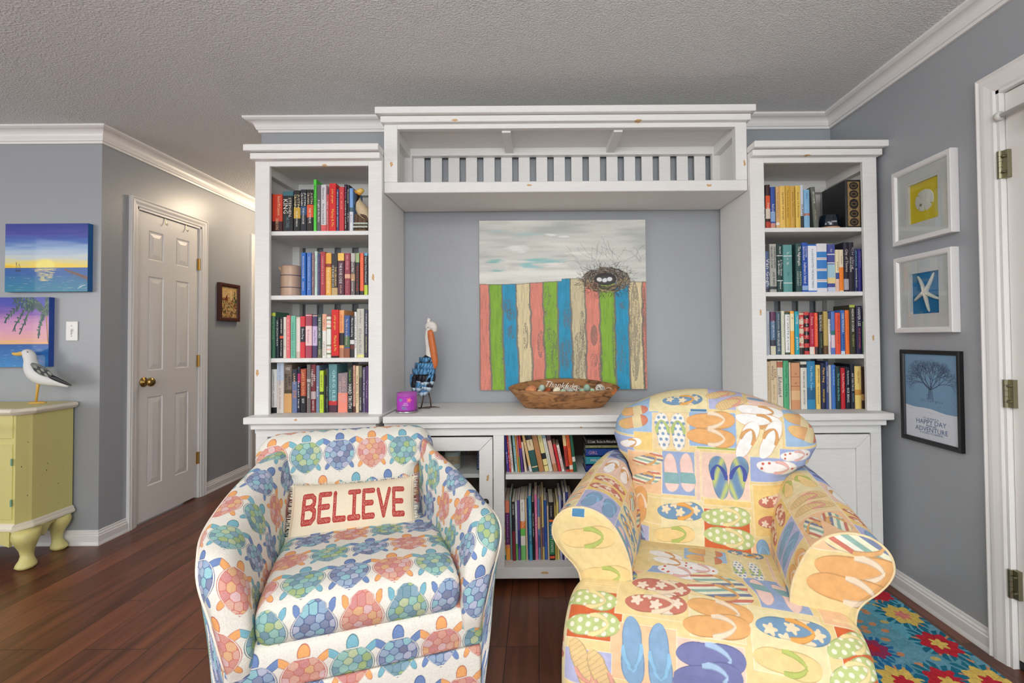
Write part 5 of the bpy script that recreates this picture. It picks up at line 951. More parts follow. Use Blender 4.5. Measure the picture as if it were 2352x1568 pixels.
# horizontal stack
z = .5273; xL = onY(1345, 1050, 2.40).x
for n, (h, c, L_, txt, tc, tx, up, lab) in enumerate([(.034, (30, 44, 120), .190, 'HISTORY', (200, 205, 225), .12, 1, 'navy book lying at the bottom of the stack in the console bay'), (.040, (56, 150, 166), .192, 'The Book of Virtues', W_, .10, -1, 'teal book lying second from the bottom of the console stack'),
        (.038, (28, 70, 150), .190, 'GIRL', (214, 150, 170), .035, 1, 'royal blue book lying in the middle of the console stack'), (.018, (120, 124, 96), .193, 'MISTY OF CHINCOTEAGUE', (214, 206, 140), .10, 1, 'thin olive green book lying second from the top of the stack'), (.030, (26, 22, 24), .193, 'C. S. Lewis   The Lion, the Witch and the Wardrobe', W_, .098, 1, 'black book with white lettering lying on top of the console stack')]):
    yo = 2.405; x0 = xL - (.003 if n > 2 else 0) + n * .0012
    t = thing('book', lab, 'book', (x0 + L_ / 2, yo + .08, z), 0, 'stacked books in the console bay')
    c_ = MB().prism([(0, 0), (0, .006), (.005, 0), (h - .005, 0), (h, .006), (h, .16), (h - .002, .16), (h - .002, .008), (.002, .008), (.002, .16), (0, .16)], L_, Matrix(((0, 0, 1, x0), (0, 1, 0, yo), (1, 0, 0, z), (0, 0, 0, 1))))
    cv = part('cover', c_, bmat(c), t); part('pages', MB().box(x0 + .004, x0 + L_ - .004, yo + .009, yo + .157, z + .002, z + h - .002), M_page, t)
    M = Matrix(((up, 0, 0, x0 + tx), (0, 0, -1, yo - .0004), (0, up, 0, z + h / 2), (0, 0, 0, 1)))
    part('title_lettering', text_mb(txt, h * .42, M, .0002, (.155 if len(txt) < 30 else .175) if len(txt) > 15 else -.1, res=1), bmat(tc), cv); z += h + .0004
# ------------------------------------------------------------------ small raster kit for painted surfaces (evaluated per vertex)
def vnoise(h, w, sy, sx, seed):
    r = np.random.RandomState(seed); gy, gx = max(2, int(sy)) + 2, max(2, int(sx)) + 2; g = r.rand(gy, gx)
    y = np.linspace(0, gy - 2, h); x = np.linspace(0, gx - 2, w); yi = y.astype(int); xi = x.astype(int); fy = (y - yi)[:, None]; fx = (x - xi)[None]
    fy = fy * fy * (3 - 2 * fy); fx = fx * fx * (3 - 2 * fx); yi1 = np.minimum(yi + 1, gy - 1); xi1 = np.minimum(xi + 1, gx - 1)
    return (g[yi][:, xi] * (1 - fy) * (1 - fx) + g[yi1][:, xi] * fy * (1 - fx) + g[yi][:, xi1] * (1 - fy) * fx + g[yi1][:, xi1] * fy * fx)
class Pic:
    def __init__(s, w, h, c): s.w, s.h = w, h; s.a = np.tile(lin(c), (h, w, 1)); s.Y, s.X = np.mgrid[0:h, 0:w].astype(float)
    def seg(s, x0, y0, x1, y1, r, c, al=1.):
        a, b = int(max(0, min(x0, x1) - r - 1)), int(min(s.w, max(x0, x1) + r + 2)); d, e = int(max(0, min(y0, y1) - r - 1)), int(min(s.h, max(y0, y1) + r + 2))
        if a >= b or d >= e: return
        X = s.X[d:e, a:b]; Y = s.Y[d:e, a:b]; L2 = (x1 - x0) ** 2 + (y1 - y0) ** 2 + 1e-9; t = np.clip(((X - x0) * (x1 - x0) + (Y - y0) * (y1 - y0)) / L2, 0, 1)
        D = np.hypot(X - x0 - t * (x1 - x0), Y - y0 - t * (y1 - y0)); k = (np.clip(r + .5 - D, 0, 1) * al)[..., None]; s.a[d:e, a:b] = s.a[d:e, a:b] * (1 - k) + lin(c) * k
    def ell(s, cx, cy, rx, ry, c, ang=0, al=1., soft=.08):
        r = max(rx, ry) * 1.3; a, b = int(max(0, cx - r)), int(min(s.w, cx + r + 1)); d, e = int(max(0, cy - r)), int(min(s.h, cy + r + 1))
        if a >= b or d >= e: return
        X = s.X[d:e, a:b] - cx; Y = s.Y[d:e, a:b] - cy; u = X * cos(ang) + Y * sin(ang); v = -X * sin(ang) + Y * cos(ang); D = np.hypot(u / rx, v / ry)
        k = (np.clip((1 - D) / soft + .5, 0, 1) * al)[..., None]; s.a[d:e, a:b] = s.a[d:e, a:b] * (1 - k) + lin(c) * k
    def mask(s, m, c, al=1.): k = (np.clip(m.astype(float), 0, 1) * al)[..., None]; s.a = s.a * (1 - k) + lin(c) * k
def picsurf(name, pic, w, h, y, parent, m, x0=0, z0=0):
    """grid in local xz at depth y facing -y; row 0 is the top"""
    X, Z = np.meshgrid(x0 + np.linspace(0, w, pic.w), z0 + np.linspace(h, 0, pic.h)); G = np.stack([X, np.full(X.shape, y), Z], -1)
    return gmesh(name, G, pic.a, m, parent, flip=True, smooth=False)
M_paint = clothmat('brushed_paint', .5, .05, 120, .25, 500, coat=.0)
M_gloss = clothmat('glossy_paint', .3, .03, 120, .15, 400, coat=.2)
M_print = clothmat('printed_paper', .6, .01, 100, .02, 400)
# ---- nest painting
a = onY(1100.5, 507, 2.742); b = onY(1486.5, 893, 2.742); PW = b.x - a.x; PH = a.z - b.z
pt = thing('painting', 'square painting of a twiggy bird nest over a fence of coloured boards', 'painting', (a.x, 2.742, b.z))
N_ = 640; p = Pic(N_, N_, (212, 212, 204)); rs = np.random.RandomState(2); K = N_ / 1440.
sk = vnoise(N_, N_, 15, 4, 3) * .65 + vnoise(N_, N_, 70, 8, 4) * .35; p.mask((sk > .52) * (sk - .52) * 3.2, (236, 234, 226)); p.mask((sk < .45) * (.45 - sk) * 3, (180, 184, 180))
for (x, y, rx, ry, c, al) in ((420, 120, 200, 16, (168, 204, 200), .5), (150, 90, 110, 14, (176, 206, 202), .45), (330, 240, 130, 40, (236, 234, 230), .8), (620, 125, 60, 14, (240, 240, 236), .8), (740, 140, 70, 9, (240, 240, 236), .8),
                              (560, 345, 220, 26, (130, 196, 194), .75), (440, 385, 130, 34, (132, 196, 196), .6), (130, 345, 110, 20, (120, 186, 182), .7), (160, 425, 90, 12, (120, 186, 184), .6), (660, 385, 150, 22, (240, 236, 230), .9), (300, 385, 80, 50, (200, 196, 190), .5), (860, 285, 170, 22, (240, 238, 232), .6), (700, 460, 640, 45, (236, 236, 228), .6)):
    for k in range(14): p.ell((x + rs.uniform(-.5, .5) * rx) * K, (y + rs.uniform(-.7, .7) * ry) * K, rx * rs.uniform(.25, .6) * K, max(1.5, ry * .28 * K), c, rs.uniform(-.06, .03), al * .45, .5)
bt = np.array([0, 80, 190, 312, 430, 545, 670, 783, 912, 1035, 1165, 1287, 1400, 1440]); bb = np.array([0, 103, 218, 343, 460, 570, 685, 805, 920, 1045, 1175, 1295, 1415, 1455])
cols = [(222, 138, 120), (136, 178, 62), (48, 150, 188), (222, 205, 162)] * 4
Yf = p.Y / N_ * 1440; Xf = p.X / N_ * 1440; fr_ = np.clip((Yf - 525) / 915, 0, 1); wob = (vnoise(N_, N_, 22, 3, 6) - .5) * 14; top = 528 + (vnoise(1, N_, 1, 9, 8)[0] - .5) * 30 - 18 * (np.abs(Xf[0] - 800) < 90) + 0
below = Yf > top[None, :]; gr = vnoise(N_, N_, 20, 160, 9); fine = vnoise(N_, N_, 150, 420, 10) * .6 + vnoise(N_, N_, 420, 420, 11) * .4
for i in range(13):
    l = bt[i] + (bb[i] - bt[i]) * fr_ + wob * (i > 0); r = bt[i + 1] + (bb[i + 1] - bt[i + 1]) * fr_ + wob * (i < 12); m = below & (Xf >= l) & (Xf < r)
    c = cols[i] if i != 7 else (206, 192, 156); p.mask(m, c); p.mask(m & (gr > .72), tuple(min(255, int(q * 1.09)) for q in c), .5); p.mask(m & (gr < .25), tuple(int(q * .88) for q in c), .5)
    e = m & ((np.abs(Xf - r) < 5 + 9 * fine * (fr_ > .2)) | (np.abs(Xf - l) < 4 + 7 * fine)) & (i < 13); p.mask(e, (124, 118, 108), .85)
p.mask(below & (Yf < (top[None, :] + 7)), (120, 116, 106), .7)
for (x, y, rx, ry) in ((250, 200 + 60, 0, 0),):
    pass
def scuff(cx, cy, rx, ry, d, c=(104, 100, 94)):
    m = (((Xf - cx) / rx) ** 2 + ((Yf - cy) / ry) ** 2 < 1) & (fine * .55 + gr * .45 > 1 - d); p.mask(m & below, c, .62)
for q in ((250, 730, 45, 70, .5), (270, 800, 40, 50, .5), (275, 950, 40, 60, .5), (395, 990, 24, 120, .5), (525, 1050, 30, 120, .45), (750, 820, 30, 130, .5), (740, 1130, 50, 150, .5), (885, 900, 20, 130, .55), (860, 1150, 60, 200, .48), (985, 980, 30, 90, .62), (985, 1190, 30, 60, .5), (590, 900, 40, 350, .40),
          (640, 1150, 30, 220, .5), (1160, 950, 20, 400, .5), (1235, 730, 30, 30, .5), (1225, 1120, 40, 180, .42), (1340, 950, 46, 420, .56), (1420, 1000, 20, 440, .6), (190, 1150, 16, 260, .45), (1040, 1200, 20, 200, .5)): scuff(*q)
for k in range(26):
    x = rs.uniform(840, 1400); y = rs.uniform(300, 420); q = [(x, y)]; an = rs.uniform(-2.4, -.7)
    for j in range(rs.randint(3, 7)): an += rs.uniform(-.5, .5); x += 32 * cos(an); y += 32 * sin(an); q.append((x, y))
    for (u0, v0), (u1, v1) in zip(q[:-1], q[1:]): p.seg(u0 * K, v0 * K, u1 * K, v1 * K, .45, (110, 108, 104), .75)
for k in range(1500):
    t = rs.uniform(0, 2 * pi); r = rs.uniform(.42, 1.0) ** .8; cx = 1092 + 205 * r * cos(t); cy = 512 + 108 * r * sin(t); an = t + pi / 2 + rs.uniform(-.6, .6); an = math.atan2(sin(an) * .55, cos(an)); L_ = rs.uniform(16, 56)
    if rs.rand() < .16: an += rs.uniform(.5, 1.4)
    c = [(52, 46, 42), (74, 64, 56), (140, 118, 88), (196, 168, 124), (96, 92, 88), (40, 36, 34)][rs.randint(6) if cy > 500 else rs.choice([0, 1, 4, 5, 2])]
    p.seg((cx - L_ / 2 * cos(an)) * K, (cy - L_ / 2 * sin(an)) * K, (cx + L_ / 2 * cos(an)) * K, (cy + L_ / 2 * sin(an)) * K, .6, c, .9)
p.ell(1087 * K, 505 * K, 98 * K, 52 * K, (56, 52, 50)); p.ell(1085 * K, 512 * K, 80 * K, 34 * K, (84, 80, 78), 0, .6, .4)
for x, y, an in ((1036, 508, .25), (1083, 514, -.25), (1124, 505, -.1)): p.ell(x * K, y * K, 26 * K, 20 * K, (120, 118, 116), an); p.ell(x * K, y * K, 22 * K, 17 * K, (226, 228, 228), an)
for k in range(160):
    t = rs.uniform(0, 2 * pi); r = rs.uniform(.9, 1.15); cx = 1092 + 215 * r * cos(t); cy = 512 + 118 * r * sin(t); an = t + rs.uniform(-.9, .9); L_ = rs.uniform(20, 60)
    p.seg(cx * K, cy * K, (cx + L_ * cos(an)) * K, (cy + L_ * sin(an) * .8) * K, .5, (60, 54, 50), .85)
picsurf('canvas_front', p, PW, PH, -.0006, pt, M_paint)
part('canvas_block', MB().box(0, PW, 0, .030, 0, PH), mat('canvas_edge', rgb(170, 160, 150), .7), pt, local=True)
# ---- small canvases on the left wall
def sea(kind, w, h):
    p = Pic(w, h, (40, 70, 160)); rs = np.random.RandomState(21 + kind); y = p.Y / h; n = vnoise(h, w, 40, 4, 31 + kind)
    if kind == 0:
        stops = [(0, (46, 62, 150)), (.14, (70, 74, 168)), (.26, (74, 112, 190)), (.36, (150, 180, 216)), (.48, (196, 210, 220)), (.56, (226, 216, 150)), (.63, (250, 214, 60)), (.645, (236, 190, 50))]; hz = .645
    else: stops = [(0, (52, 62, 176)), (.10, (70, 72, 180)), (.22, (130, 92, 178)), (.32, (196, 140, 190)), (.45, (222, 160, 190)), (.58, (232, 170, 170)), (.655, (240, 186, 130)), (.67, (240, 180, 130))]; hz = .67
    q = np.clip(y + (n - .5) * .07, 0, hz - .001); xs = [s_[0] for s_ in stops]; cc = np.array([lin(s_[1]) for s_ in stops]); p.a = np.stack([np.interp(q, xs, cc[:, i]) for i in range(3)], -1)
    sea_ = y > hz; g = np.clip((y - hz) / (1 - hz), 0, 1); c0, c1 = lin((28, 88, 168)), lin((20, 130, 160) if kind == 0 else (60, 140, 206)); p.a[sea_] = (c0 + (c1 - c0) * g[..., None])[sea_]
    for k in range(90): yy = rs.uniform(hz + .03, .98) * h; xx = rs.uniform(0, w); p.seg(xx, yy, xx + rs.uniform(6, 26), yy + rs.uniform(-1, 1), .5, (190, 210, 220) if rs.rand() < .4 else (20, 70, 140), .5)
    if kind == 0:
        p.ell(.485 * w, .60 * h, .19 * w, .075 * h, (252, 222, 80), 0, .6, .8); p.ell(.485 * w, .61 * h, .115 * w, .085 * h, (253, 236, 120), 0, .95, .3); p.mask(sea_ & (y < hz + .008), (14, 40, 90))
        p.a[sea_ & (y > hz)] = p.a[sea_ & (y > hz)]; m = sea_ & (np.abs(p.X / w - .485) < .14 - g * .09); p.a[m & (y < hz + .008)] = lin((20, 60, 110))
        s0 = np.where(sea_ & (p.Y / h < .66)); 
        cw = lin((28, 88, 168))
        p.a[(y > hz) & (y < hz + .12)] = p.a[(y > hz) & (y < hz + .12)] * .35 + cw * .65
        for k in range(110): yy = rs.uniform(hz + .01, .84); f = (yy - hz) / .2; xx = .485 + rs.uniform(-1, 1) * (.13 - .08 * f); p.seg((xx - .02) * w, yy * h, (xx + .02) * w, yy * h, .6, (236, 220, 130), .7)
        p.mask((y > .66 + .42 * (p.X / w - .72)) & (y < .675 + .52 * (p.X / w - .72) + .01) & (p.X / w > .72), (110, 70, 60))
        for k in range(9): xx = .76 + k * .028; p.seg(xx * w, (.67 + .47 * (xx - .72)) * h, xx * w, (.72 + .55 * (xx - .72)) * h, .8, (90, 60, 60))
        for xx, t_ in ((.135, .56), (.17, .585)): p.seg(xx * w, t_ * h, xx * w, .68 * h, .7, (40, 34, 50)); p.seg(xx * w, t_ * h, (xx + .02) * w, .66 * h, .6, (40, 34, 50))
        p.seg(.13 * w, .69 * h, .19 * w, .69 * h, 2, (34, 30, 50)); p.seg(.90 * w, .93 * h, .97 * w, .90 * h, .8, (230, 230, 230)); p.seg(.88 * w, .95 * h, .93 * w, .92 * h, .8, (230, 230, 230))
    else:
        p.mask(sea_ & (y < hz + .006), (20, 40, 110))
        for k in range(8): p.seg((.955 + .004 * k) * w, (.24 + k * .05) * h, (.965 + .004 * k) * w, (.30 + k * .05) * h, 3.2, (170, 120, 70))
        for tx, ty in ((.52, .03), (.40, .30), (.52, .42), (.62, .46), (.86, .52), (1.02, .06), (.98, -.02)):
            x0, y0 = .955, .20; px_, py_ = x0, y0
            for k in range(1, 16):
                f = k / 15; xx = x0 + (tx - x0) * f; yy = y0 + (ty - y0) * f * f - .16 * sin(f * pi) * (1 if ty < .5 else .5) * (abs(tx - x0) > .1)
                L_ = .05 * sin(min(1, f * 1.3 + .15) * pi * .75) + .01
                for sg in (-1, 1):
                    for q_ in range(2): p.seg(xx * w, yy * h, (xx + rs.uniform(-.035, .01)) * w, (yy + sg * L_ * .8 + .025) * h, 3.0, (36, 74, 76) if rs.rand() < .62 else (86, 120, 88))
                p.seg(px_ * w, py_ * h, xx * w, yy * h, 1, (30, 60, 60)); px_, py_ = xx, yy
        p.seg(.86 * w, .9 * h, .93 * w, .93 * h, .7, (214, 120, 190))
    return p
def canvas(label, pxs, kind, res, edge, M_=None, x0=None):
    a, b = onY(pxs[0], pxs[1], 2.832), onY(pxs[2], pxs[3], 2.832); xl = a.x if x0 is None else x0; w, h = b.x - xl, a.z - b.z
    t = thing('canvas_painting', label, 'painting', (xl, 2.832, b.z), group='seascape canvases on the left wall')
    picsurf('canvas_front', sea(kind, *res), w, h, -.0006, t, M_gloss); part('canvas_block', MB().box(0, w, 0, .032, 0, h), mat('edge_%d' % kind, edge, .5), t, local=True)
canvas('seascape canvas with yellow sunrise, pier and sailboat, above the other canvas', (13, 514, 201, 669), 0, (340, 270), rgb(24, 96, 160))
canvas('canvas painting of a palm over pink sunset sea, behind the wooden seagull', (0, 683, 111, 842), 1, (400, 300), rgb(40, 80, 170), x0=onY(110, 700, 2.832).x - .405)
sw = thing('light_switch', 'white light switch plate on the left wall beside the palm canvas', 'switch', (onY(165, 760, 2.86).x, 2.8645, onY(165, 760, 2.86).z))
part('plate', MB().box(-.035, .035, -.006, 0, -.057, .057), mat('switch_white', rgb(238, 236, 232), .3), sw, local=True, bevel=.003, seg=2)
part('toggle', MB().box(-.005, .005, -.016, -.005, -.002, .012), mat('switch_white', (0, 0, 0)), sw, local=True, bevel=.001)
for z in (-.030, .030): part('screw', MB().lathe([(.001, -.0075), (.003, -.0070), (.003, -.005), (.001, -.005)], 8, (0, 0, z), 'y'), M_brass, sw, local=True)
part('script_lettering', text_mb('life', .012, Matrix(((0, 1, 0, .0), (0, 0, -1, -.0065), (-1, 0, 0, -.012), (0, 0, 0, 1))), .0002, shear=.3), mat('gold_ink', rgb(150, 130, 80), .5), sw, local=True)
# ---- framed pictures
def framed(name, label, M, w, h, fw, fd, m, group=None):
    t = thing(name, label, 'picture', M=M, group=group); mb = MB()
    o = [(0, 0), (w, 0), (w, h), (0, h)]; i = [(fw, fw), (w - fw, fw), (w - fw, h - fw), (fw, h - fw)]
    rs_ = []
    for k in range(4):
        (ox, oz), (ix, iz) = o[k], i[k]; pr = [(0, fd), (0, .002), (.12, 0), (.7, .001), (.86, .004), (1, .010), (1, fd)]
        rs_.append([(ox + (ix - ox) * f, y, oz + (iz - oz) * f) for f, y in pr])
    mb.rings(rs_ + [rs_[0]], caps=(False, False)); part('frame', mb, m, t, local=True); return t
def wallM(side, y, z, X): return Matrix(((0, 1, 0, X), (-1, 0, 0, y), (0, 0, 1, z), (0, 0, 0, 1))) if side == 'R' else Matrix(((0, -1, 0, X), (1, 0, 0, y), (0, 0, 1, z), (0, 0, 0, 1)))
M_frw = mat('frame_white', rgb(226, 224, 222), .3); M_mat = mat('picture_mat', rgb(224, 220, 216), .8)
xf_ = XR - .034
for kind, (q0, q1) in (('sand', ((2046, 401), (2186, 532))), ('star', ((2051, 595), (2188, 762.5)))):
    a, b = onX(*q0, xf_), onX(*q1, xf_); w, h = a.y - b.y, a.z - b.z
    t = framed('picture_frame', 'white framed sand dollar mounted on yellow, top picture on the right wall' if kind == 'sand' else 'white framed starfish mounted on blue, middle picture on the right wall', wallM('R', a.y, b.z, xf_), w, h, .024, .033, M_frw, 'white shadow-box frames on the right wall')
    g = .082; s_ = .020
    mb = MB(); o = [(.02, .02), (w - .02, .02), (w - .02, h - .02), (.02, h - .02)]; i = [(g, g), (w - g, g), (w - g, h - g), (g, h - g)]
    rr = []
    for k in range(4):
        (ox, oz), (ix, iz) = o[k], i[k]; rr.append([(ox + (ix - ox) * f, y, oz + (iz - oz) * f) for f, y in ((0, .014), (.84, .014), (.845, .0152), (.99, .0152), (1, .0158), (1, .026))])
    part('mat_board', mb.rings(rr + [rr[0]], caps=(False, False)), M_mat, t, local=True)
    part('backing', MB().box(g - .01, w - g + .01, .0255, .031, g - .01, h - g + .01), mat('backing_' + kind, rgb(232, 204, 40) if kind == 'sand' else rgb(0, 118, 172), .6), t, local=True)
    part('glass_pane', MB().box(.02, w - .02, .0105, .0118, .02, h - .02), M_glass, t, local=True)
    c = (w * .5, .0225, h * .51)
    if kind == 'sand':
        pts = []
        for k in range(72):
            an = 2 * pi * k / 72; r = .0485 * (1 + .03 * cos(an * 2))
            for na in (1.2, 2.45, 3.9, 4.75, 5.75):
                if abs((an - na + pi) % (2 * pi) - pi) < .06: r *= .72
            pts.append((c[0] + r * cos(an), c[2] + r * sin(an)))
        mb = MB(); n = len(pts)
        rr = [[(c[0] + (x - c[0]) * f, y, c[2] + (z - c[2]) * f) for x, z in pts] for f, y in ((1, .0255), (1, .0235), (.97, .0215), (.6, .0185), (.15, .0165))]
        part('sand_dollar', mb.rings(rr), mat('shell_white', rgb(232, 226, 214), .8, bump=.4, bscale=400), t, local=True)
        part('shell_hole', MB().lathe([(.001, .0155), (.006, .0158), (.006, .0175), (.001, .0175)], 12, (c[0] - .012, 0, c[2] - .018), 'y', 1, 1), mat('shell_hole', rgb(150, 136, 110), .9), t, local=True)
    else:
        mb = MB()
        for an, L_ in ((radians(112), .085), (radians(52), .092), (radians(-32), .082), (radians(-84), .088), (radians(202), .072)):
            q = [Vector((c[0] + L_ * f * cos(an + .12 * f), .0195 + .002 * f, c[2] + L_ * f * sin(an + .12 * f))) for f in (0, .2, .45, .7, .9, 1)]
            mb.tube(q, [.011, .0095, .0075, .0065, .005, .002], 10)
        part('starfish', mb, mat('shell_white', (0, 0, 0)), t, local=True, smooth=True)
# poster without the cartoon figures
xf_ = XR - .020; a, b = onX(2065, 800.5, xf_), onX(2207, 1044, xf_); z0 = (b.z + onX(2068, 1002, xf_).z) / 2; z1 = (a.z + onX(2205, 809, xf_).z) / 2; w, h = a.y - b.y, z1 - z0
t = framed('picture_frame', 'black framed blue print of a bare tree above a lettered verse, lowest on right wall', wallM('R', a.y, z0, xf_), w, h, .019, .019, M_black)
Wp, Hp = 300, 420; p = Pic(Wp, Hp, (120, 152, 180)); rs = np.random.RandomState(8); yl = .615 + .05 * (p.X / Wp); p.mask(p.Y / Hp > yl + .008 * np.sin(p.X / 30), (214, 216, 224))
INK = (52, 60, 84)
def branch(x, y, an, L_, r, d):
    if d == 0 or L_ < 3: return
    n = 3; px_, py_ = x, y
    for k in range(n):
        an += rs.uniform(-.18, .18); nx_ = px_ + L_ / n * cos(an); ny_ = py_ + L_ / n * sin(an); p.seg(px_, py_, nx_, ny_, r, INK, .85); px_, py_ = nx_, ny_
    for s_ in ([-.55, 0, .5] if d > 3 else [-.5, .45]): branch(px_, py_, an + s_ + rs.uniform(-.2, .2), L_ * rs.uniform(.66, .82), r * .66, d - 1)
tx = Wp * .50
for o_ in (-9, -4, 0, 4, 9): p.seg(tx + o_, Hp * .52, tx + o_ * .6 - 2, Hp * .40, 1.0, INK, .8)
p.seg(tx - 12, Hp * .53, tx - 8, Hp * .40, 1.2, INK); p.seg(tx + 14, Hp * .535, tx + 9, Hp * .40, 1.2, INK); p.seg(tx - 20, Hp * .47, tx - 20, Hp * .53, .8, INK); p.seg(tx - 8, Hp * .47, tx - 20, Hp * .47, .8, INK)
for an in (-2.75, -2.35, -1.95, -1.6, -1.25, -.85, -.4): branch(tx, Hp * .41, an, 46 if -2.4 < an < -.8 else 52, 2.0, 6)
for k in range(60): x = tx + rs.uniform(-60, 70); p.seg(x, Hp * .53 + rs.uniform(-3, 10), x + rs.uniform(-6, 6), Hp * .53 + rs.uniform(0, 12), .5, INK, .6)
for k in range(26): x = rs.uniform(10, Wp - 10); y = Hp * rs.uniform(.42, .62); p.ell(x, y, 1.6, 1.0, INK, rs.uniform(0, 3), .7)
for k in range(14): x = rs.uniform(20, Wp - 20); p.seg(x, (.65 + .05 * x / Wp) * Hp, x + 5, (.652 + .05 * x / Wp) * Hp, .6, (150, 156, 170))
picsurf('print', p, w - .034, h - .034, .012, t, M_print, .017, .017)
MI = mat('poster_ink', rgb(86, 112, 146), .7)
for s_, f, hh, ww in (("IT'S ALWAYS A", .292, .0080, .26), ('HAPPY DAY', .252, .0200, .50), ('WHEN AN', .214, .0080, .17), ('ADVENTURE', .175, .0200, .54), ('IS GOING TO HAPPEN', .135, .0080, .38)):
    part('print_lettering', text_mb(s_, hh, Matrix(((1, 0, 0, w * .5), (0, 0, -1, .0115), (0, 1, 0, h * f - .008), (0, 0, 0, 1))), .0001, w * ww, res=2), MI, t, local=True)
# small oil picture in the hallway
xf_ = XH + .03; a, b = onX(507, 649, xf_), onX(552, 740, xf_); t = framed('picture_frame', 'small dark wood framed oil picture hanging in the hallway past the closet door', wallM('L', a.y, b.z + .005, xf_), b.y - a.y, a.z - b.z, .030, .030, mat('dark_red_wood', rgb(74, 34, 24), .35, noise=.3, nscale=40))
p = Pic(110, 150, (196, 164, 110)); rs = np.random.RandomState(5)
for k in range(420):
    x, y = rs.rand() * 110, rs.rand() * 150; f = y / 150
    c = [(206, 176, 120), (180, 140, 90), (214, 186, 130)][rs.randint(3)] if f < .35 else [(70, 40, 30), (120, 70, 44), (60, 80, 40), (190, 140, 80), (140, 50, 36), (90, 110, 60)][rs.randint(6)]
    p.seg(x, y, x + rs.uniform(-6, 6), y + rs.uniform(-7, 7), 2.2, c, .8)
p.seg(68, 20, 68, 60, 5, (214, 190, 140)); 
for k in range(16): p.seg(94, 20 + k * 4, 94 + rs.uniform(-10, 10), 26 + k * 4, 1.8, (40, 74, 50)); p.seg(26 + k, 60 - k * 1.2, 14 + k * 2, 64, 1.6, (110, 50, 36))
wf, hf = b.y - a.y, a.z - b.z; picsurf('oil_painting', p, wf - .05, hf - .05, .014, t, M_gloss, .025, .025)
# ---- rug
rug = thing('area_rug', 'colourful floral hooked rug under the flip-flop armchair by the right wall', 'rug', (1.08, 1.45, 0))
RX0, RX1, RY0, RY1 = .50, 1.605, .30, 2.29; nx, ny = 560, 900; X, Y = np.meshgrid(np.linspace(RX0, RX1, nx), np.linspace(RY1, RY0, ny)); p = Pic(nx, ny, (104, 158, 178))
pxm = nx / (RX1 - RX0); p.mask(vnoise(ny, nx, 60, 40, 4) > .6, (84, 148, 160), .6); p.mask(vnoise(ny, nx, 14, 9, 14) > .62, (96, 176, 196), .6)
def flower(px, py, r, petal, core, leaf, wld=None):
    c = onZ(px, py, .01) if wld is None else Vector(wld); cx, cy = (c.x - RX0) * pxm, (RY1 - c.y) * pxm; R = r * pxm; D = np.hypot(p.X - cx, p.Y - cy); T = np.arctan2(p.Y - cy, p.X - cx)
    p.mask((D < R * (1.45 + .16 * np.cos(9 * T + 1))) & (D > R * .9) & (np.cos(18 * T) > -.5), leaf); p.mask(D < R * (1 + .13 * np.cos(8 * T)), petal)
    p.mask((D < R * .42 * (1 + .25 * np.cos(6 * T))), core); p.mask((np.abs(np.cos(4 * T)) < .12) & (D < R * .95) & (D > R * .35), tuple(int(q * .78) for q in petal), .7)
RED, YEL, TEA, ORA = (190, 36, 52), (222, 190, 96), (24, 108, 132), (214, 140, 84)
rs = np.random.RandomState(9)
for k in range(520):
    x, y = rs.rand() * nx, rs.rand() * ny; p.ell(x, y, .016 * pxm, .011 * pxm, ORA if rs.rand() < .75 else (206, 178, 90), rs.uniform(-.5, .5), .9)
for k in range(40):
    wx, wy = rs.uniform(RX0, RX1), rs.uniform(RY0, 1.6); q = k % 3; flower(0, 0, .062, (RED, YEL, RED)[q], (YEL, RED, YEL)[q], TEA, (wx, wy, 0))
for q in ((2012, 1362, .055, RED, RED, TEA), (2062, 1405, .062, YEL, (220, 130, 120), TEA), (2135, 1462, .062, RED, YEL, TEA), (2042, 1535, .066, YEL, RED, (28, 110, 160)), (2146, 1538, .066, RED, YEL, TEA), (2236, 1536, .066, YEL, RED, TEA), (1985, 1470, .05, (150, 50, 90), RED, (28, 110, 160))): flower(*q)
p.a *= (.82 + .30 * vnoise(ny, nx, 300, 180, 77))[..., None]
edge = np.minimum(np.minimum(X - RX0, RX1 - X), np.minimum(Y - RY0, RY1 - Y)); cr_ = .06
dx_ = np.clip(X - (RX1 - cr_), 0, None); dy_ = np.clip(Y - (RY1 - cr_), 0, None); k = np.hypot(dx_, dy_) > cr_; f = cr_ / np.maximum(np.hypot(dx_, dy_), 1e-6)
X2 = np.where(k, RX1 - cr_ + dx_ * f, X); Y2 = np.where(k, RY1 - cr_ + dy_ * f, Y)
Zr = .0105 * np.clip(edge / .006, 0, 1) ** .5 + .0012 * (vnoise(ny, nx, 400, 260, 5) - .5)
inv = WM[rug].inverted(); G = np.stack([X2 - WM[rug].translation.x, Y2 - WM[rug].translation.y, Zr], -1)
gmesh('rug_pile', G, p.a, clothmat('rug_wool', .95, .12, 500, .6, 600), rug, flip=True)
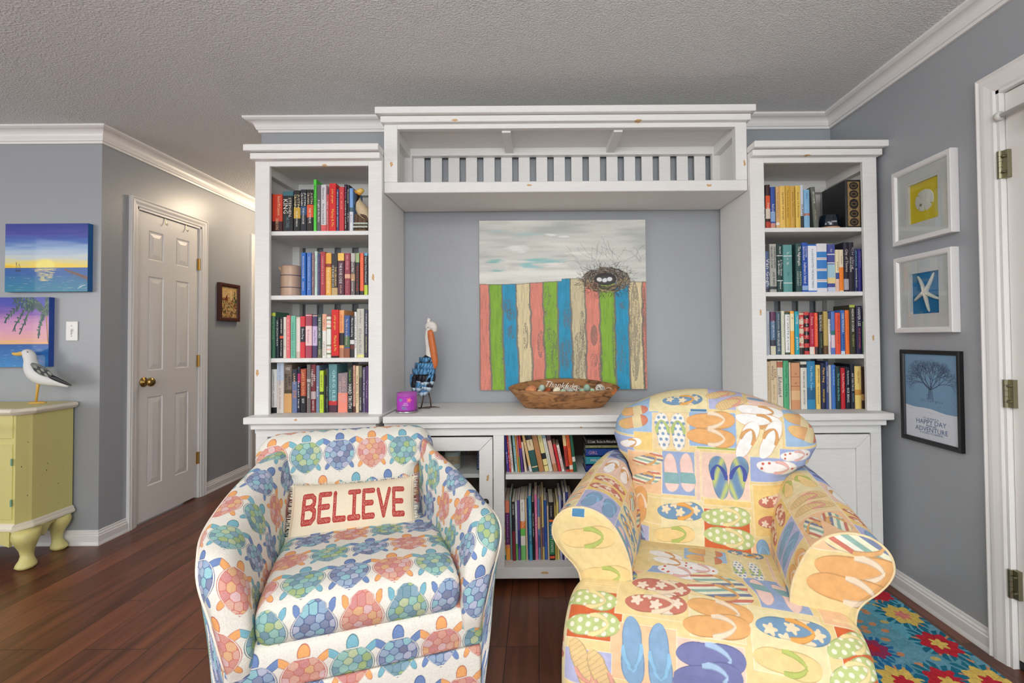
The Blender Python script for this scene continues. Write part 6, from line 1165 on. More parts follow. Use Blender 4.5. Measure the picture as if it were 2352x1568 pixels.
# ------------------------------------------------------------------ ornaments
def ringsalong(P, R, n=16, sq=1.0, flat=None):
    """rings for a body along points P, radii R=(ry across view, rz in plane)"""
    P = [Vector(p) for p in P]; rs = []
    for i, p in enumerate(P):
        t = (P[min(i + 1, len(P) - 1)] - P[max(i - 1, 0)]).normalized(); a = Vector((0, 1, 0)); b = a.cross(t).normalized(); ra, rb = R[i] if isinstance(R[i], tuple) else (R[i], R[i])
        rs.append([p + a * cos(2 * pi * k / n) * ra + b * sin(2 * pi * k / n) * rb for k in range(n)])
    return rs
def sm(P, k=4):
    A = np.array([list(p) for p in P], float); return [tuple(x) for x in cr(A, len(P) * k)[0]]
def body(Y, pts, n=18, k=4, ry=.9):
    """pts: (px, py, radius px) -> smooth closed mesh at depth Y"""
    A = [(*onY(x, y, Y), r * Y / F) for x, y, r in pts]; B = cr(np.array(A), len(A) * k)[0]; return MB().rings(ringsalong([b[:3] for b in B], [(max(b[3], .0004) * ry, max(b[3], .0004)) for b in B], n))
def hang(M_, L_, w, t, curl=.3, n=7):
    """feather: pointed blade hanging along -z from M_, two materials (base, tip)"""
    mb = MB(); rs = []
    for i in range(n):
        f = i / (n - 1); ww = w * (.35 + .65 * sin(min(1, f * 1.25 + .12) * pi * .62)) * (1 if f < .75 else math.sqrt(max(.02, 1 - ((f - .75) / .26) ** 2))); y = -curl * L_ * f * (1 - f)
        z = -L_ * f; rs.append([M_ @ Vector(v) for v in ((-ww / 2, y + .0, z), (0, y - t * 1.6, z), (ww / 2, y, z), (0, y + t, z))])
    for i in range(n - 1): mb.mi = 1 if i >= n - 3 else 0; mb.rings([rs[i], rs[i + 1]], caps=(i == 0, i == n - 2))
    return mb
# pelican of painted metal
Yp = 2.55; pc = onY(978, 940, Yp)
pel = thing('pelican_sculpture', 'painted metal pelican with blue feathers and long orange bill, beside the purple candle', 'sculpture', (pc.x, Yp, .8222))
M_wht = mat('chalky_white', rgb(222, 216, 208), .7, bump=.4, bscale=200); M_bill = mat('rusty_orange', rgb(196, 104, 48), .5, noise=.25, nscale=60); M_leg = mat('brown_metal', rgb(96, 66, 54), .4, .6)
M_fb = mat('feather_blue', rgb(84, 140, 184), .4, .3, noise=.3, nscale=50); M_fk = mat('feather_black', rgb(34, 34, 44), .4, .4); M_fw = mat('feather_tip', rgb(196, 216, 230), .5)
part('body', body(Yp, [(986, 812, 5), (984, 824, 14), (979, 845, 22), (974, 868, 22), (968, 888, 15), (958, 902, 7), (950, 908, 1)]), M_fk, pel, smooth=True)
part('neck', body(Yp, [(987, 826, 10), (986, 812, 8), (983, 795, 5), (981, 778, 5), (983, 762, 6), (988, 752, 7)], ry=1), M_wht, pel, smooth=True)
part('head', body(Yp, [(979, 755, 3), (984, 750, 9), (990, 748, 11), (996, 752, 9), (998, 762, 5)], ry=.8), M_wht, pel, smooth=True)
part('crest', body(Yp, [(986, 744, 5), (984, 736, 3.5), (986, 731, 3)], ry=.7), M_wht, pel, smooth=True)
part('bill', body(Yp - .02, [(986, 758, 4), (989, 766, 7), (993, 790, 7.5), (997, 815, 7.5), (999, 832, 7), (998, 842, 5), (997, 847, 2)], ry=.7), M_bill, pel, smooth=True)
part('eye', MB().ell(onY(983, 752, Yp - .02), (.0022, .0022, .0022)), M_black, pel, smooth=True)
rf = random.Random(2); e0 = onY(977, 860, Yp); sc = Yp / F
for row, (py, n_, rad) in enumerate(((820, 6, 16), (832, 8, 23), (845, 9, 27), (858, 10, 29), (870, 9, 27), (882, 8, 20))):
    for k in range(n_):
        an = -pi / 2 + (k - (n_ - 1) / 2) * (2.6 / n_) + (row % 2) * .15; c = onY(980 - row * 2.6, py, Yp)
        pos = Vector((c.x + rad * sc * cos(an), c.y + rad * sc * sin(an) * .9, c.z)); M_ = Matrix.Translation(pos) @ Matrix.Rotation(an + pi / 2, 4, 'Z') @ Matrix.Rotation(radians(12 + rf.uniform(-5, 5)), 4, 'X') @ Matrix.Rotation(radians(8 + rf.uniform(-6, 6)), 4, 'Y')
        dark = row in (3, 4) and rf.random() < .45
        part('feather', hang(M_, rf.uniform(.052, .066), rf.uniform(.030, .036), .001), [M_fk if dark else M_fb, M_fw], pel, smooth=True)
for k in range(5):
    c = onY(966 - k * 2, 884 + k * 3, Yp); part('feather', hang(Matrix.Translation(c + Vector((0, -.01 + .006 * k, 0))) @ Matrix.Rotation(radians(24 + k * 5), 4, 'Y'), .07, .02, .001), [M_fb, M_fb], pel, smooth=True)
for (hx, hy, fx, fy, dy) in ((974, 898, 967, 937, .0), (984, 900, 990, 934, .03)):
    a, b = onY(hx, hy, Yp + dy), onY(fx, fy, Yp + dy); b.z = .826; part('leg', MB().tube([a, (a + b) / 2 + Vector((.003, 0, 0)), b], .0032, 8), M_leg, pel, smooth=True)
    for q in ((-.030, -.018), (.0, -.035), (.032, -.012)): part('toe', MB().tube([b, b + Vector((q[0] * .6, q[1] * .6, .001)), b + Vector((q[0] * 1.5, q[1], -.0012))], [.0032, .0028, .0016], 6), M_leg, pel, smooth=True)
# purple candle jar
cc = Vector((onY(935, 940, 2.425).x, 2.425, .8222)); sc = 2.425 / F
cd = thing('candle_jar', 'pink and purple glass candle jar with a flower label, left end of the console top', 'candle', cc)
part('metal_tray', MB().lathe([(.001, 0), (.053, 0), (.055, .003), (.055, .010), (.052, .010), (.052, .004), (.001, .004)], 40, cc), mat('brushed_steel', rgb(190, 188, 186), .25, 1), cd, smooth=True)
M_pg = mat('magenta_glass', rgb(196, 90, 196), .08, coat=.5); M_pg.node_tree.nodes['Principled BSDF'].inputs['Alpha'].default_value = .55
R_ = .0505; part('glass_jar', MB().lathe([(.001, .0055), (R_ - .004, .0055), (R_, .010), (R_, .098), (R_ - .0015, .099), (R_ - .003, .098), (R_ - .003, .012), (.001, .011)], 44, cc), M_pg, cd, smooth=True)
part('wax', MB().lathe([(.001, .0125), (R_ - .0035, .0125), (R_ - .0035, .070), (.012, .072), (.001, .072)], 40, cc), mat('pink_wax', rgb(226, 130, 200), .5), cd, smooth=True)
for an in (0, 2.1, 4.2): part('wick', MB().tube([cc + Vector((.018 * cos(an), .018 * sin(an), .07)), cc + Vector((.018 * cos(an), .018 * sin(an), .082))], .001, 6), M_black, cd)
lab = np.linspace(-.95, .95, 120); X, Z = np.meshgrid(lab, np.linspace(.083, .016, 90)); p = Pic(120, 90, (172, 60, 178)); rs = np.random.RandomState(3)
for k in range(7): an = -1.9 + k * .32; p.seg(48, 82, 48 + 30 * cos(an), 82 + 26 * sin(an), 1.2, (90, 140, 160)); p.seg(26, 20, 26 + 22 * cos(an + 1.2), 22 + 14 * sin(an + 1.2), 1.2, (100, 150, 170))
for k in range(5): an = k * 1.257; p.ell(88 + 9 * cos(an), 24 + 10 * sin(an), 8, 5, (240, 110, 150), an)
p.ell(88, 24, 3, 3, (250, 210, 90)); G = np.stack([(R_ + .0006) * np.sin(X), -(R_ + .0006) * np.cos(X), Z], -1); gmesh('label_print', G, p.a, M_print, cd, flip=True)
for s_, z, h_ in (('MAUI', .050, .0055), ('HIBISCUS', .042, .0045)): part('label_lettering', text_mb(s_, h_, Matrix(((1, 0, 0, .006), (0, 0, -1, -R_ - .0012), (0, 1, 0, z), (0, 0, 0, 1))), .0001, -.036), M_trim, cd, local=True)
# dough bowl and what lies in it
Yb = 2.555; xa, xb_ = onY(1167, 900, Yb).x, onY(1424, 900, Yb).x; xm = (xa + xb_) / 2; hl = (xb_ - xa) / 2; hw = .132; z0 = .8222
def bowlmat():
    m = bpy.data.materials.new('carved_wood'); m.use_nodes = True; N, L = nodes(m); b = N['Principled BSDF']; tc = N.new('ShaderNodeTexCoord'); mp = N.new('ShaderNodeMapping'); mp.inputs['Scale'].default_value = (9, 9, 26); L.new(tc.outputs['Object'], mp.inputs[0])
    n = N.new('ShaderNodeTexNoise'); n.inputs['Scale'].default_value = 1.5; n.inputs['Detail'].default_value = 8; n.inputs['Distortion'].default_value = 1.6; L.new(mp.outputs[0], n.inputs[0]); r = N.new('ShaderNodeValToRGB'); e = r.color_ramp.elements
    e[0].position = .32; e[0].color = (*rgb(92, 58, 32), 1); e[1].position = .56; e[1].color = (*rgb(164, 116, 70), 1); L.new(n.outputs[0], r.inputs[0]); L.new(r.outputs[0], b.inputs[0]); b.inputs['Roughness'].default_value = .6
    bp = N.new('ShaderNodeBump'); bp.inputs['Strength'].default_value = .4; bp.inputs['Distance'].default_value = .004; L.new(n.outputs[0], bp.inputs['Height']); L.new(bp.outputs[0], b.inputs['Normal']); return m
M_bowl = bowlmat()
bw = thing('dough_bowl', 'long carved wooden dough bowl filled with eggs, on the console below the painting', 'bowl', (xm, Yb, z0))
def oval(fx, fy, z, n=64, lift=0):
    r = []
    for k in range(n):
        t = 2 * pi * k / n; c, s_ = cos(t), sin(t); x = hl * fx * (abs(c) ** .9) * (1 if c > 0 else -1); y = hw * fy * (abs(s_) ** 1.0) * (1 if s_ > 0 else -1)
        zz = z + lift * (.044 * max(0, s_) ** 1.5 + .010 * c ** 4 - .006); r.append((x, y, zz))
    return r
part('bowl', MB().rings([oval(.66, .48, 0), oval(.70, .55, .004), oval(.78, .70, .028), oval(.88, .86, .062, lift=.5), oval(1, 1, .099, lift=1), oval(.985, .97, .103, lift=1), oval(.96, .92, .100, lift=1), oval(.86, .78, .066, lift=.4), oval(.70, .60, .036), oval(.4, .35, .028)]), M_bowl, bw, local=True, smooth=True)
part('straw_filler', MB().rings([oval(.62, .52, .030), oval(.82, .74, .068, lift=.2), oval(.66, .6, .084, lift=.2), oval(.3, .3, .088, lift=.2)]), mat('brown_straw', rgb(112, 74, 48), .9, bump=1, bscale=160, noise=.5, nscale=120), bw, local=True)['kind'] = 'stuff'
EG = [(1183, 901, 5.5, (150, 172, 130), 'small green egg at the far left end of the dough bowl'), (1244, 892, 8, (176, 196, 180), 'mint speckled egg right of the orange pumpkin'), (1240, 902, 7, (228, 214, 178), 'cream egg low in front of the mint egg by the pumpkin'),
      (1278, 897, 8.5, (236, 226, 196), 'large cream egg under the letter h of the Thankful sign'), (1293, 902, 8, (180, 202, 178), 'mint egg low against the front rim, bowl centre'), (1301, 893, 7, (206, 196, 170), 'beige egg behind the sign letters'), (1311, 900, 8.5, (176, 176, 168), 'grey speckled egg right of the bowl centre'),
      (1336, 898, 6.5, (158, 186, 160), 'green egg just right of the pale wicker ball'), (1348, 892, 8.5, (158, 184, 164), 'tilted sage egg, tallest of the right group'), (1338, 904, 6, (226, 216, 184), 'cream egg tucked low under the green eggs'), (1361, 898, 6, (166, 200, 168), 'round mint egg in the right group'),
      (1364, 904, 7, (176, 196, 172), 'pale green egg low in the right group'), (1373, 903, 6.5, (170, 174, 158), 'grey green egg low beside the right wicker ball'), (1379, 896, 8, (176, 174, 152), 'olive speckled egg inside the white wicker rings')]
for n, (x, y, r, c, lb) in enumerate(EG):
    Ye = (2.475 + .012 * (n % 3) + (.03 if y < 897 else 0)) if n else 2.55; p0 = onY(x, y, Ye); rr = r * Ye / F; t = thing('egg', lb, 'egg', p0, group='eggs in the dough bowl'); an = [0, .4, -.5, .9][n % 4]
    mb = MB().lathe([(.0005, -1.12), (.35, -1.04), (.7, -.78), (.93, -.35), (1, .1), (.93, .55), (.7, .95), (.38, 1.2), (.0005, 1.3)], 20); mb.xf(Matrix.Rotation(an, 4, 'Y') @ Matrix.Scale(rr * .92, 4))
    part('egg_shell', mb, mat('egg_%d' % n, rgb(*c), .6, noise=.14, nscale=260), t, local=True, smooth=True)
p0 = onY(1219, 897, 2.49); pk = thing('pumpkin', 'small orange pumpkin in the left half of the dough bowl', 'pumpkin', p0); mb = MB(); rs_ = []
for i in range(13):
    ph = pi * i / 12; rs_.append([((.030 * sin(ph) + .0004) * (1 + .07 * abs(cos(4 * t))) * cos(t), (.030 * sin(ph) + .0004) * (1 + .07 * abs(cos(4 * t))) * sin(t), -.023 * cos(ph)) for t in [2 * pi * k / 48 for k in range(48)]])
part('pumpkin_body', mb.rings(rs_).xf(Matrix.Rotation(-.5, 4, 'Y') @ Matrix.Rotation(.5, 4, 'X')), mat('pumpkin_orange', rgb(206, 132, 86), .5, noise=.15, nscale=40), pk, local=True, smooth=True)
part('stem', MB().tube([(-.006, .006, .016), (-.014, .010, .030), (-.022, .010, .034)], [.005, .0035, .003], 8), mat('stem', rgb(120, 92, 60), .8), pk, local=True)
def wicker(x, y, r, c, lb, seed):
    Ye = 2.50 if 1220 < x < 1390 else 2.545; p0 = onY(x, y, Ye); R = r * Ye / F; t = thing('wicker_ball', lb, 'wicker ball', p0, group='woven balls in the dough bowl'); rr = random.Random(seed); mb = MB()
    for k in range(11):
        M_ = Matrix.Rotation(rr.uniform(0, pi), 4, 'X') @ Matrix.Rotation(rr.uniform(0, pi), 4, 'Y'); mb.tube([M_ @ Vector((R * cos(q), R * sin(q), R * .25 * sin(2 * q))) for q in [2 * pi * j / 20 for j in range(21)]], .0013, 5)
    part('woven_rings', mb, mat('wicker_%d' % seed, rgb(*c), .8), t, local=True, smooth=True)
wicker(1207, 901, 9, (150, 100, 66), 'brown wicker ball left of the pumpkin', 1); wicker(1323, 896, 11, (222, 208, 190), 'pale wicker ball right of the Thankful sign', 2); wicker(1399, 900, 11, (206, 172, 140), 'tan wicker ball at the right end of the bowl', 3); wicker(1378, 893, 10.5, (232, 224, 214), 'white wicker ring ball around the olive egg', 4)
for x, y, an, c, lb in ((1257, 898, .5, (176, 88, 48), 'curled rust coloured wood chip in the middle of the dough bowl'), (1411, 899, .9, (180, 104, 48), 'upright orange wood chip at the right end of the dough bowl')):
    p0 = onY(x, y, 2.49); t = thing('wood_chip', lb, 'wood chip', p0); mb = MB(); mb.rings([[(-.018, -.006, -.006 + q), (0, .003, -.010 + q), (.018, -.004, -.002 + q)] + [(.018, -.002, .001 + q), (0, .006, -.007 + q), (-.018, -.004, -.003 + q)] for q in (0, .012)]); mb.xf(Matrix.Rotation(-an, 4, 'Y')); part('chip', mb, mat('chip_%d' % x, rgb(*c), .7), t, local=True)
p0 = onY(1286, 886, 2.505); sg = thing('word_sign', 'white cursive sign reading Thankful standing among the eggs in the dough bowl', 'sign', p0)
Ms = Matrix.Rotation(radians(6), 4, 'Y') @ Matrix(((1, 0, 0, 0), (0, 0, -1, 0), (0, 1, 0, .004), (0, 0, 0, 1)))
part('script_word', text_mb('Thankful', .031, Ms, .0012, .142, bold=-.0006, shear=.42, res=3), M_trim, sg, local=True)
part('stake', MB().tube([Ms @ Vector((0, -.010, 0)), Ms @ Vector((0, -.045, 0))], .0012, 6), M_trim, sg, local=True)
# stoneware crock
Yc = 2.47; x = onY(669, 650, Yc).x; t = thing('stoneware_crock', 'small beige stoneware crock with dark bands on the left bookcase second shelf', 'crock', (x, Yc, 1.4035)); Rk = 22.5 * Yc / F; M_cr = mat('stoneware', rgb(196, 164, 140), .35, noise=.06)
H_ = onY(669, 611, Yc).z - 1.4035
part('crock_body', MB().lathe([(.001, 0), (Rk * .97, 0), (Rk, .006), (Rk, H_ * .66), (Rk * .97, H_ * .69), (Rk * .97, H_ * .74), (Rk * .985, H_ * .78), (Rk * .94, H_ * .97), (Rk * .88, H_), (Rk * .84, H_ * .98), (Rk * .84, .01), (.001, .008)], 40, (x, Yc, 1.4035)), M_cr, t, smooth=True)
for z in (.27, .66): part('dark_band', MB().lathe([(Rk + .0004, H_ * z), (Rk + .0012, H_ * z + .001), (Rk + .0012, H_ * z + .0025), (Rk + .0004, H_ * z + .0035)], 40, (x, Yc, 1.4035)), mat('band_blue', rgb(50, 56, 86), .4), t, smooth=True)
part('spout', MB().tube([(x - Rk * .9, Yc, 1.4035 + H_ * .8), (x - Rk * 1.1, Yc - .004, 1.4035 + H_ * .93), (x - Rk * 1.2, Yc - .006, 1.4035 + H_ * .96)], [.010, .008, .006], 10), M_cr, t, smooth=True)
# carved pelican on pilings, left bookcase top shelf
Yc = 2.43; t = thing('pelican_figurine', 'carved tan pelican figurine with yellow head at right end of left bookcase top shelf', 'figurine', (onY(828, 520, Yc).x, Yc, 1.7205))
M_tn = mat('figurine_tan', rgb(206, 184, 148), .6, noise=.15, nscale=60)
part('body', body(Yc, [(822, 448, 2), (823, 456, 5), (824, 466, 9), (829, 478, 13), (836, 488, 14), (843, 497, 11), (849, 505, 4)]), M_tn, t, smooth=True)
part('neck_stripe', body(Yc - .006, [(823, 447, 3), (822, 458, 3), (819, 466, 2), (818, 476, 2), (822, 484, 1)], ry=3), M_black, t, smooth=True)
part('head', body(Yc - .012, [(836, 438, 2), (832, 438, 6), (826, 440, 7), (820, 441, 5), (815, 439, 2)], ry=.9), mat('figurine_yellow', rgb(226, 186, 96), .5), t, smooth=True)
part('bill', body(Yc - .016, [(814, 437, 1), (819, 441, 3), (824, 445, 3.5), (829, 446, 2)], ry=1.2), mat('bill_ochre', rgb(206, 140, 40), .5), t, smooth=True)
part('wing', body(Yc - .018, [(822, 474, 2), (827, 483, 5), (834, 492, 6), (841, 500, 3), (846, 505, 1)], ry=.5), mat('wing_brown', rgb(86, 58, 44), .6), t, smooth=True)
for x, r_, top_ in ((819, 6, 492), (829, 7, 494), (838, 6, 500)):
    a = onY(x, top_, Yc); part('piling', MB().tube([(a.x, Yc, 1.722), (a.x, Yc, a.z)], [r_ * Yc / F] * 2, 12), mat('piling_brown', rgb(110, 84, 64), .8, noise=.3), t)
rf = random.Random(6)
for k in range(16):
    a = onY(814 + (k % 8) * 4.1, 513 if k < 8 else 521, Yc - .022); part('shell', MB().ell((a.x, a.y - (k >= 8) * .004, max(a.z, 1.7265)), (.0058, .0055, .0058), n=10, m=6), mat('figurine_shell', rgb(196, 204, 188), .6), t, smooth=True)
part('rock_base', MB().box(onY(811.5, 520, Yc).x, onY(843, 520, Yc).x, Yc - .022, Yc + .02, 1.7205, 1.730), mat('piling_brown', (0, 0, 0)), t, bevel=.002)
# candle tin and ornate book, right bookcase top shelf
Yc = 2.46; x = onY(1903, 505, Yc).x; R = 21 * Yc / F; t = thing('candle_jar', 'dark blue glass candle on a tan coaster, right bookcase top shelf', 'candle', (x, Yc, 1.7202))
part('coaster', MB().lathe([(.001, 0), (R * 1.08, 0), (R * 1.1, .003), (R * 1.08, .011), (.001, .011)], 36, (x, Yc, 1.7202)), mat('tan_cork', rgb(196, 152, 118), .7), t, smooth=True)
part('glass_jar', MB().lathe([(.001, .0115), (R * .94, .0115), (R, .018), (R, .070), (R * .96, .071), (R * .93, .068), (R * .93, .03), (.001, .028)], 36, (x, Yc, 1.7202)), mat('dark_glass', rgb(20, 30, 44), .08, coat=.6), t, smooth=True)
part('label_lettering', text_mb('oasis', .010, Matrix(((1, 0, 0, x), (0, 0, -1, Yc - R - .0004), (0, 1, 0, 1.7202 + .036), (0, 0, 0, 1))), .0001, -.03, shear=.3), M_trim, t)
a0, a1 = onY(1943, 470, 2.405).x, onY(1979, 470, 2.405).x; top_ = onY(1960, 413, 2.405).z; hh = top_ - 1.7202; w_ = a1 - a0
t = thing('book', 'large black and gold ornate book at the right end of right bookcase top shelf', 'book', M=Matrix.Translation((a0, 2.405, 1.7202)), group='books on the top shelf of the right bookcase')
cv = part('cover', MB().prism([(0, .20), (0, .006), (.006, 0), (w_ - .006, 0), (w_, .006), (w_, .20), (w_ - .003, .20), (w_ - .003, .008), (.003, .008), (.003, .20)], hh), mat('ornate_black', rgb(22, 24, 28), .4), t, local=True)
part('pages', MB().box(.003, w_ - .003, .009, .197, .004, hh - .004), M_page, t, local=True)
p = Pic(60, 180, (150, 124, 84)); rs = np.random.RandomState(4); p.mask((p.X < 3) | (p.X > 56) | (p.Y < 4) | (p.Y > 175), (40, 34, 28))
for yc in (20, 52, 90, 128, 160): p.ell(30, yc, 20, 15 if yc != 90 else 20, (34, 32, 34)); p.ell(30, yc, 14, 9, (120, 98, 62), 0, .7); p.ell(30, yc, 9, 5, (34, 32, 34))
for k in range(160): p.ell(rs.rand() * 60, rs.rand() * 180, 1.3, 1.3, (60, 48, 34), 0, .8)
gmesh('spine_ornament', np.stack([np.linspace(.006, w_ - .006, 60)[None].repeat(180, 0), np.full((180, 60), -.0006), np.linspace(hh - .004, .004, 180)[:, None].repeat(60, 1)], -1), p.a, M_print, cv, flip=True, smooth=False)
# inside the glass door of the console
x = onY(1040, 1040, 2.47).x; t = thing('candle_jar', 'white jar candle behind the glass door of the console', 'candle', (x, 2.47, .532))
part('glass_jar', MB().lathe([(.001, 0), (.036, 0), (.040, .006), (.040, .088), (.037, .089), (.036, .085), (.036, .06), (.001, .058)], 32, (x, 2.47, .532)), mat('pale_glass', rgb(190, 196, 190), .2), t, smooth=True); part('label_print', MB().lathe([(.0402, .030), (.0406, .031), (.0406, .066), (.0402, .067)], 32, (x, 2.47, .532)), mat('label_tan', rgb(170, 150, 122), .7), t, smooth=True)
part('label_lettering', text_mb('PALM', .006, Matrix(((1, 0, 0, x), (0, 0, -1, 2.47 - .0414), (0, 1, 0, .58), (0, 0, 0, 1))), .0001), M_black, t)
x = onY(1100, 1060, 2.44).x; t = thing('game_box', 'dark blue box with pale round letters behind the glass door of the console', 'box', (x + .02, 2.50, .532))
bx_ = part('box', MB().box(x - .010, x + .052, 2.44, 2.58, .532, .680), mat('box_blue', rgb(30, 44, 90), .5), t, bevel=.001); part('box_lettering', text_mb('BOOK', .011, Matrix(((0, -1, 0, x - .001), (0, 0, -1, 2.4395), (1, 0, 0, .590), (0, 0, 0, 1))), .0002, .10, res=2), mat('letter_blue', rgb(130, 150, 200), .6), t)
# wooden seagull
Yg = 2.77; ft = onY(86, 917, Yg)
gl = thing('seagull_figure', 'white and black wooden seagull standing on the yellow chest', 'figurine', (ft.x, Yg, .8365))
part('body', body(Yg, [(52, 813, 1), (54, 812, 5), (60, 811, 10), (67, 816, 12), (70, 827, 12), (73, 842, 15), (82, 855, 18), (97, 865, 18), (115, 872, 14), (135, 878, 9), (150, 884, 5), (157, 888, 2)]), mat('gull_white', rgb(228, 228, 226), .5), gl, smooth=True)
part('bill', body(Yg, [(57, 811, 5), (48, 812, 5), (38, 813, 4), (30, 812, 3), (27, 812, 1)], ry=.6), mat('gull_yellow', rgb(222, 176, 84), .5), gl, smooth=True)
part('wing', body(Yg - .033, [(72, 835, 3), (82, 842, 8), (94, 850, 10), (108, 857, 8), (119, 862, 3)], ry=.4), mat('gull_grey', rgb(110, 114, 112), .6, noise=.5, nscale=60), gl, smooth=True)
for k in range(9):
    q = onY(80 + (k % 5) * 8, 842 + (k % 5) * 3.4 + (k // 5) * 7, Yg - .045); part('wing_feather', body(Yg - .046, [(80 + (k % 5) * 8 - 4, 839 + (k % 5) * 3.6 + (k // 5) * 7, 1), (80 + (k % 5) * 8 + 1, 842 + (k % 5) * 3.6 + (k // 5) * 7, 3.2), (80 + (k % 5) * 8 + 7, 847 + (k % 5) * 3.6 + (k // 5) * 7, 1)], ry=.25, n=10), mat('gull_dark' if k % 2 else 'gull_mid', rgb(52, 56, 58) if k % 2 else rgb(140, 142, 134), .6), gl, smooth=True)
part('wing_tip', body(Yg - .026, [(108, 863, 1), (120, 866, 5), (138, 874, 4.5), (154, 881, 3), (164, 885, 1)], ry=.4), mat('gull_dark2', rgb(30, 32, 38), .5), gl, smooth=True)
part('eye', MB().ell(onY(63, 808, Yg - .021), (.003, .003, .003)), mat('gull_eye', rgb(90, 70, 60), .3), gl, smooth=True)
a, b = onY(89, 872, Yg), Vector((ft.x - .008, Yg, .842)); part('leg', MB().tube([a, (a * .6 + b * .4), b], [.010, .0065, .0055], 10), mat('gull_yellow', (0, 0, 0)), gl, smooth=True)
part('foot_base', MB().lathe([(.001, 0), (.050, 0), (.048, .005), (.03, .009), (.001, .010)], 20, (ft.x, Yg, .8365), 'z', 1, .55), mat('gull_yellow', (0, 0, 0)), gl, smooth=True)
# ---- yellow commode
M_yc = mat('distressed_yellow', rgb(212, 202, 130), .42); M_yw = mat('distressed_cream', rgb(232, 224, 204), .45)
for m_, sc_ in ((M_yc, 1), (M_yw, 1)):     # rubbed dark chips
    N, L = nodes(m_); g = N.new('ShaderNodeNewGeometry'); mp = N.new('ShaderNodeMapping'); mp.inputs['Scale'].default_value = (60, 60, 30); L.new(g.outputs['Position'], mp.inputs[0]); n = N.new('ShaderNodeTexNoise'); n.inputs['Scale'].default_value = 1.3; n.inputs['Detail'].default_value = 4; L.new(mp.outputs[0], n.inputs[0])
    gt = N.new('ShaderNodeMath'); gt.operation = 'GREATER_THAN'; L.new(n.outputs[0], gt.inputs[0]); gt.inputs[1].default_value = .735; mx = N.new('ShaderNodeMix'); mx.data_type = 'RGBA'; L.new(gt.outputs[0], mx.inputs[0]); mx.inputs[6].default_value = N['Principled BSDF'].inputs[0].default_value; mx.inputs[7].default_value = (.03, .022, .015, 1); L.new(mx.outputs[2], N['Principled BSDF'].inputs[0])
q1 = onZ(189, 919, .834); q2 = onZ(76, 935, .834); q3 = onZ(37, 939, .834); yb_ = 2.85; xr = q2.x + (q1.x - q2.x) * (yb_ - q2.y) / (q1.y - q2.y)
ch = thing('chest', 'yellow serpentine chest with cream trim and cabriole feet against the left wall', 'chest', (-3.2, 2.70, 0))
xmid = -3.28
def outline(g):
    """footprint grown by g: right side, canted post, serpentine front, mirrored left"""
    r = [(xr + g, yb_), (q2.x + g * .95, q2.y - g * .3), (q2.x - .005 + g * .5, q2.y - .014 - g), (q3.x + .004, q3.y - .004 - g), (q3.x - .010, q3.y + .010 - g)]
    for k in range(1, 12):
        f = k / 11; x = q3.x - .010 + (xmid - q3.x + .010) * f; r.append((x, q3.y + .010 - g - .055 * sin(f * pi / 2) ** 2 + .012 * sin(f * pi)))
    return r + [(2 * xmid - x, y) for x, y in r[::-1][1:]]
def slab(gz, m, name, par=ch, **k):
    mb = MB().rings([[(x, y, z) for x, y in outline(g)] for g, z in gz]); return part(name, mb, m, par, **k)
ztop = .835
slab([(.014, ztop - .034), (.022, ztop - .028), (.030, ztop - .018), (.030, ztop - .012), (.024, ztop - .004), (.016, ztop - .001), (.004, ztop)], M_yw, 'top_edge', label='cream top with a yellow centre')
slab([(.006, ztop + .0002), (.004, ztop + .0012)], M_yc, 'top_panel')
slab([(.0, .232), (.0, ztop - .034)], M_yc, 'body')
slab([(.012, .196), (.018, .202), (.018, .212), (.012, .220), (.010, .230), (.002, .236)], M_yw, 'base_molding', label='cream base molding')
def zat(py, Y): return onY(40, py, Y).z
yfr = q3.y - .004
fx0, fx1 = q3.x - .024, xmid
def front_panel(name, x0, x1, z0_, z1_, par, lift=.005):
    xs = np.linspace(x0, x1, 14); mb = MB(); rs_ = []
    for x in xs:
        f = (q3.x - .010 - x) / (q3.x - .010 - xmid); f = min(max(f, 0), 2); y = q3.y + .010 - .055 * sin(min(f, 1) * pi / 2) ** 2 + .012 * sin(min(f, 1) * pi)
        rs_.append([(x, y - lift, z0_), (x, y - lift, z1_), (x, y + .006, z1_), (x, y + .006, z0_)])
    return part(name, mb.rings(rs_), M_yc, par, bevel=.0015)
dr = front_panel('drawer', fx0, -3.16, zat(1008, yfr), zat(953, yfr), ch); kx = onY(-2, 981, yfr - .02); part('knob', MB().lathe([(.001, -.028), (.012, -.027), (.015, -.02), (.008, -.012), (.006, 0), (.001, 0)], 16, (kx.x, kx.y - .006, kx.z), 'y'), mat('knob_wood', rgb(176, 150, 90), .5), dr, smooth=True)
dd = front_panel('door', fx0, -3.16, zat(1195, yfr), zat(1021, yfr), ch)
for z in (zat(1062, yfr), zat(1156, yfr)): part('hinge', MB().box(fx0 - .001, fx0 + .006, q3.y - .002, q3.y + .004, z - .018, z + .018), mat('verdigris', rgb(120, 160, 140), .6), dd)
front_panel('drawer', 2 * xmid + 3.16, 2 * xmid - fx0, zat(1008, yfr), zat(953, yfr), ch, .02); front_panel('door', 2 * xmid + 3.16, 2 * xmid - fx0, zat(1195, yfr), zat(1021, yfr), ch, .02)
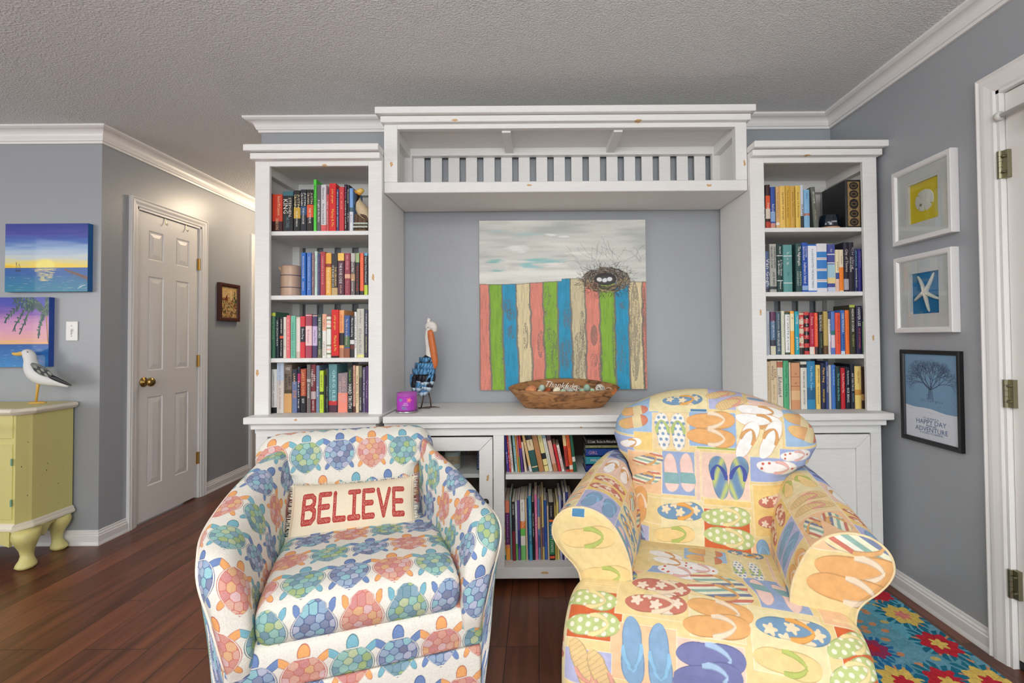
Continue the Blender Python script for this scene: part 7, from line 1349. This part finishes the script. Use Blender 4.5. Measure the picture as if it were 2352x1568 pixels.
def cab_leg(x, y, ox, oy, s=1.):
    """cabriole leg: knee leans out along (ox, oy)"""
    mb = MB(); rs_ = []
    for z, r, o in ((.20, .058, .006), (.185, .060, .012), (.165, .060, .016), (.140, .052, .012), (.115, .042, .004), (.090, .032, -.002), (.065, .028, -.002), (.045, .032, .004), (.025, .044, .012), (.014, .046, .014), (.004, .036, .012), (0, .030, .012)):
        an0 = math.atan2(oy, ox); ring = []
        for k in range(12):
            t_ = an0 + 2 * pi * k / 12; q = 1 + (.14 if k == 0 else (.05 if k in (1, 11) else (-.08 if k in (3, 9) else 0))); ring.append((x + ox * o + r * q * s * cos(t_), y + oy * o + r * q * s * sin(t_), z))
        rs_.append(ring)
    return part('leg', mb.rings(rs_), M_yc, ch, smooth=True)
fl = onZ(62, 1296, .0); bl = onZ(183, 1254, .0)
lx, ly = q3.x + .03, q3.y + .035; lb_x, lb_y = xr - .045, 2.81
cab_leg(lx, ly, .55, -.83); cab_leg(lb_x, lb_y, 1, -.2, .85); cab_leg(2 * xmid - lx, ly, -.55, -.83); cab_leg(2 * xmid - lb_x, lb_y, -1, -.2, .85)
def apron(p0_, p1_, prof, n=26):
    mb = MB(); rs_ = []; a, b = Vector((*p0_, 0)), Vector((*p1_, 0)); nn = (b - a).normalized().cross(Vector((0, 0, 1))) * .008
    for k in range(n):
        f = k / (n - 1); z = prof(f); c = a.lerp(b, f); rs_.append([(c.x - nn.x, c.y - nn.y, .198), (c.x + nn.x, c.y + nn.y, .198), (c.x + nn.x, c.y + nn.y, z), (c.x - nn.x, c.y - nn.y, z)])
    return part('apron', mb.rings(rs_), M_yc, ch)
apron((lx + .03, ly + .0), (lb_x + .022, lb_y - .02), lambda f: .150 + .030 * min(1, max(0, (f - .35) / .3)) - .018 * math.exp(-((f - .42) / .10) ** 2) - .02 * (f < .12))
apron((q3.x - .02, q3.y + .0), (xmid, q3.y - .045), lambda f: .120 + .055 * sin(min(1, f * 2.6) * pi / 2) - .03 * math.exp(-((f - .75) / .2) ** 2)); apron((2 * xmid - q3.x + .02, q3.y + .0), (xmid, q3.y - .045), lambda f: .120 + .055 * sin(min(1, f * 2.6) * pi / 2) - .03 * math.exp(-((f - .75) / .2) ** 2))
